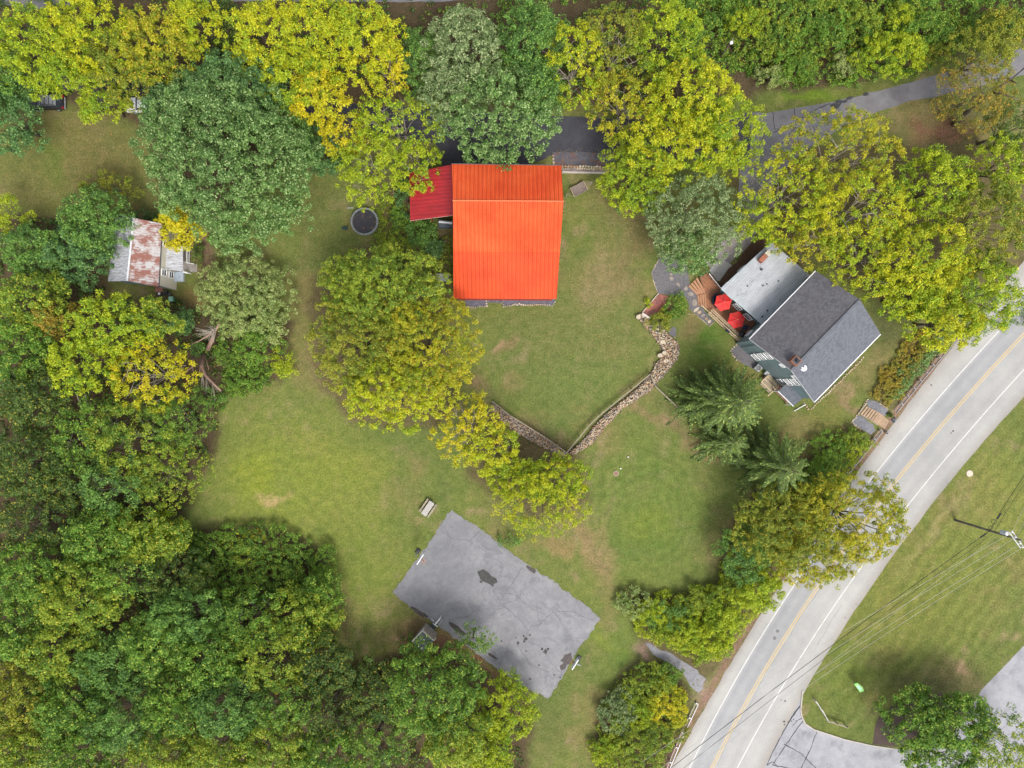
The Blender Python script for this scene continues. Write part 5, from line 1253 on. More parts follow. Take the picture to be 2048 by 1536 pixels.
# side landing with planks below the second window stack
e = thing('wood_landing', "weathered plank landing with steps between spruce and the grey house", 'landing', tuple(P(1560,775,0)))
bs = wlA+u*6.4-v*.15
for i in range(7):
    a = bs-v*(.1+i*.27); mb = MB(); mb.beam(a+Vector((0,0,.75-.09*max(0,i-3))), a+u*1.9+Vector((0,0,.75-.09*max(0,i-3))), .24, .06); mb.build('plank', WOOD_PALE if i % 2 else WOOD_RAIL, e)
mb = MB(); mb.beam(bs+u*2.0-v*.1+Vector((0,0,.9)), bs+u*2.0-v*2.3+Vector((0,0,.55)), .14, .14); mb.beam(bs-u*.1-v*.1+Vector((0,0,.9)), bs-u*.1-v*2.3+Vector((0,0,.55)), .14, .14); mb.build('handrail', WOOD_PALE, e)
# air conditioner and utility box
e = thing('air_conditioner', "square air conditioner with round fan grille at the foot of the house wall", 'air conditioner', tuple(P(1517,736,0)))
p = P(1517,736,.8); ra = math.atan2(u.y,u.x); mb = MB(); mb.box((p.x,p.y,.4),(.85,.85,.8), ra, .97); cs = mb.build('casing', METAL, e)
mb = MB(); mb.disc((p.x,p.y), .05, .34, .80, .815, 20); mb.build('fan_grille', BLACK, e)
mb = MB(); [mb.box((p.x,p.y,.83),(.66,.03,.02), ra+k*math.pi/4) for k in range(4)]; mb.disc((p.x,p.y),.33,.37,.82,.85,20); mb.build('guard', METAL, e)
e = thing('utility_box', "pale grey utility box beside the air conditioner", 'utility box', tuple(P(1537,748.5,0)))
p = P(1537,748.5,.7); mb = MB(); mb.box((p.x,p.y,.35),(1.0,.7,.7), ra, .98); mb.build('box', mat("pale_grey_box",(.42,.43,.43)), e); mb = MB(); mb.disc((p.x+.2,p.y-.1),.04,.12,.70,.715,12); mb.build('dial', BLACK, e)
# gravel beds round the house foot
sheet('corner_gravel', [(1477,688),(1462,700),(1468,712),(1477,722),(1490,730),(1512,742),(1520,730),(1500,706),(1486,692)], .03, GRAVEL, .5, .05, 4)
e = thing('bed_edging', "curved buff stone edging of the gravel bed at the house's west corner", 'stone edging', tuple(P(1466,705,0)))
stones_line('edging', [(1477,688),(1468,694),(1461,702),(1464,708),(1469,714),(1473,720),(1478,722)], .26, .15, e, (0,1), 8)
e = thing('foundation_edging', "line of buff edging stones along the grey house's road side", 'stone edging', tuple(P(1690,745,0)))
ln = [(1608,806),(1616,818),(1622,818),(1640,800),(1660,782),(1680,763),(1700,742),(1715,728),(1726,715)]
stones_line('edging', ln, .30, .15, e, (0,1,0), 9)

# --- left house with rusty roof
LH = thing('old_house', "old cream house with rust-streaked white metal roof among trees", 'house', tuple(P(300,510,0)))
m_, t, b, out = newmat("rusty_roof"); g = geo(t)
mp = N(t,"ShaderNodeMapping"); mp.inputs['Scale'].default_value = (.5,4.5,1); t.links.new(g, mp.inputs[0])
nz = noise(t, 2.4, 8, .8, mp.outputs[0]); n2 = noise(t, .9, 4, .6, g)
mx = N(t,"ShaderNodeMath",operation='ADD'); t.links.new(nz, mx.inputs[0]); t.links.new(n2, mx.inputs[1])
fac = ramp(t, mx.outputs[0], .455, .515)
r_ = fac.node; mh = N(t,"ShaderNodeMath",operation='MULTIPLY'); mh.inputs[1].default_value=.5; t.links.new(mx.outputs[0], mh.inputs[0]); t.links.new(mh.outputs[0], r_.inputs[0])
c = mix(t, fac, (.40,.385,.38), (.215,.085,.062)); c = mix(t, 1, c, ramp(t, noise(t, 8, 3, .7, g), .3,.7,(.8,)*3+(1,),(1.15,)*3+(1,)),'MULTIPLY')
t.links.new(c, b.inputs['Base Color']); b.inputs['Roughness'].default_value=.7; RUST = m_
m_, t, b, out = newmat("streaked_grey_roof"); g = geo(t)
mp = N(t,"ShaderNodeMapping"); mp.inputs['Scale'].default_value = (.5,4.0,1); t.links.new(g, mp.inputs[0])
c = mix(t, ramp(t, noise(t, 1.8, 6, .75, mp.outputs[0]), .42,.58), (.47,.49,.53), (.25,.24,.24)); t.links.new(c, b.inputs['Base Color']); b.inputs['Roughness'].default_value=.65; STREAK = m_
ze, zr = 4.9, 6.2
tr, br_ = P(324,447,ze), P(317,573.8,ze); tm, bm = P(268,436,zr), P(255,562,zr); tl, bl = P(232,428,ze-.6), P(216,562.6,ze-.6)
ribbed('roof', tm, bm, br_, tr, 24, LH, RUST, .03)['label'] = "rusty reddish roof slope"
ribbed('roof', tm, bm, bl, tl, 24, LH, STREAK, .03)['label'] = "grey streaked roof slope"
mb = MB(); mb.beam(tm+Vector((0,0,.05)), bm+Vector((0,0,.05)), .22, .08); mb.build('ridge_cap', mat("white_ridge",(.62,.62,.63)), LH)
mb = MB(); mb.beam(tr+Vector((.03,0,-.05)), br_+Vector((.03,0,-.05)), .1, .12); mb.build('gutter', mat("dark_gutter2",(.07,.07,.08)), LH)
CREAM = mat("cream_siding", (.60,.56,.46), (.54,.50,.41), 1, fine=7, fine_amt=.08)
wr = [P(347,577,0), P(354,455,0)]; 
wx = [(wr[0].x-.12, wr[0].y+.25), (wr[1].x-.12, wr[1].y-.2), (tl.x+.4, tl.y-.4), (bl.x+.4, bl.y+.4)]
xr0, xr1 = br_.x-.12, tr.x-.12
wx = [(xr0, br_.y+.25), (xr1, tr.y-.25), (tm.x, tm.y-.25), (tl.x+.3, tl.y-.3), (bl.x+.3, bl.y+.3), (bm.x, bm.y+.25)]
mb = MB(); wallbox(mb, wx, -.1, [ze-.05,ze-.05,zr-.1,ze-.6,ze-.6,zr-.1]); mb.build('wall', mat("teal_siding",(.17,.26,.26)), LH)
up_ = Vector((xr1-xr0, tr.y-br_.y, 0)).normalized(); ot = Vector((up_.y, -up_.x, 0)); org = Vector((xr0, br_.y+.25, 0))
# lower cream lean-to wall on the right
lw0 = P(345.5,576,.0); mb = MB()
q0 = org+ot*.02; mb.prism([tuple((q0+ot*0)[:2]), tuple((q0+ot*.12)[:2]), tuple((q0+ot*.12+up_*8.2)[:2]), tuple((q0+up_*8.2)[:2])], -.1, ze-.12); mb.build('wall', CREAM, LH)
for s, z in ((1.9,1.1),(1.9,3.1),(5.9,3.1)): window(org+ot*.12, up_, ot, s, z, .95, 1.35, LH)
# porch roof with posts, balusters, steps
PR = thing('old_house_porch', "weathered grey metal porch roof with white balusters on the cream house", 'porch', tuple(P(345,520,0)))
pz = 2.9; a, b2, c2, d2 = P(326.5,491,pz+.55), P(326.5,538,pz+.55), P(366,543.6,pz), P(366,491.5,pz)
ribbed('roof', a, b2, c2, d2, 14, PR, STREAK, .03)
for (x, y) in [(363,494),(363,541)]:
    p = P(x,y,pz-.1); mb = MB(); mb.box((p.x,p.y,1.4),(.13,.13,2.75)); mb.build('post', WHITE, PR)
p0, p1 = P(336,492,.5), P(379,541,.5); mb = MB(); mb.box(((p0.x+p1.x)/2,(p0.y+p1.y)/2,.35),(abs(p1.x-p0.x),abs(p1.y-p0.y),.12)); mb.build('floor', WOOD_GREY, PR)
mb = MB(); q0, q1 = P(374,497,1.35), P(373.5,524,1.35); mb.beam(q0, q1, .08, .07); q2, q3 = P(374,497,.6), P(373.5,524,.6); q2.x, q2.y, q3.x, q3.y = q0.x, q0.y, q1.x, q1.y; q2.z=q3.z=.55; mb.beam(q2,q3,.07,.07); mb.beam(P(367,497.5,1.35), q0, .07,.07); mb.build('rail', WHITE, PR)
for i in range(14):
    p = lerp(q0,q1,(i+.5)/14); mb = MB(); mb.box((p.x,p.y,.95),(.05,.05,.8)); mb.build('baluster', WHITE, PR)
mb = MB(); mb.beam(P(370,525,1.2), P(388,528,.9), .08, .08); mb.beam(P(366,544,1.2), P(376,547,1.1), .1, .1); mb.build('handrail', WHITE, PR)
for i in range(5):
    p = P(380+i*3.1, 536, .4-.07*i); mb = MB(); mb.box((p.x,p.y,.36-.07*i),(.24,1.2,.06)); mb.build('step', WOOD_GREY, PR)
e = thing('cellar_hatch', "pale blue-grey cellar hatch beside the cream house wall", 'cellar hatch', tuple(P(356,554,0)))
p = P(356.5,553.5,.6); mb = MB(); mb.prism([(p.x-.65,p.y-.7),(p.x+.65,p.y-.62),(p.x+.65,p.y+.7),(p.x-.65,p.y+.7)], 0, [.85,.45,.45,.85]); mb.build('hatch', mat("blue_grey_metal",(.42,.48,.54),(.35,.41,.48),1.5), e)
mb = MB(); mb.box((p.x+.25,p.y,.66),(.08,.18,.05)); mb.build('handle', METAL, e)
e = thing('tire', "black tire with white rim lying below the cream house", 'tire', tuple(P(319,587.5,0)))
p = P(319,587.5,.1); mb = MB(); mb.disc((p.x,p.y),.18,.36,.02,.24,18); mb.build('tyre', BLACK, e); mb = MB(); mb.disc((p.x,p.y),.02,.18,.05,.20,14); mb.build('rim', WHITE, e)
e = thing('wheelbarrow', "rusty red wheelbarrow tray leaning below the cream house", 'wheelbarrow', tuple(P(319,579,0)))
p = P(319,579.5,.5); mb = MB(); mb.box((p.x,p.y,.55),(.85,.55,.25),0,1.25); mb.build('tray', mat("rusty_red",(.30,.13,.10),(.22,.10,.08),4), e)
mb = MB(); mb.tube([(p.x-.3,p.y-.1,.45),(p.x+1.1,p.y-.15,.55)],.03,5); mb.tube([(p.x-.3,p.y+.2,.45),(p.x+1.1,p.y+.2,.55)],.03,5); mb.build('handle', WOOD_GREY, e)
mb = MB(); mb.tube([(p.x-.6,p.y-.06,.2),(p.x-.6,p.y+.06,.2)],.2,12); mb.build('wheel', BLACK, e)
e = thing('grill', "black covered grill between the tire and the green bin", 'grill', tuple(P(330,586,0)))
p = P(330,586,.9); mb = MB(); mb.box((p.x,p.y,.85),(.75,.5,.35),.3,.75); mb.build('lid', BLACK, e); mb = MB(); mb.box((p.x,p.y,.6),(.75,.5,.14),.3); mb.box((p.x+.5,p.y-.15,.66),(.3,.4,.04),.3); mb.build('body', mat("grill_body",(.09,.09,.10)), e)
mb = MB(); [mb.box((p.x+a,p.y+b3,.27),(.05,.05,.54)) for a, b3 in ((-.3,-.2),(.3,-.15),(-.3,.2),(.3,.2))]; mb.build('leg_frame', METAL, e)
e = thing('rubbish_bin', "green plastic bin with pale lid below the cream house", 'bin', tuple(P(342,598,0)))
p = P(342,598,.9); GRB = mat("green_plastic",(.06,.20,.12)); mb = MB(); mb.box((p.x,p.y,.45),(.55,.6,.9),.1,1.12); mb.build('body', GRB, e); mb = MB(); mb.box((p.x,p.y,.93),(.66,.70,.07),.1,.95); mb.build('lid', mat("pale_green_lid",(.22,.42,.32)), e)
mb = MB(); mb.tube([(p.x-.28,p.y-.32,.12),(p.x+.28,p.y-.32,.12)],.12,10); mb.build('wheel', BLACK, e)

# --- small shelter by the court
e = thing('shelter', "small shelter with dark panel roof and pale trim below the court", 'shelter', tuple(P(848,1282,0)))
z0, z1 = 1.9, 2.5
r1, r2 = P(845,1261,z1), P(868,1281,z1)      # ridge
l1, l2 = P(827,1286,z0), P(845,1304,z0); f1, f2 = P(848.5,1255,z0+.2), P(870.5,1273,z0+.2)
rd = (r2-r1).normalized(); dl = (l1-r1); dl -= rd*dl.dot(rd); df = (f1-r1); df -= rd*df.dot(rd)
ribbed('roof', r1, r2, r2+dl, r1+dl, 8, e, mat("slate_panel",(.115,.125,.14),(.085,.09,.10),1.5,fine_amt=.2), .015,.06)
ribbed('roof', r1, r2, r2+df, r1+df, 6, e, mat("brown_board_roof",(.27,.21,.17),(.20,.155,.13),2,fine_amt=.3), .015,.06)['label'] = "narrow brown weathered front slope"
mb = MB()
for a, b3 in ((r1, r2),(r1, r1+dl),(r1, r1+df),(r2, r2+df)): mb.beam(a+Vector((0,0,.05)), b3+Vector((0,0,.05)), .16, .08)
mb.build('trim', mat("bleached_trim",(.50,.47,.42)), e)
mb = MB(); wallbox(mb, [tuple((r1+dl*.9)[:2]),tuple((r2+dl*.9)[:2]),tuple((r2+df*.8)[:2]),tuple((r1+df*.8)[:2])],0,[z0-.1]*4); mb.build('wall', WOOD_GREY, e)
for i, (x, y) in enumerate([(847.5,1279.5),(838,1292),(844,1296)]):
    p = P(x,y,2.3); ee = thing('ball', ["white ball on the shelter roof nearest its ridge","white ball on the shelter roof nearest its left edge","white ball on the shelter roof, lowest of the three"][i], 'ball', (p.x,p.y,2.22), 'white balls on the shelter roof')
    mb = MB(); k = 8
    mb.tube([(p.x,p.y,2.20+.14*(1-math.cos(j*math.pi/5))) for j in range(6)], [max(.02,.14*math.sin(j*math.pi/5)) for j in range(6)], 10); mb.build('shell', WHITE, ee, True)
# ------------------------------------------------------------------ deck, patios, walls, fences
dz = .62
deck = thing('deck', "stained wooden deck with stepped edge beside the silver-roofed wing", 'deck', tuple(P(1450,620,0)))
DP = [(1399,555),(1412,547),(1422,548),(1432,562),(1443,577),(1515,643),(1504,652),(1490,678),(1486,681),(1421,622),(1413,614),(1412,588)]
dw = [tuple(P(x, y, dz)[:2]) for x, y in DP]
da = (P(1486,681,dz)-P(1419,621,dz)).normalized(); db = Vector((-da.y, da.x, 0))
DKM = []
for k in range(3):
    DKM.append(mat("deck_board_%d" % k, [(.36,.155,.075),(.32,.14,.07),(.28,.125,.07)][k], [(.26,.12,.065),(.22,.11,.065),(.20,.10,.06)][k], 1.0, fine=8, fine_amt=.3))
def clipline(poly_, org, d, n2, s):          # chord of the polygon on the line org + n2*s
    hits = []
    for i in range(len(poly_)):
        a = Vector((*poly_[i], 0))-org; b_ = Vector((*poly_[(i+1) % len(poly_)], 0))-org
        sa, sb = a.dot(n2)-s, b_.dot(n2)-s
        if (sa > 0) != (sb > 0): t_ = sa/(sa-sb); hits.append(lerp(a, b_, t_).dot(d))
    hits.sort(); return [(hits[i], hits[i+1]) for i in range(0, len(hits)-1, 2)]
org = P(1419,621,0); ss = [(Vector((*p,0))-org).dot(db) for p in dw]; s = min(ss)+.07; i = 0
while s < max(ss):
    for h0, h1 in clipline(dw, org, da, db, s):
        if h1-h0 > .2:
            mb = MB(); mb.beam(org+db*s+da*h0+Vector((0,0,dz)), org+db*s+da*h1+Vector((0,0,dz)), .135, .05); mb.build('board', DKM[(i*7) % 3], deck)
    s += .145; i += 1
for k, off in enumerate((0,5,10,15)):      # stepped edge
    pts = [(1378+off*1.0,571-off*.95),(1396.5+off*.9,589.5-off*.25),(1398.5+off*.95,610+off*.45)]
    zz = .10+.15*k
    w3 = [P(x,y,zz) for x,y in pts]; mb = MB()
    for a, b3 in zip(w3[:-1], w3[1:]): mb.beam(a, b3+(b3-a).normalized()*.06, .30, .12)
    mb.build('step', mat("step_wood",(.44,.23,.13),(.36,.19,.11),1.5,fine_amt=.25) if k == 0 else bpy.data.materials['step_wood'], deck)
e = thing('deck_bench', "pale wooden bench and railing along the deck's lawn side", 'bench', tuple(P(1450,655,0)))
for k, (a, b3, z) in enumerate([((1402,610),(1419,625),1.0),((1419,624),(1482,682),1.45),((1422,620),(1486,680),1.15),((1425,618),(1488,678),1.15),((1417,627),(1479,684),.75)]):
    mb = MB(); mb.beam(P(*a,z), P(*b3,z), .13, .06); mb.build('rail' if k in (0,1,4) else 'seat_board', WOOD_PALE, e)
for k in range(6):
    x, y = lerp(1420,1481,k/5), lerp(625,682,k/5); p = P(x,y,.8); mb = MB(); mb.box((p.x,p.y,.75),(.10,.10,1.4)); mb.build('post', WOOD_PALE, e)
e = thing('privacy_fence', "thin white-capped screen between the deck and the concrete slab", 'screen', tuple(P(1432,563,0)))
mb = MB(); mb.beam(P(1418,547,1.5), P(1442,577,1.5), .08, .08); mb.build('cap_rail', WHITE, e); 
for k in range(4):
    p = P(lerp(1419,1441,k/3), lerp(548,576,k/3), 1.5); mb = MB(); mb.box((p.x,p.y,1.05),(.07,.07,.9)); mb.build('post', WOOD_GREY, e)
# umbrellas
UM = mat("red_canvas",(.62,.035,.03),(.58,.03,.03),1,.75,fine_amt=.06,bmp=.05); UM2 = mat("red_canvas_faded",(.60,.05,.04),(.55,.04,.04),1,.75,fine_amt=.08,bmp=.05)
def umbrella(px, py, rot, label):
    c = P(px, py, 2.7); e = thing('parasol', label, 'parasol', (c.x,c.y,dz), 'red parasols on the deck')
    R = 1.27; ap = Vector((c.x,c.y,3.1)); rim = [Vector((c.x+R*math.cos(rot+k*math.pi/3), c.y+R*math.sin(rot+k*math.pi/3), 2.55)) for k in range(6)]
    for k in range(6):
        a, b3 = rim[k], rim[(k+1)%6]; m1 = (a+b3)/2; m1 = lerp(m1, Vector((c.x,c.y,m1.z)), .06)+Vector((0,0,-.02)); mm2 = (m1+ap)/2-Vector((0,0,.05))
        mb = MB(); V = [ap, a, m1, b3, mm2]; mb.add(V, [(0,1,4),(1,2,4),(2,3,4),(3,0,4)]); mb.add([p-Vector((0,0,.012)) for p in V], [(4,1,0),(4,2,1),(4,3,2),(4,0,3)])
        mb.add([a,m1,b3,b3-Vector((0,0,.14)),m1-Vector((0,0,.14)),a-Vector((0,0,.14))],[(0,5,4,1),(1,4,3,2)])
        mb.build('panel', (UM,UM2)[k%2], e)
        mb = MB(); mb.tube([ap-Vector((0,0,.05)), a-Vector((0,0,.03))], .012, 4); mb.build('rib', WOOD_PALE, e)
    mb = MB(); mb.tube([(c.x,c.y,dz),(c.x,c.y,3.1)], .025, 8); mb.build('pole', WOOD_PALE, e)
    mb = MB(); mb.tube([(c.x,c.y,3.08),(c.x,c.y,3.20),(c.x,c.y,3.24)], [.05,.04,.01], 8); mb.build('finial', WOOD_PALE, e)
    return e
umbrella(1447,604.5,.25,"red parasol over the table nearer the deck steps"); umbrella(1473.5,639.5,.25,"red parasol nearer the grey house's corner")
NAVY = mat("navy_cushion",(.035,.045,.08),(.025,.03,.06),2,fine_amt=.2)
def chair(px, py, rot, label, first=[None]):
    c = P(px,py,1.0)
    if first[0] is None:
        e = thing('patio_chair', label, 'chair', (c.x,c.y,dz), 'dark chairs round the deck tables'); o = Vector((c.x,c.y,0))
        mb = MB(); mb.box((c.x,c.y,dz+.45),(.62,.60,.10)); mb.build('seat', NAVY, e)
        mb = MB(); mb.box((c.x-.30,c.y,dz+.75),(.10,.60,.55)); mb.build('backrest', NAVY, e)
        for a in (-.25,.25):
            for b3 in (-.25,.25): mb = MB(); mb.box((c.x+a,c.y+b3,dz+.2),(.04,.04,.4)); mb.build('leg', BLACK, e)
        for b3 in (-.31,.31): mb = MB(); mb.box((c.x,c.y+b3,dz+.65),(.5,.05,.04)); mb.build('armrest', BLACK, e)
        first[0] = e
    else: e = copy_tree(first[0]); e.location = (c.x,c.y,dz); e['label'] = label
    e.rotation_euler = (0,0,rot); return e
chair(1432.5,592,-.6,"dark chair upper left of the upper red parasol"); chair(1428,598,-.2,"dark chair on the left of the upper red parasol"); chair(1433,611,.5,"dark chair lower left of the upper red parasol")
chair(1428,604,.1,"dark chair in front of the left edge of the upper red parasol"); chair(1456,660,1.0,"dark chair below the lower red parasol"); chair(1462,590,3.6,"dark chair between the upper parasol and the wing wall"); chair(1489,655,3.0,"dark chair right of the lower red parasol")
for i, (x, y) in enumerate([(1446,606),(1472,641)]):
    c = P(x,y,1.3); e = thing('patio_table', ["round table under the upper red parasol","round table under the lower red parasol"][i], 'table', (c.x,c.y,dz), 'round deck tables')
    mb = MB(); mb.disc((c.x,c.y),.03,.6,dz+.70,dz+.74,24); mb.build('table_top', BLACK, e)
    for k in range(4): 
        a = k*math.pi/2+.4; mb = MB(); mb.tube([(c.x+.15*math.cos(a),c.y+.15*math.sin(a),dz+.7),(c.x+.45*math.cos(a),c.y+.45*math.sin(a),dz)],.02,5); mb.build('leg', BLACK, e)
e = thing('grill', "black round-lidded grill at the deck's lower corner", 'grill', (P(1484,668,1).x,P(1484,668,1).y,dz))
p = P(1484,668,1.4); mb = MB(); mb.tube([(p.x,p.y,dz+.55),(p.x,p.y,dz+.75),(p.x,p.y,dz+.95),(p.x,p.y,dz+1.02)],[.3,.48,.38,.08],14); mb.build('bowl', BLACK, e, True)
mb = MB(); [mb.tube([(p.x,p.y,dz+.6),(p.x+.4*math.cos(a),p.y+.4*math.sin(a),dz)],.02,5) for a in (0,2.1,4.2)]; mb.build('leg_frame', METAL, e); mb = MB(); mb.box((p.x+.62,p.y-.1,dz+.75),(.55,.4,.04),.5); mb.build('side_shelf', BLACK, e)

# dark patio, stepping stones, brick patio
pat = sheet('dark_patio', [(1330,509),(1321,513),(1312,529),(1303,546),(1306,558),(1311,573),(1317,588),(1340,590),(1368,592),(1376,602),(1378,618),(1392,628),(1412,645),(1420,652),(1428,642),(1415,628),(1400,612),(1398,592),(1380,574),(1378,560),(1375,530),(1350,512)], .024, GRAVEL, .5, .05, 5)
r_ = random.Random(2)
for i, (x, y, a, b3, rt) in enumerate([(1342,548.5,.45,.42,.1),(1343,557.5,.62,.55,.2),(1363,583.5,.5,.45,.3),(1357.5,588,.3,.25,0),(1357,569,.75,.35,-.9),(1372,577,.55,.5,.4),(1381.5,588,.8,.55,-.5),(1389.5,605.5,.75,.95,.1),(1393,619,.95,.42,.7),(1399,624.5,.6,.45,.5),(1406,631,.55,.42,.4),(1413,637.5,.45,.42,.3),(1419,643,.55,.45,.8)]):
    p = P(x,y,.1); pts = []
    for k in range(7):
        t_ = k*2*math.pi/7; q = r_.uniform(.82,1.1); xx, yy = a*.55*q*math.cos(t_), b3*.55*q*math.sin(t_); pts.append((p.x+xx*math.cos(rt)-yy*math.sin(rt), p.y+xx*math.sin(rt)+yy*math.cos(rt)))
    mb = MB(); mb.prism(pts, .02, .09); o = mb.build('stepping_stone', STONE[[1,0,2,3][(i*5)%4] if i > 7 else 2], pat)
stones_line('patio_edging', [(1330,509),(1321,513),(1312,529),(1303,546),(1306,558),(1311,573),(1317,588)], .16, .08, None, (1,2), 11)
stones_line('patio_edging', [(1378,628),(1392,629),(1404,640),(1412,647),(1420,653),(1429,644)], .16, .10, None, (1,0), 12)
stones_line('patio_edging', [(1419,627),(1440,648),(1455,662),(1470,676),(1478,684)], .34, .2, None, (0,3), 13)
bp = thing('brick_patio', "small weathered red brick patio beside the stone wall's head", 'patio', tuple(P(1310,610,0)))
BP = [(1319,588),(1301,608),(1285,626),(1299,634),(1312,628),(1340,624),(1350,615),(1335,592)]
bw = [tuple(P(x,y,.05)[:2]) for x,y in BP]; xs=[p[0] for p in bw]; ys=[p[1] for p in bw]; ang = math.atan2(P(1285,626).y-P(1319,588).y, P(1285,626).x-P(1319,588).x)
mats_ = [mat("patio_brick_a",(.38,.13,.10),(.30,.11,.09),3,fine_amt=.25), mat("patio_brick_b",(.28,.11,.09),(.2,.09,.08),3,fine_amt=.25), mat("patio_brick_c",(.52,.20,.16),(.42,.18,.14),3,fine_amt=.2)]
mbs = [MB(),MB(),MB()]; cx0, cy0 = sum(xs)/len(xs), sum(ys)/len(ys)
for i in range(-22,23):
    for j in range(-36,37):
        lx, ly = i*.225+(j%2)*.11, j*.115; X_, Y_ = cx0+lx*math.cos(ang)-ly*math.sin(ang), cy0+lx*math.sin(ang)+ly*math.cos(ang)
        if bool(inside(X_, Y_, bw)): 
            nn = float(vnoise(X_*1.2, Y_*1.2, 8)); mbs[2 if nn > .72 or (i*13+j*7)%23 == 0 else (1 if nn < .45 else 0)].box((X_,Y_,.045+.01*((i*7+j*3)%3)/3),(.21,.10,.07),ang)
for k, m3 in enumerate(mbs):
    if m3.v: o = m3.build('brick', mats_[k], bp); o['kind'] = 'stuff'
mb = MB(); mb.beam(P(1283,628,.2), P(1299,638,.2), .45, .4); mb.build('coping', mat("pale_coping",(.62,.57,.50),(.52,.48,.42),2), bp)
mb = MB(); mb.beam(P(1317,587,.12), P(1284,626,.12), .14, .2); mb.build('edging', STONE[1], bp)
sheet('slate_corner', [(1345,654),(1352,654),(1352,675),(1346,673),(1336,666)], .03, GRAVEL, .5, .03, 7)

# stone wall
def stonewall(name, label, L, R, hgt, n_max, seed, pal, size=.34, loose=0):
    r = random.Random(seed); base = P((L[len(L)//2][0]+R[len(R)//2][0])/2, (L[len(L)//2][1]+R[len(R)//2][1])/2, 0)
    e = thing(name, label, 'stone wall', tuple(base)); lw = [P(x,y,hgt*.5) for x,y in L]; rw = [P(x,y,hgt*.5) for x,y in R]
    core = MB(); n = len(L)
    for i in range(n-1):
        a, b3, c3, d3 = lw[i], lw[i+1], rw[i+1], rw[i]
        core.prism([(a.x,a.y),(b3.x,b3.y),(c3.x,c3.y),(d3.x,d3.y)], -.1, hgt*.55)
    core.build('core', mat("wall_earth",(.16,.12,.09),(.10,.08,.06),3,fine_amt=.4) if 'wall_earth' not in bpy.data.materials else bpy.data.materials['wall_earth'], e)
    protos = []
    for k in range(10):
        mb = MB(); m = r.randint(5,7); ring = [(math.cos(j*2*math.pi/m+r.uniform(-.2,.2))*r.uniform(.42,.58), math.sin(j*2*math.pi/m+r.uniform(-.2,.2))*r.uniform(.32,.5)) for j in range(m)]
        V = [(x,y,-.25) for x,y in ring]+[(x*.82,y*.82,.22+r.uniform(-.05,.05)) for x,y in ring]
        mb.add(V, [tuple(range(m,2*m))]+[(j,(j+1)%m,(j+1)%m+m,j+m) for j in range(m)])
        me = bpy.data.meshes.new('stone'); me.from_pydata(mb.v, [], mb.f); me.materials.append(STONE[pal[k % len(pal)]]); protos.append((me, mb))
    pts = []
    for i in range(n-1):
        ar = ((lw[i+1]-lw[i]).length)*((lw[i]-rw[i]).length+(lw[i+1]-rw[i+1]).length)/2
        for _ in range(int(ar/(size*size*.30))+1):
            t_, s_ = r.random(), r.random(); pts.append((lerp(lerp(lw[i],lw[i+1],t_), lerp(rw[i],rw[i+1],t_), s_), s_))
    # blue-noise-ish thinning
    keep = []
    for p, s_ in pts:
        if all((p-q[0]).length > size*.60 for q in keep): keep.append((p, s_))
    rest = MB(); cnt = 0
    for p, s_ in keep:
        sz = size*r.uniform(.75,1.5); z = hgt*(.55+.45*(1-abs(2*s_-1)**2))+r.uniform(-.06,.08); k = r.randrange(10); rot = r.uniform(0,6.28)
        if cnt < n_max:
            o = bpy.data.objects.new('stone', protos[k][0]); SC.collection.objects.link(o); o.parent = e
            o.location = (p.x-base.x, p.y-base.y, z-.08); o.rotation_euler = (r.uniform(-.2,.2), r.uniform(-.2,.2), rot); o.scale = (sz, sz, sz*.8); cnt += 1
        else:
            rest.add([(p.x+(x*math.cos(rot)-y*math.sin(rot))*sz, p.y+(x*math.sin(rot)+y*math.cos(rot))*sz, z-.08+zz*sz*.8) for x,y,zz in protos[k][1].v], protos[k][1].f)
    for i in range(n-1):
        for _ in range(int((lw[i+1]-lw[i]).length*5)):
            for side in (lw, rw):
                t_ = r.random(); p = lerp(side[i], side[i+1], t_)+Vector((r.gauss(0,.10), r.gauss(0,.10), 0)); sz = size*r.uniform(.5,1.0); rot = r.uniform(0,6.28); k = r.randrange(10)
                rest.add([(p.x+(x*math.cos(rot)-y*math.sin(rot))*sz, p.y+(x*math.sin(rot)+y*math.cos(rot))*sz, r.uniform(.08,hgt*.5)+zz*sz*.8) for x,y,zz in protos[k][1].v], protos[k][1].f)
    o = rest.build('small_stones', STONE[pal[0]], e); o['kind'] = 'stuff'
    for i in pal[1:]: o.data.materials.append(STONE[i])
    for pf in o.data.polygons: pf.material_index = (pf.index//7*2654435761 >> 5) % len(pal)
    return e
Lp = [(1272,632),(1290,652),(1305,667),(1314,680),(1325,700),(1322,716),(1310,731),(1303,747),(1280,772),(1251,798),(1222,820),(1202,838),(1186,857),(1162,885),(1138,906)]
Rp = [(1285,626),(1306,645),(1330,662),(1347,677),(1359,693),(1358,711),(1345,731),(1329,750),(1301,780),(1272,801),(1246,816),(1228,836),(1206,858),(1186,886),(1146,910)]
stonewall('stone_wall', "tumbled dry stone wall winding from the brick patio down the lawn", Lp, Rp, .6, 295, 4, (0,0,1,2,3), .27)
L2 = [(1133,906),(1098,880),(1060,857),(1021,833),(985,806)]; R2 = [(1128,912),(1090,896),(1050,875),(1012,850),(980,818)]
stonewall('rubble_bank', "brownish rubble bank running left from the stone wall's corner under trees", L2, R2, .45, 190, 6, (3,0,2,2), .26)
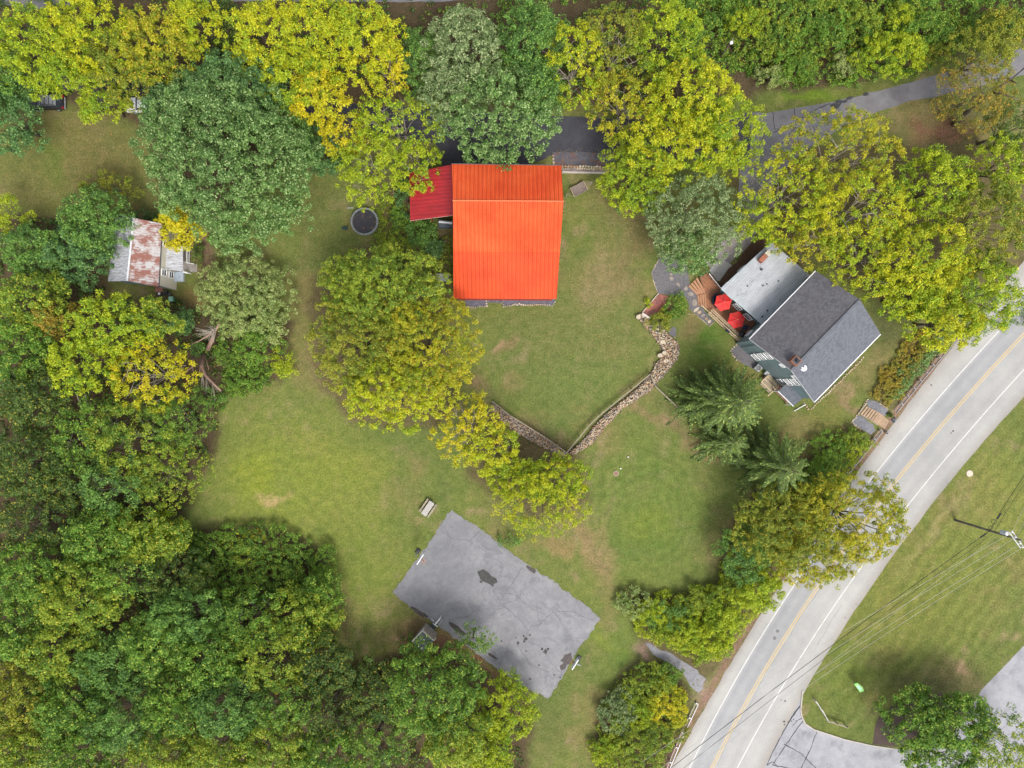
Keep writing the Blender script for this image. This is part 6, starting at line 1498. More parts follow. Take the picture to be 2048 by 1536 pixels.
for i, (x, y) in enumerate([(1328,706),(1320,711),(1331,722),(1325,684),(1277,634)]):
    p = P(x,y,.4); pts = [(p.x+.38*random.uniform(.8,1.1)*math.cos(k*.9), p.y+.32*random.uniform(.8,1.1)*math.sin(k*.9)) for k in range(7)]
    mb = MB(); mb.prism(pts, .05, .62); o = mb.build('boulder', STONE[1]); tag(o, ["pale boulder on the stone wall's bulge, left side","second pale boulder at the wall's bulge, lower left","pale boulder below the stone wall's bulge","pale boulder above the stone wall's bulge","pale block at the stone wall's head by the brick patio"][i], 'boulder', 'pale boulders on the stone wall')
def railfence(label, pix, zt, seed, name='rail_fence'):
    w3 = [P(x,y,zt) for x,y in pix]; e = thing(name, label, 'fence', (w3[0].x,w3[0].y,0)); r = random.Random(seed)
    pp = []
    for a, b3 in zip(w3[:-1], w3[1:]):
        n = max(1, round((b3-a).length/2.4)); pp += [lerp(a,b3,k/n) for k in range(n)]
    pp.append(w3[-1])
    for p in pp: mb = MB(); mb.box((p.x,p.y,zt/2),(.13,.13,zt+.12), r.uniform(0,1)); mb.build('post', WOOD_RAIL, e)
    for a, b3 in zip(pp[:-1], pp[1:]):
        for z in (zt-.05, zt-.5):
            mb = MB(); mb.beam((a.x,a.y,z),(b3.x,b3.y,z),.10,.11); mb.build('rail', WOOD_RAIL, e)
railfence("wooden rail fence along the stone wall's lawn side", [(1301.6,748),(1265,778),(1225.5,810),(1202,829),(1181.5,848),(1160,874),(1134.6,905)], 1.1, 1)
railfence("wooden rail fence above the brown rubble bank", [(1133,905),(1098,880),(1060,856),(1021,832),(985,803.5)], 1.1, 2)
railfence("short rail fence running from the stone wall to the spruce", [(1302,748),(1310.5,771.8),(1332,792),(1356,815)], 1.1, 3)

# ------------------------------------------------------------------ garden things
e = thing('trampoline', "round trampoline with grey rim and leaf-littered black mat", 'trampoline', tuple(P(729,443,0)))
c = P(729,443,.85); mb = MB(); mb.disc((c.x,c.y),.02,1.62,.80,.82,36); mb.build('mat', mat("trampoline_mat",(.045,.042,.05),(.03,.03,.035),3,fine_amt=.5,c3=(.20,.11,.06),s3=1.2,lo3=.58,hi3=.72), e)
mb = MB(); mb.disc((c.x,c.y),1.70,1.96,.82,.90,36); mb.build('pad', mat("grey_pad",(.17,.19,.20),(.11,.125,.13),2,fine_amt=.4), e)
for k in range(44):
    a = k*2*math.pi/44; mb = MB(); mb.box((c.x+1.82*math.cos(a),c.y+1.82*math.sin(a),.915),(.24,.045,.03),a); mb.build('pad_rib', METAL, e)
for k in range(6):
    a = k*math.pi/3; mb = MB(); mb.tube([(c.x+1.9*math.cos(a),c.y+1.9*math.sin(a),.85),(c.x+1.9*math.cos(a),c.y+1.9*math.sin(a),0)],.04,6); mb.build('leg', METAL, e)
mb = MB(); mb.box((c.x-2.0,c.y+1.9,.9),(.9,.12,.08)); mb.build('ladder', METAL, e)
e = thing('garden_cart', "small dark green cart or seat on the grass left of the trampoline", 'cart', tuple(P(690,456.5,0)))
p = P(690,456.5,.3); mb = MB(); mb.box((p.x,p.y,.32),(.75,.32,.18),-.05,1.15); mb.build('tray', mat("dark_green_plastic",(.02,.05,.05)), e); mb = MB(); mb.tube([(p.x+.3,p.y+.1,.35),(p.x+.6,p.y+.4,.6)],.025,5); mb.build('handle', BLACK, e)
mb = MB(); mb.tube([(p.x,p.y-.2,.13),(p.x,p.y+.2,.13)],.13,10); mb.build('wheel', BLACK, e)
sheet('leafy_gravel_spot', [(822,505),(832,498),(842,505),(848,530),(850,552),(838,550),(824,530)], .02, mat("leafy_gravel",(.14,.12,.13),(.09,.08,.08),3,fine=16,fine_amt=.6,c3=(.28,.12,.07),s3=1.5,lo3=.55,hi3=.65), .5, .08, 9)
GT = mat("pale_plastic",(.36,.38,.385),(.31,.33,.34),1.5,fine_amt=.12)
e = thing('stone_table', "pale grey rectangular table beside the barn's left wall", 'table', tuple(P(885,555,0)))
p = P(885,555,.75); mb = MB(); mb.box((p.x,p.y,.72),(1.85,1.05,.07),-.05); mb.build('table_top', GT, e)
for a in (-.75,.75):
    for b3 in (-.38,.38): mb = MB(); mb.box((p.x+a,p.y+b3,.34),(.08,.08,.68)); mb.build('leg', METAL, e)
e = thing('side_bench', "small tan bench at the left end of the grey table", 'bench', tuple(P(866.5,554,0))); p = P(866.5,554,.45); mb = MB(); mb.box((p.x,p.y,.43),(.62,.5,.06)); mb.build('seat', mat("tan_board",(.30,.26,.21)), e)
for a in (-.25,.25): mb = MB(); mb.box((p.x+a,p.y,.2),(.06,.4,.4)); mb.build('leg', WOOD_GREY, e)
e = thing('storage_box', "square pale grey lidded box below the grey table", 'box', tuple(P(875.5,575,0))); p = P(875.5,575,.7); mb = MB(); mb.box((p.x,p.y,.3),(1.0,1.0,.6),-.05); mb.build('body', GT, e); mb = MB(); mb.box((p.x,p.y,.63),(1.1,1.1,.08),-.05,.94); mb.build('lid', GT, e)
# hammock
e = thing('hammock', "brown net hammock with spreader bars between two posts east of the barn", 'hammock', tuple(P(1158,378,0)))
T1, T2, T3, T4 = P(1140,376,.8), P(1167,362,.8), P(1176,379,.8), P(1149,394,.8); E1, E2 = P(1133,390,1.15), P(1184,364,1.15)
mb = MB(); mm3 = [lerp(lerp(T1,T2,t_), lerp(T4,T3,t_), .5) for t_ in (0,.5,1)]
V = []; 
for i in range(7):
    for j in range(5):
        q = lerp(lerp(T1,T2,i/6), lerp(T4,T3,i/6), j/4)-Vector((0,0,.28*math.sin(math.pi*i/6)+.12*math.sin(math.pi*j/4))); V.append(q)
mb.add(V, [(i*5+j,i*5+j+1,(i+1)*5+j+1,(i+1)*5+j) for i in range(6) for j in range(4)]); mb.add([q-Vector((0,0,.01)) for q in V], [((i+1)*5+j,(i+1)*5+j+1,i*5+j+1,i*5+j) for i in range(6) for j in range(4)])
HM = mat("hammock_net",(.23,.18,.16),(.15,.12,.10),6,fine=14,fine_amt=.5); mb.build('net', HM, e, True)
for a, b3 in ((T1,T4),(T2,T3)): mb = MB(); mb.tube([a+Vector((0,0,.03)), b3+Vector((0,0,.03))], .035, 6); mb.build('spreader_bar', WOOD_PALE, e)
mb = MB()
for k in range(7):
    mb.tube([lerp(T1,T4,k/6), E1], .012, 3); mb.tube([lerp(T2,T3,k/6), E2], .012, 3)
for a, b3 in ((T1,T2),(T4,T3)): mb.tube([a, lerp(a,b3,.5)-Vector((0,0,.28)), b3], .02, 4)
o = mb.build('cord', mat("cord",(.42,.36,.28)), e); o['kind'] = 'stuff'
for q in (E1, E2): mb = MB(); mb.tube([(q.x,q.y,0),(q.x,q.y,1.25)],.06,7); mb.build('post', WOOD_GREY, e)
# picnic table
e = thing('picnic_table', "weathered grey picnic table with two benches above the court", 'picnic table', tuple(P(855.5,1017,0)))
p = P(855.5,1017,.7); a_ = math.atan2(-(1003-1032), 866-846); d1 = Vector((math.cos(a_),math.sin(a_),0)); d2 = Vector((-d1.y,d1.x,0))
for k in range(5): q = p+d2*(k-2)*.165; mb = MB(); mb.beam(Vector((q.x,q.y,.75))-d1*1.1, Vector((q.x,q.y,.75))+d1*1.1, .15, .045); mb.build('table_board', mat("bleached_board",(.46,.43,.40),(.36,.34,.32),3,fine_amt=.35) if 'bleached_board' not in bpy.data.materials else bpy.data.materials['bleached_board'], e)
for s_ in (-1,1):
    for k in range(2): q = p+d2*s_*(.66+.13*k); mb = MB(); mb.beam(Vector((q.x,q.y,.45))-d1*1.1, Vector((q.x,q.y,.45))+d1*1.1, .12, .045); mb.build('bench_board', WOOD_RAIL, e)
for s_ in (-.8,.8):
    mb = MB(); q = p+d1*s_; q.z=0; mb.beam(q+d2*.75+Vector((0,0,.02)), q+d2*.25+Vector((0,0,.72)), .09,.05); mb.beam(q-d2*.75+Vector((0,0,.02)), q-d2*.25+Vector((0,0,.72)), .09,.05); mb.beam(q-d2*.78+Vector((0,0,.40)), q+d2*.78+Vector((0,0,.40)), .08,.05); mb.build('leg_frame', WOOD_RAIL, e)
# basketball hoops
def hoop(a, b3, rimc, basep, label):
    A3, B3 = P(*a,3.9), P(*b3,3.9); R3 = P(*rimc,3.05); Bs = P(*basep,0); e = thing('basketball_hoop', label, 'basketball hoop', (Bs.x,Bs.y,0), 'hoops at the ends of the court')
    mb = MB(); d = (B3-A3).normalized(); mb.beam(Vector((A3.x,A3.y,3.37)), Vector((B3.x,B3.y,3.37)), .05, 1.06); mb.build('backboard', mat("backboard",(.72,.74,.76),bmp=0) if 'backboard' not in bpy.data.materials else bpy.data.materials['backboard'], e)
    mb = MB(); mb.beam(Vector((A3.x,A3.y,3.93)), Vector((B3.x,B3.y,3.93)), .11, .06); mb.build('frame', WHITE, e)
    mb = MB(); mb.disc((R3.x,R3.y),.21,.255,3.04,3.08,18); mb.build('rim', mat("rim_orange",(.62,.20,.06)) if 'rim_orange' not in bpy.data.materials else bpy.data.materials['rim_orange'], e)
    mb = MB(); mid = (A3+B3)/2; mb.beam(Vector((mid.x,mid.y,3.0)), Vector((R3.x,R3.y,3.04)), .08,.05); mb.build('bracket', BLACK, e)
    mb = MB()
    for k in range(10): 
        t_ = k*.628; mb.tube([(R3.x+.23*math.cos(t_),R3.y+.23*math.sin(t_),3.05),(R3.x+.13*math.cos(t_+.3),R3.y+.13*math.sin(t_+.3),2.65)],.012,3)
    o = mb.build('net', WHITE, e); o['kind'] = 'stuff'
    mb = MB(); mb.tube([(Bs.x,Bs.y,0),(Bs.x,Bs.y,2.6),(mid.x,mid.y,3.3)], .07, 8); mb.build('pole', METAL, e); mb = MB(); mb.box((Bs.x,Bs.y,.1),(.8,.6,.2),math.atan2(d.y,d.x),.9); mb.build('base', BLACK, e)
hoop((847,1109),(834,1129),(847.4,1122.4),(836,1102),"basketball hoop at the court's upper left side, red rim over the asphalt")
hoop((1156.8,1319.5),(1144.2,1339.8),(1144.6,1323.8),(1157,1316),"basketball hoop on the grass by the court's right end, orange rim")
e = thing('goal_frame', "small white tubular goal frame between court and shelter", 'goal frame', tuple(P(876,1244,0)))
mb = MB(); mb.tube([P(870.5,1249,1.0),P(881,1235.5,1.0)],.07,6); mb.build('crossbar', WHITE, e); mb = MB(); mb.tube([P(866,1247,.6),P(875,1253.5,.9)],.05,6); mb.tube([P(862.5,1238,.05),P(868,1242,.6)],.04,6); mb.build('side_bar', WHITE, e)
mb = MB(); mb.tube([P(875,1253.5,.5),P(885.5,1239,.5)],.035,6); mb.build('back_bar', METAL, e); 
mb = MB(); [mb.tube([(P(x,y,1).x,P(x,y,1).y,0),tuple(P(x,y,1))],.04,5) for x,y in ((870.5,1249),(881,1235.5))]; mb.build('upright', WHITE, e)
sheet('dark_mat', [(856,1252),(866,1246),(874,1252),(866,1262)], .03, mat("dark_rubber",(.06,.07,.07),(.045,.05,.05),4,fine_amt=.4), .5, .04, 3)

# ------------------------------------------------------------------ steps to the road, guardrails, mailboxes
st = thing('stairway', "wooden stairway of eight treads leading from the lawn down to the road", 'stairs', tuple(PG(1742,830)))
f0, f1 = Vector(P(1733.8,813.5,0)), Vector(P(1721.5,829.2,0)); g0, g1 = Vector(P(1761,830.5,ZR+.15)), Vector(P(1749,848.5,ZR+.15))
for k in range(8):
    t_ = k/7; a, b3 = lerp(f0,g0,t_), lerp(f1,g1,t_); z = max(gzf(a.x,a.y), gzf(b3.x,b3.y))+.12; mb = MB(); mb.beam((a.x,a.y,z),(b3.x,b3.y,z),.30,.12); mb.build('step', WOOD_STAIR, st)
for a, b3 in ((f0,g0),(f1,g1)): mb = MB(); [mb.beam((lerp(a,b3,q/6).x,lerp(a,b3,q/6).y,gzf(*lerp(a,b3,q/6)[:2])+.05),(lerp(a,b3,(q+1)/6).x,lerp(a,b3,(q+1)/6).y,gzf(*lerp(a,b3,(q+1)/6)[:2])+.05),.10,.16) for q in range(6)]; mb.build('stringer', WOOD_GREY, st)
mb = MB(); lp = [P(1763,832,ZR+.12),P(1774,842,ZR+.12),P(1765,857,ZR+.12),P(1752,849,ZR+.12)]
for k in range(4):
    t_ = (k+.5)/4; a = lerp(lp[0],lp[1],t_); b3 = lerp(lp[3],lp[2],t_); zz_ = max(gzf(lp[0].x,lp[0].y), gzf(lp[3].x,lp[3].y))+.08; a.z = b3.z = zz_; mb = MB(); mb.beam(a, b3, .235, .10); mb.build('landing_board', WOOD_STAIR, st)
mb = MB(); mb.beam(P(1716,828.5,.12), P(1733,806,.12), .22, .2); mb.build('top_timber', WOOD_RAIL, st)
sheet('stair_gravel', [(1733,801),(1746,801),(1760,808),(1781,818),(1777,830),(1767,837),(1752,824),(1735,812)], 0, mat("blue_gravel",(.20,.20,.22),(.12,.12,.135),4,fine=14,fine_amt=.6,bmp=.8), .5, .05, 3, drape=.05, grid=.4)
sheet('stair_gravel', [(1713,831),(1706,840),(1704,845),(1720,857),(1738,866),(1747,870),(1758,862),(1749,850),(1735,842),(1722,832)], 0, bpy.data.materials['blue_gravel'], .5, .05, 4, drape=.05, grid=.4)
e = thing('stair_edging', "pale edging stones round the gravel either side of the wooden stairway", 'stone edging', tuple(PG(1735,800)))
stones_line('edging', [(1735,799),(1729,807),(1716,828),(1708,838),(1703,844),(1708,850),(1720,858)], .24, .15, e, (1,0), 15, drape=True)
stones_line('edging', [(1759,807),(1768,813),(1778,818)], .24, .15, e, (1,0), 16, drape=True)
GR = mat("guardrail_steel",(.36,.36,.37),(.27,.27,.28),1.2,.45,metal=.4,fine_amt=.12,bmp=.02)
def guardrail(label, pix, n, seed):
    zt = ZR+.72; w3 = [P(x,y,zt) for x,y in pix]; e = thing('guardrail', label, 'guardrail', (w3[0].x,w3[0].y,ZR), 'guardrails along the road')
    tot = sum((b3-a).length for a,b3 in zip(w3[:-1],w3[1:]))
    def at(s):
        for a,b3 in zip(w3[:-1],w3[1:]):
            L = (b3-a).length
            if s <= L+1e-6: return lerp(a,b3,s/L), (b3-a).normalized()
            s -= L
        return w3[-1], (w3[-1]-w3[-2]).normalized()
    for k in range(n):
        s0, s1 = tot*k/n, tot*(k+1)/n; a, d = at(s0); b3, _ = at(s1); sd_ = Vector((d.y,-d.x,0))    # towards the road on the right
        if sd_.x < 0: sd_ = -sd_
        prof = [(0,.16),(.06,.11),(.06,.05),(0,0),(.06,-.05),(.06,-.11),(0,-.16)]; mb = MB(); V = []
        for q in (a,b3):
            V += [q+sd_*x+Vector((0,0,zz)) for x,zz in prof]
        for q in (a,b3): V += [q+sd_*(x-.008)+Vector((0,0,zz)) for x,zz in prof]
        mb.add(V, [(i,i+1,i+8,i+7) for i in range(6)]+[(i+21,i+22,i+15,i+14) for i in range(6)]); mb.beam(a+Vector((0,0,.17)), b3+Vector((0,0,.17)), .09, .02); mb.build('rail', GR, e)
        mb = MB(); q = a-sd_*.26; mb.box((q.x,q.y,ZR+.42),(.15,.18,.88),math.atan2(d.y,d.x)); pst = mb.build('post', WOOD_GREY if seed == 9 else GR, e)
        mb = MB(); mb.beam(a-sd_*.04, a-sd_*.20, .12, .3); mb.build('blockout', GR, pst)
        mb = MB(); mb.tube([a-sd_*.36+Vector((0,0,-.02)), b3-sd_*.36+Vector((0,0,-.02))], .035, 6); mb.build('back_rail', GR, e)
guardrail("long steel guardrail between goldenrod bank and road above the stairway", [(1955,622),(1899.5,695.4),(1846,759),(1793,825)], 13, 1)
guardrail("steel guardrail running down from the stairway behind the bushes", [(1764,862.7),(1747.5,885),(1715,925),(1686,961),(1640,1030),(1600,1090)], 13, 2)
guardrail("short lowest guardrail at the road's bottom end", [(1396,1408),(1371,1460),(1346,1520),(1320,1585)], 6, 3)
def mailbox(px, py, label, n, colr):
    c = PG(px,py); e = thing('mailbox', label, 'mailbox', tuple(c)); d = (P(1899,695)-P(1793,825)).normalized(); sd_ = Vector((d.y,-d.x,0)); 
    for k in range(n):
        q = c+sd_*.35+d*(k-.5*(n-1))*.45; mb = MB(); V=[]; 
        mb.tube([q-sd_*.28+Vector((0,0,1.15)), q+sd_*.32+Vector((0,0,1.15))], .17, 10); b4 = mb.build('box', colr, e, False); mb = MB(); mb.box((q.x-d.x*.18,q.y-d.y*.18,1.3+c.z*0),(.03,.03,.16)); mb.v = [(x,y,z+c.z*0) for x,y,z in mb.v]; mb.build('flag', BRICK_R, b4)
    mb = MB(); mb.box((c.x,c.y,c.z+.5),(.1,.1,1.0)); mb.build('post', WOOD_GREY, e); mb = MB(); mb.beam(c+Vector((0,0,1.0))-d*.35, c+sd_*.3+Vector((0,0,1.0))+d*.3, .1,.08); mb.build('arm', WOOD_GREY, e); return e
mb_ = mailbox(1784,836,"pair of dark blue mailboxes at the top end of the stairway landing", 2, mat("dark_blue_steel",(.045,.065,.11),(.03,.045,.08),2))
for o in mb_.children_recursive: o.location.z += ZR if o.name.startswith('box') else 0
mb2 = mailbox(1768,861,"small black mailbox at the lower side of the stairway landing", 1, BLACK)
for o in mb2.children_recursive: o.location.z += ZR if o.name.startswith('box') else 0
e = thing('planter', "dark planter pot with sparse plant beside the stairway landing", 'planter', tuple(PG(1777,830)))
q = PG(1777,830); mb = MB(); mb.tube([(q.x,q.y,q.z),(q.x,q.y,q.z+.45)],[.22,.32],10); mb.build('pot', mat("clay_dark",(.13,.09,.08)), e)
rng = np.random.default_rng(3); pc = rng.normal(size=(30,3))*.16+np.array([0,0,.6]); me = leaf_mesh('foliage', pc, np.full(30,.14), rng.uniform(0,1,30), 10, .16, 'broad', rng); link_mesh('foliage', me, LEAF['dark'], e)

# ------------------------------------------------------------------ utility pole, wires, street lamp
pb = P(1910,1040,ZR); pole = thing('utility_pole', "tall wooden utility pole with crossarm and transformer on the verge", 'utility pole', tuple(pb))
mb = MB(); mb.tube([(pb.x,pb.y,ZR-.1),(pb.x,pb.y,11.6)],[.19,.12],10); mb.build('pole', mat("pole_wood",(.17,.15,.12),(.11,.10,.085),2,fine_amt=.3), pole)
ct = Vector((pb.x,pb.y,10.8)); ax1, ax2 = P(2021,1063,10.8), P(2043,1094,10.8); adir = (ax2-ax1).normalized(); pn = Vector((-adir.y,adir.x,0))
ctr = (ax1+ax2)/2; hl = (ax2-ax1).length/2
for s_ in (-1,1): mb = MB(); mb.beam(ctr-adir*hl+pn*.2*s_, ctr+adir*hl+pn*.2*s_, .10, .12); mb.build('crossarm', mat("pale_arm",(.60,.60,.60),(.5,.5,.5),2) if s_ < 0 else bpy.data.materials['pale_arm'], pole)
ins_p = [ctr+adir*x for x in (-hl*.95,-hl*.3,hl*.5,hl*.97)]
for q in ins_p: 
    mb = MB(); mb.tube([q+Vector((0,0,.05)),q+Vector((0,0,.18)),q+Vector((0,0,.32))],[.10,.13,.07],8); mb.build('insulator', WHITE, pole)
q = P(2011,1066,9.4); mb = MB(); mb.tube([(q.x,q.y,8.7),(q.x,q.y,9.7)],[.27,.27],14); tf = mb.build('transformer', mat("transformer_grey",(.50,.56,.62)), pole); mb = MB(); mb.tube([(q.x,q.y,9.7),(q.x,q.y,9.78)],[.29,.24],14); mb.build('lid', WHITE, tf)
mb = MB(); mb.beam((pb.x,pb.y,9.2),(q.x,q.y,9.2),.08,.1); mb.build('bracket', METAL, pole)
WIRE_D = mat("black_cable",(.02,.02,.022),(.015,.015,.017),1,.6,bmp=0,fine_amt=0); WIRE_L = mat("aluminium_wire",(.40,.40,.36),(.34,.34,.31),1,.5,metal=.3,bmp=0,fine_amt=0)
def wire(a, b3, r, m5, label, sag=.7, n=22, group='cables on the utility pole'):
    a, b3 = Vector(a), Vector(b3); pts = [lerp(a,b3,k/n)-Vector((0,0,4*sag*(k/n)*(1-k/n))) for k in range(n+1)]
    e = MB(); e.tube([p-a for p in pts], r, 5); e.v = [tuple(Vector(p)+a) for p in e.v]; o = e.build('cable', m5); tag(o, label, 'cable', group); return o
cz = 6.2; cp = P(1979,1062,cz); ne = P(2150,820,cz); sw = P(1230,1624,cz)
wire(cp, sw, .036, WIRE_D, "thick black cable crossing the road, nearest the pole's foot side"); wire(cp+Vector((.2,-.35,.3)), sw+Vector((.8,-.6,.3)), .022, WIRE_D, "second, thinner dark cable just below the thick one across the road")
wire(cp, ne, .032, WIRE_D, "thick black cable from the pole to the upper right frame edge"); wire(cp+Vector((.4,-.1,.3)), ne+Vector((.5,-.2,.3)), .022, WIRE_D, "thinner dark cable beside the thick one at the upper right")
wire(cp+Vector((.2,-.6,.9)), sw+Vector((1.4,-1.2,.9)), .014, WIRE_L, "pale wire closest to the dark cables across the road")
for k, q in enumerate(ins_p):
    nm = ["first","second","third","fourth"][k]
    tgt = [P(1560,1350,10.8),P(1585,1362,10.8),P(1596,1380,10.8),P(1606,1388,10.8)][k]; a = q+Vector((0,0,.3)); d = (tgt-a); d.z = 0; b4 = a+d*1.6; b4.z = a.z
    wire(a, b4, .016, WIRE_L, nm+" pale power wire of the crossarm counted from the road, running down left", 1.1)
    b5 = P(2110+22*k, 905+12*k, 10.9); wire(a, b5, .016, WIRE_L, nm+" pale power wire of the crossarm counted from the road, running up right", .3)
for i, (x, y, rr3) in enumerate([(1988,1043,.36),(1981,1055.5,.28)]):
    p = P(x,y,cz-.1); mb = MB(); mb.tube([(p.x+rr3*math.cos(k*.524),p.y+rr3*math.sin(k*.524)*.9,p.z+.05*math.sin(k*.524)) for k in range(13)],.035,5,cap=False); o = mb.build('cable_coil', WIRE_D); tag(o, ["larger black slack cable coil above the pole's mid section","smaller black slack cable coil at the pole's mid section"][i], 'cable coil', 'slack coils on the cables')
p = P(1998,1032,cz); mb = MB(); mb.beam(p-Vector((.25,.4,0)), p+Vector((.25,.4,0)), .16,.16); tag(mb.build('splice_case', WIRE_D), "black splice case on the cable above the coils", 'splice case')
p = P(1968,1070,cz); mb = MB(); mb.beam(p-Vector((.5,.35,0)), p+Vector((.3,.2,0)), .14,.14); tag(mb.build('splice_case', WIRE_D), "black splice case on the cable just left of the pole", 'splice case')
lb = PG(1437,122); e = thing('street_lamp', "dark leaning-looking lamp pole with white lamp head in the thicket", 'street lamp', tuple(lb)); 
mb = MB(); mb.tube([(lb.x,lb.y,0),(lb.x,lb.y,6.3)],[.15,.10],8); mb.build('pole', BARK, e); mb = MB(); q1 = P(1459,72,6.3); q2 = P(1463,85,6.6); mb.tube([(lb.x,lb.y,6.2),tuple(q2)],.04,6); mb.build('arm', METAL, e)
mb = MB(); mb.tube([q2+Vector((0,0,.18)),q2,q2-Vector((0,0,.2))],[.12,.24,.2],12); mb.build('lamp_head', WHITE, e)

# ------------------------------------------------------------------ vehicles
def car(px, py, rot, label, body, roof, name='parked_car', L=4.8, Wd=1.9, hgt=1.75, rack=True):
    c = P(px,py,1.0); e = thing(name, label, 'car', (c.x,c.y,0)); ca, sa = math.cos(rot), math.sin(rot)
    def X(x,y,z): return (c.x+x*ca-y*sa, c.y+x*sa+y*ca, z)
    prof = [(-L/2,.45),(-L/2,.95),(-L/2+.08,1.08),(-L/2+.25,1.12),(L*.18,1.14),(L/2-.15,.98),(L/2,.85),(L/2,.42)]   # rear at -x
    mb = MB(); n = len(prof); V = [X(x,-Wd/2,z) for x,z in prof]+[X(x,Wd/2,z) for x,z in prof]; mb.add(V, [tuple(range(n))[::-1], tuple(range(n,2*n))]+[(i,(i+1)%n,(i+1)%n+n,i+n) for i in range(n)]); mb.build('body', body, e)
    b0, b1, t0, t1 = -L/2+.12, L*.20, -L/2+.55, L*.06; w1, w2 = Wd/2-.06, Wd/2-.22
    V = [X(b0,-w1,1.1),X(b1,-w1,1.12),X(b1,w1,1.12),X(b0,w1,1.1),X(t0,-w2,hgt-.04),X(t1,-w2,hgt-.04),X(t1,w2,hgt-.04),X(t0,w2,hgt-.04)]
    mb = MB(); mb.add(V, [(0,1,5,4),(1,2,6,5),(2,3,7,6),(3,0,4,7),(4,5,6,7)]); mb.build('window', GLASSM, e)
    mb = MB(); V = [X(t0-.05,-w2-.03,hgt-.03),X(t1+.03,-w2-.03,hgt-.03),X(t1+.03,w2+.03,hgt-.03),X(t0-.05,w2+.03,hgt-.03)]; mb.add(V+[(a,b3,z+.05) for a,b3,z in V], [(4,5,6,7),(0,1,5,4),(1,2,6,5),(2,3,7,6),(3,0,4,7)]); rf = mb.build('roof', roof, e)
    if rack:
        for s_ in (-1,1): mb = MB(); mb.beam(X(t0+.1,s_*(w2-.05),hgt+.08), X(t1-.1,s_*(w2-.05),hgt+.08), .05,.05); mb.build('roof_rail', BLACK, rf)
        for k in range(4): x = t0+.3+k*(t1-t0-.5)/3; mb = MB(); mb.beam(X(x,-w2,hgt+.09), X(x,w2,hgt+.09), .05,.04); mb.build('crossbar', BLACK, rf)
    for s_ in (-1,1):
        mb = MB(); mb.box(X(-L/2+.04,s_*(Wd/2-.16),.95),(.16,.28,.26),rot); mb.build('tail_light', mat("tail_red",(.45,.02,.03),rough=.3) if 'tail_red' not in bpy.data.materials else bpy.data.materials['tail_red'], e)
        mb = MB(); mb.box(X(L/2-.05,s_*(Wd/2-.25),.75),(.12,.36,.16),rot); mb.build('headlight', WHITE, e)
        mb = MB(); mb.box(X(L*.16,s_*(Wd/2+.1),1.1),(.14,.22,.14),rot); mb.build('wing_mirror', body, e)
        for x in (-L*.3,L*.3): 
            mb = MB(); mb.tube([X(x,s_*(Wd/2-.24),.34),X(x,s_*(Wd/2+.01),.34)],.34,16); wh = mb.build('wheel', BLACK, e); mb = MB(); mb.tube([X(x,s_*(Wd/2+.0),.34),X(x,s_*(Wd/2+.03),.34)],.2,12); mb.build('rim', METAL, wh)
    mb = MB(); mb.box(X(-L/2-.04,0,.55),(.14,Wd*.9,.22),rot); mb.build('bumper', METAL, e)
    return e
car(90,204,math.pi,"dark car with ribbed grey roof and red tail lights, half under trees", mat("black_car_paint",(.02,.02,.026),(.018,.018,.02),1,.25,spec=.6,bmp=0), mat("grey_roof_load",(.26,.27,.30),(.20,.21,.23),3,.5), L=5.0)
car(285,209,math.pi,"white car showing only its rear corner under the trees", mat("white_car_paint",(.70,.71,.74),(.68,.69,.72),1,.3,spec=.6,bmp=0), mat("white_car_roof",(.70,.71,.74),bmp=0), rack=False)
e = thing('trailer', "small mesh-floored utility trailer under the low yellow-green tree", 'trailer', tuple(P(201,205,0))); p = P(201,203,.6); TM = mat("trailer_steel",(.30,.33,.31))
mb = MB(); [mb.beam((p.x-1.2,p.y+yy,.62),(p.x+1.2,p.y+yy,.62),.05,.05) for yy in (-.8,.8)]; [mb.beam((p.x+xx,p.y-.8,.62),(p.x+xx,p.y+.8,.62),.05,.05) for xx in (-1.2,1.2)]; mb.build('frame', TM, e)
mb = MB(); [mb.beam((p.x-1.2,p.y-.7+.2*k,.56),(p.x+1.2,p.y-.7+.2*k,.56),.03,.02) for k in range(8)]; [mb.beam((p.x-1.05+.3*k,p.y-.8,.565),(p.x-1.05+.3*k,p.y+.8,.565),.03,.02) for k in range(8)]; o = mb.build('mesh_floor', TM, e); o['kind']='stuff'
for s_ in (-.95,.95): mb = MB(); mb.tube([(p.x,p.y+s_-.08,.3),(p.x,p.y+s_+.08,.3)],.3,14); mb.build('wheel', BLACK, e)
mb = MB(); mb.tube([(p.x-1.2,p.y,.55),(p.x-2.2,p.y,.5)],.05,6); mb.build('drawbar', TM, e)

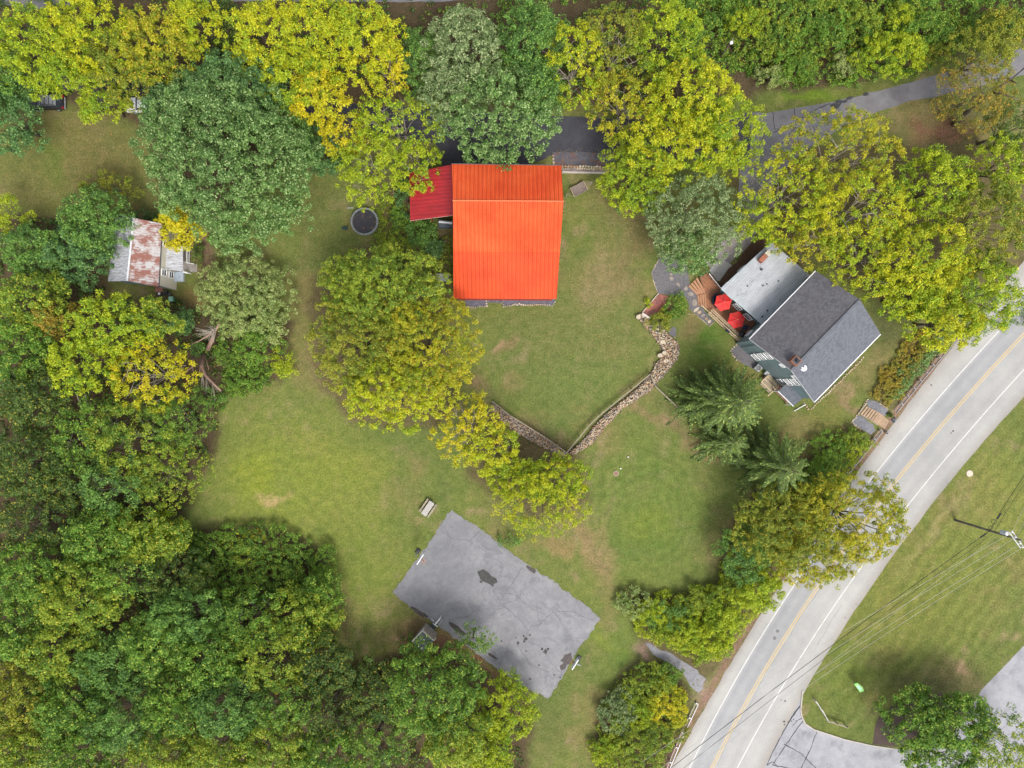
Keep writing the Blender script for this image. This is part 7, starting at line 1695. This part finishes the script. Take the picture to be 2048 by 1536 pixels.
# ------------------------------------------------------------------ verge things across the road
e = thing('sign_board', "bright green leaning sign board on the grass island", 'sign', tuple(P(1718,1377,ZR))); 
cs = [P(1708,1368,ZR+1.2),P(1715,1366,ZR+1.5),P(1726,1375,ZR+1.5),P(1728,1382,ZR+1.35),P(1720,1385,ZR+.9),P(1716,1379,ZR+1.0)]
mb = MB(); mb.add(cs+[q-Vector((0,0,.05)) for q in cs], [(5,4,3,2,1,0),(6,7,8,9,10,11)]+[(i,(i+1)%6,(i+1)%6+6,i+6) for i in range(6)]); mb.build('board', mat("lime_green_board",(.26,.60,.12),(.30,.62,.20),2,bmp=0,fine_amt=.05), e)
pc2 = [lerp(q, sum((c_ for c_ in cs), Vector())/6, .35)+Vector((0,0,.012)) for q in cs]; mb = MB(); mb.add(pc2, [(5,4,3,2,1,0)]); mb.build('panel_print', mat("mint_print",(.50,.72,.50),(.42,.66,.62),4,bmp=0,fine_amt=.05), e)
for x, y in ((1711,1369),(1725,1383)): p = P(x,y,ZR+.8); mb = MB(); mb.tube([(p.x,p.y,ZR),(p.x,p.y,ZR+1.0)],.035,5); mb.build('post', METAL, e)
WR = mat("white_fence_rail",(.55,.52,.47),(.42,.40,.36),2,fine_amt=.25)
def split(label, pix, m6):
    e = thing('split_rail_fence', label, 'fence', tuple(P(*pix[0],ZR)), 'rail fence pieces on the grass island'); w3 = [P(x,y,ZR+.9) for x,y in pix]
    for q in w3: mb = MB(); mb.box((q.x,q.y,ZR+.5),(.13,.13,1.05)); mb.build('post', m6, e)
    for a, b3 in zip(w3[:-1],w3[1:]):
        d = (b3-a).normalized(); sd_ = Vector((-d.y,d.x,0))
        for z, o_ in ((.0,.05),(-.4,-.05)): mb = MB(); mb.beam(a+sd_*o_+Vector((0,0,z)), b3-sd_*o_+Vector((0,0,z)), .10,.10); mb.build('rail', m6, e)
split("pale split-rail fence piece on the island's road corner", [(1632,1403),(1644,1420),(1657.5,1443)], WR)
split("browner split-rail fence piece on the island beside the side road", [(1658,1444),(1676,1449),(1695,1455)], WOOD_RAIL)
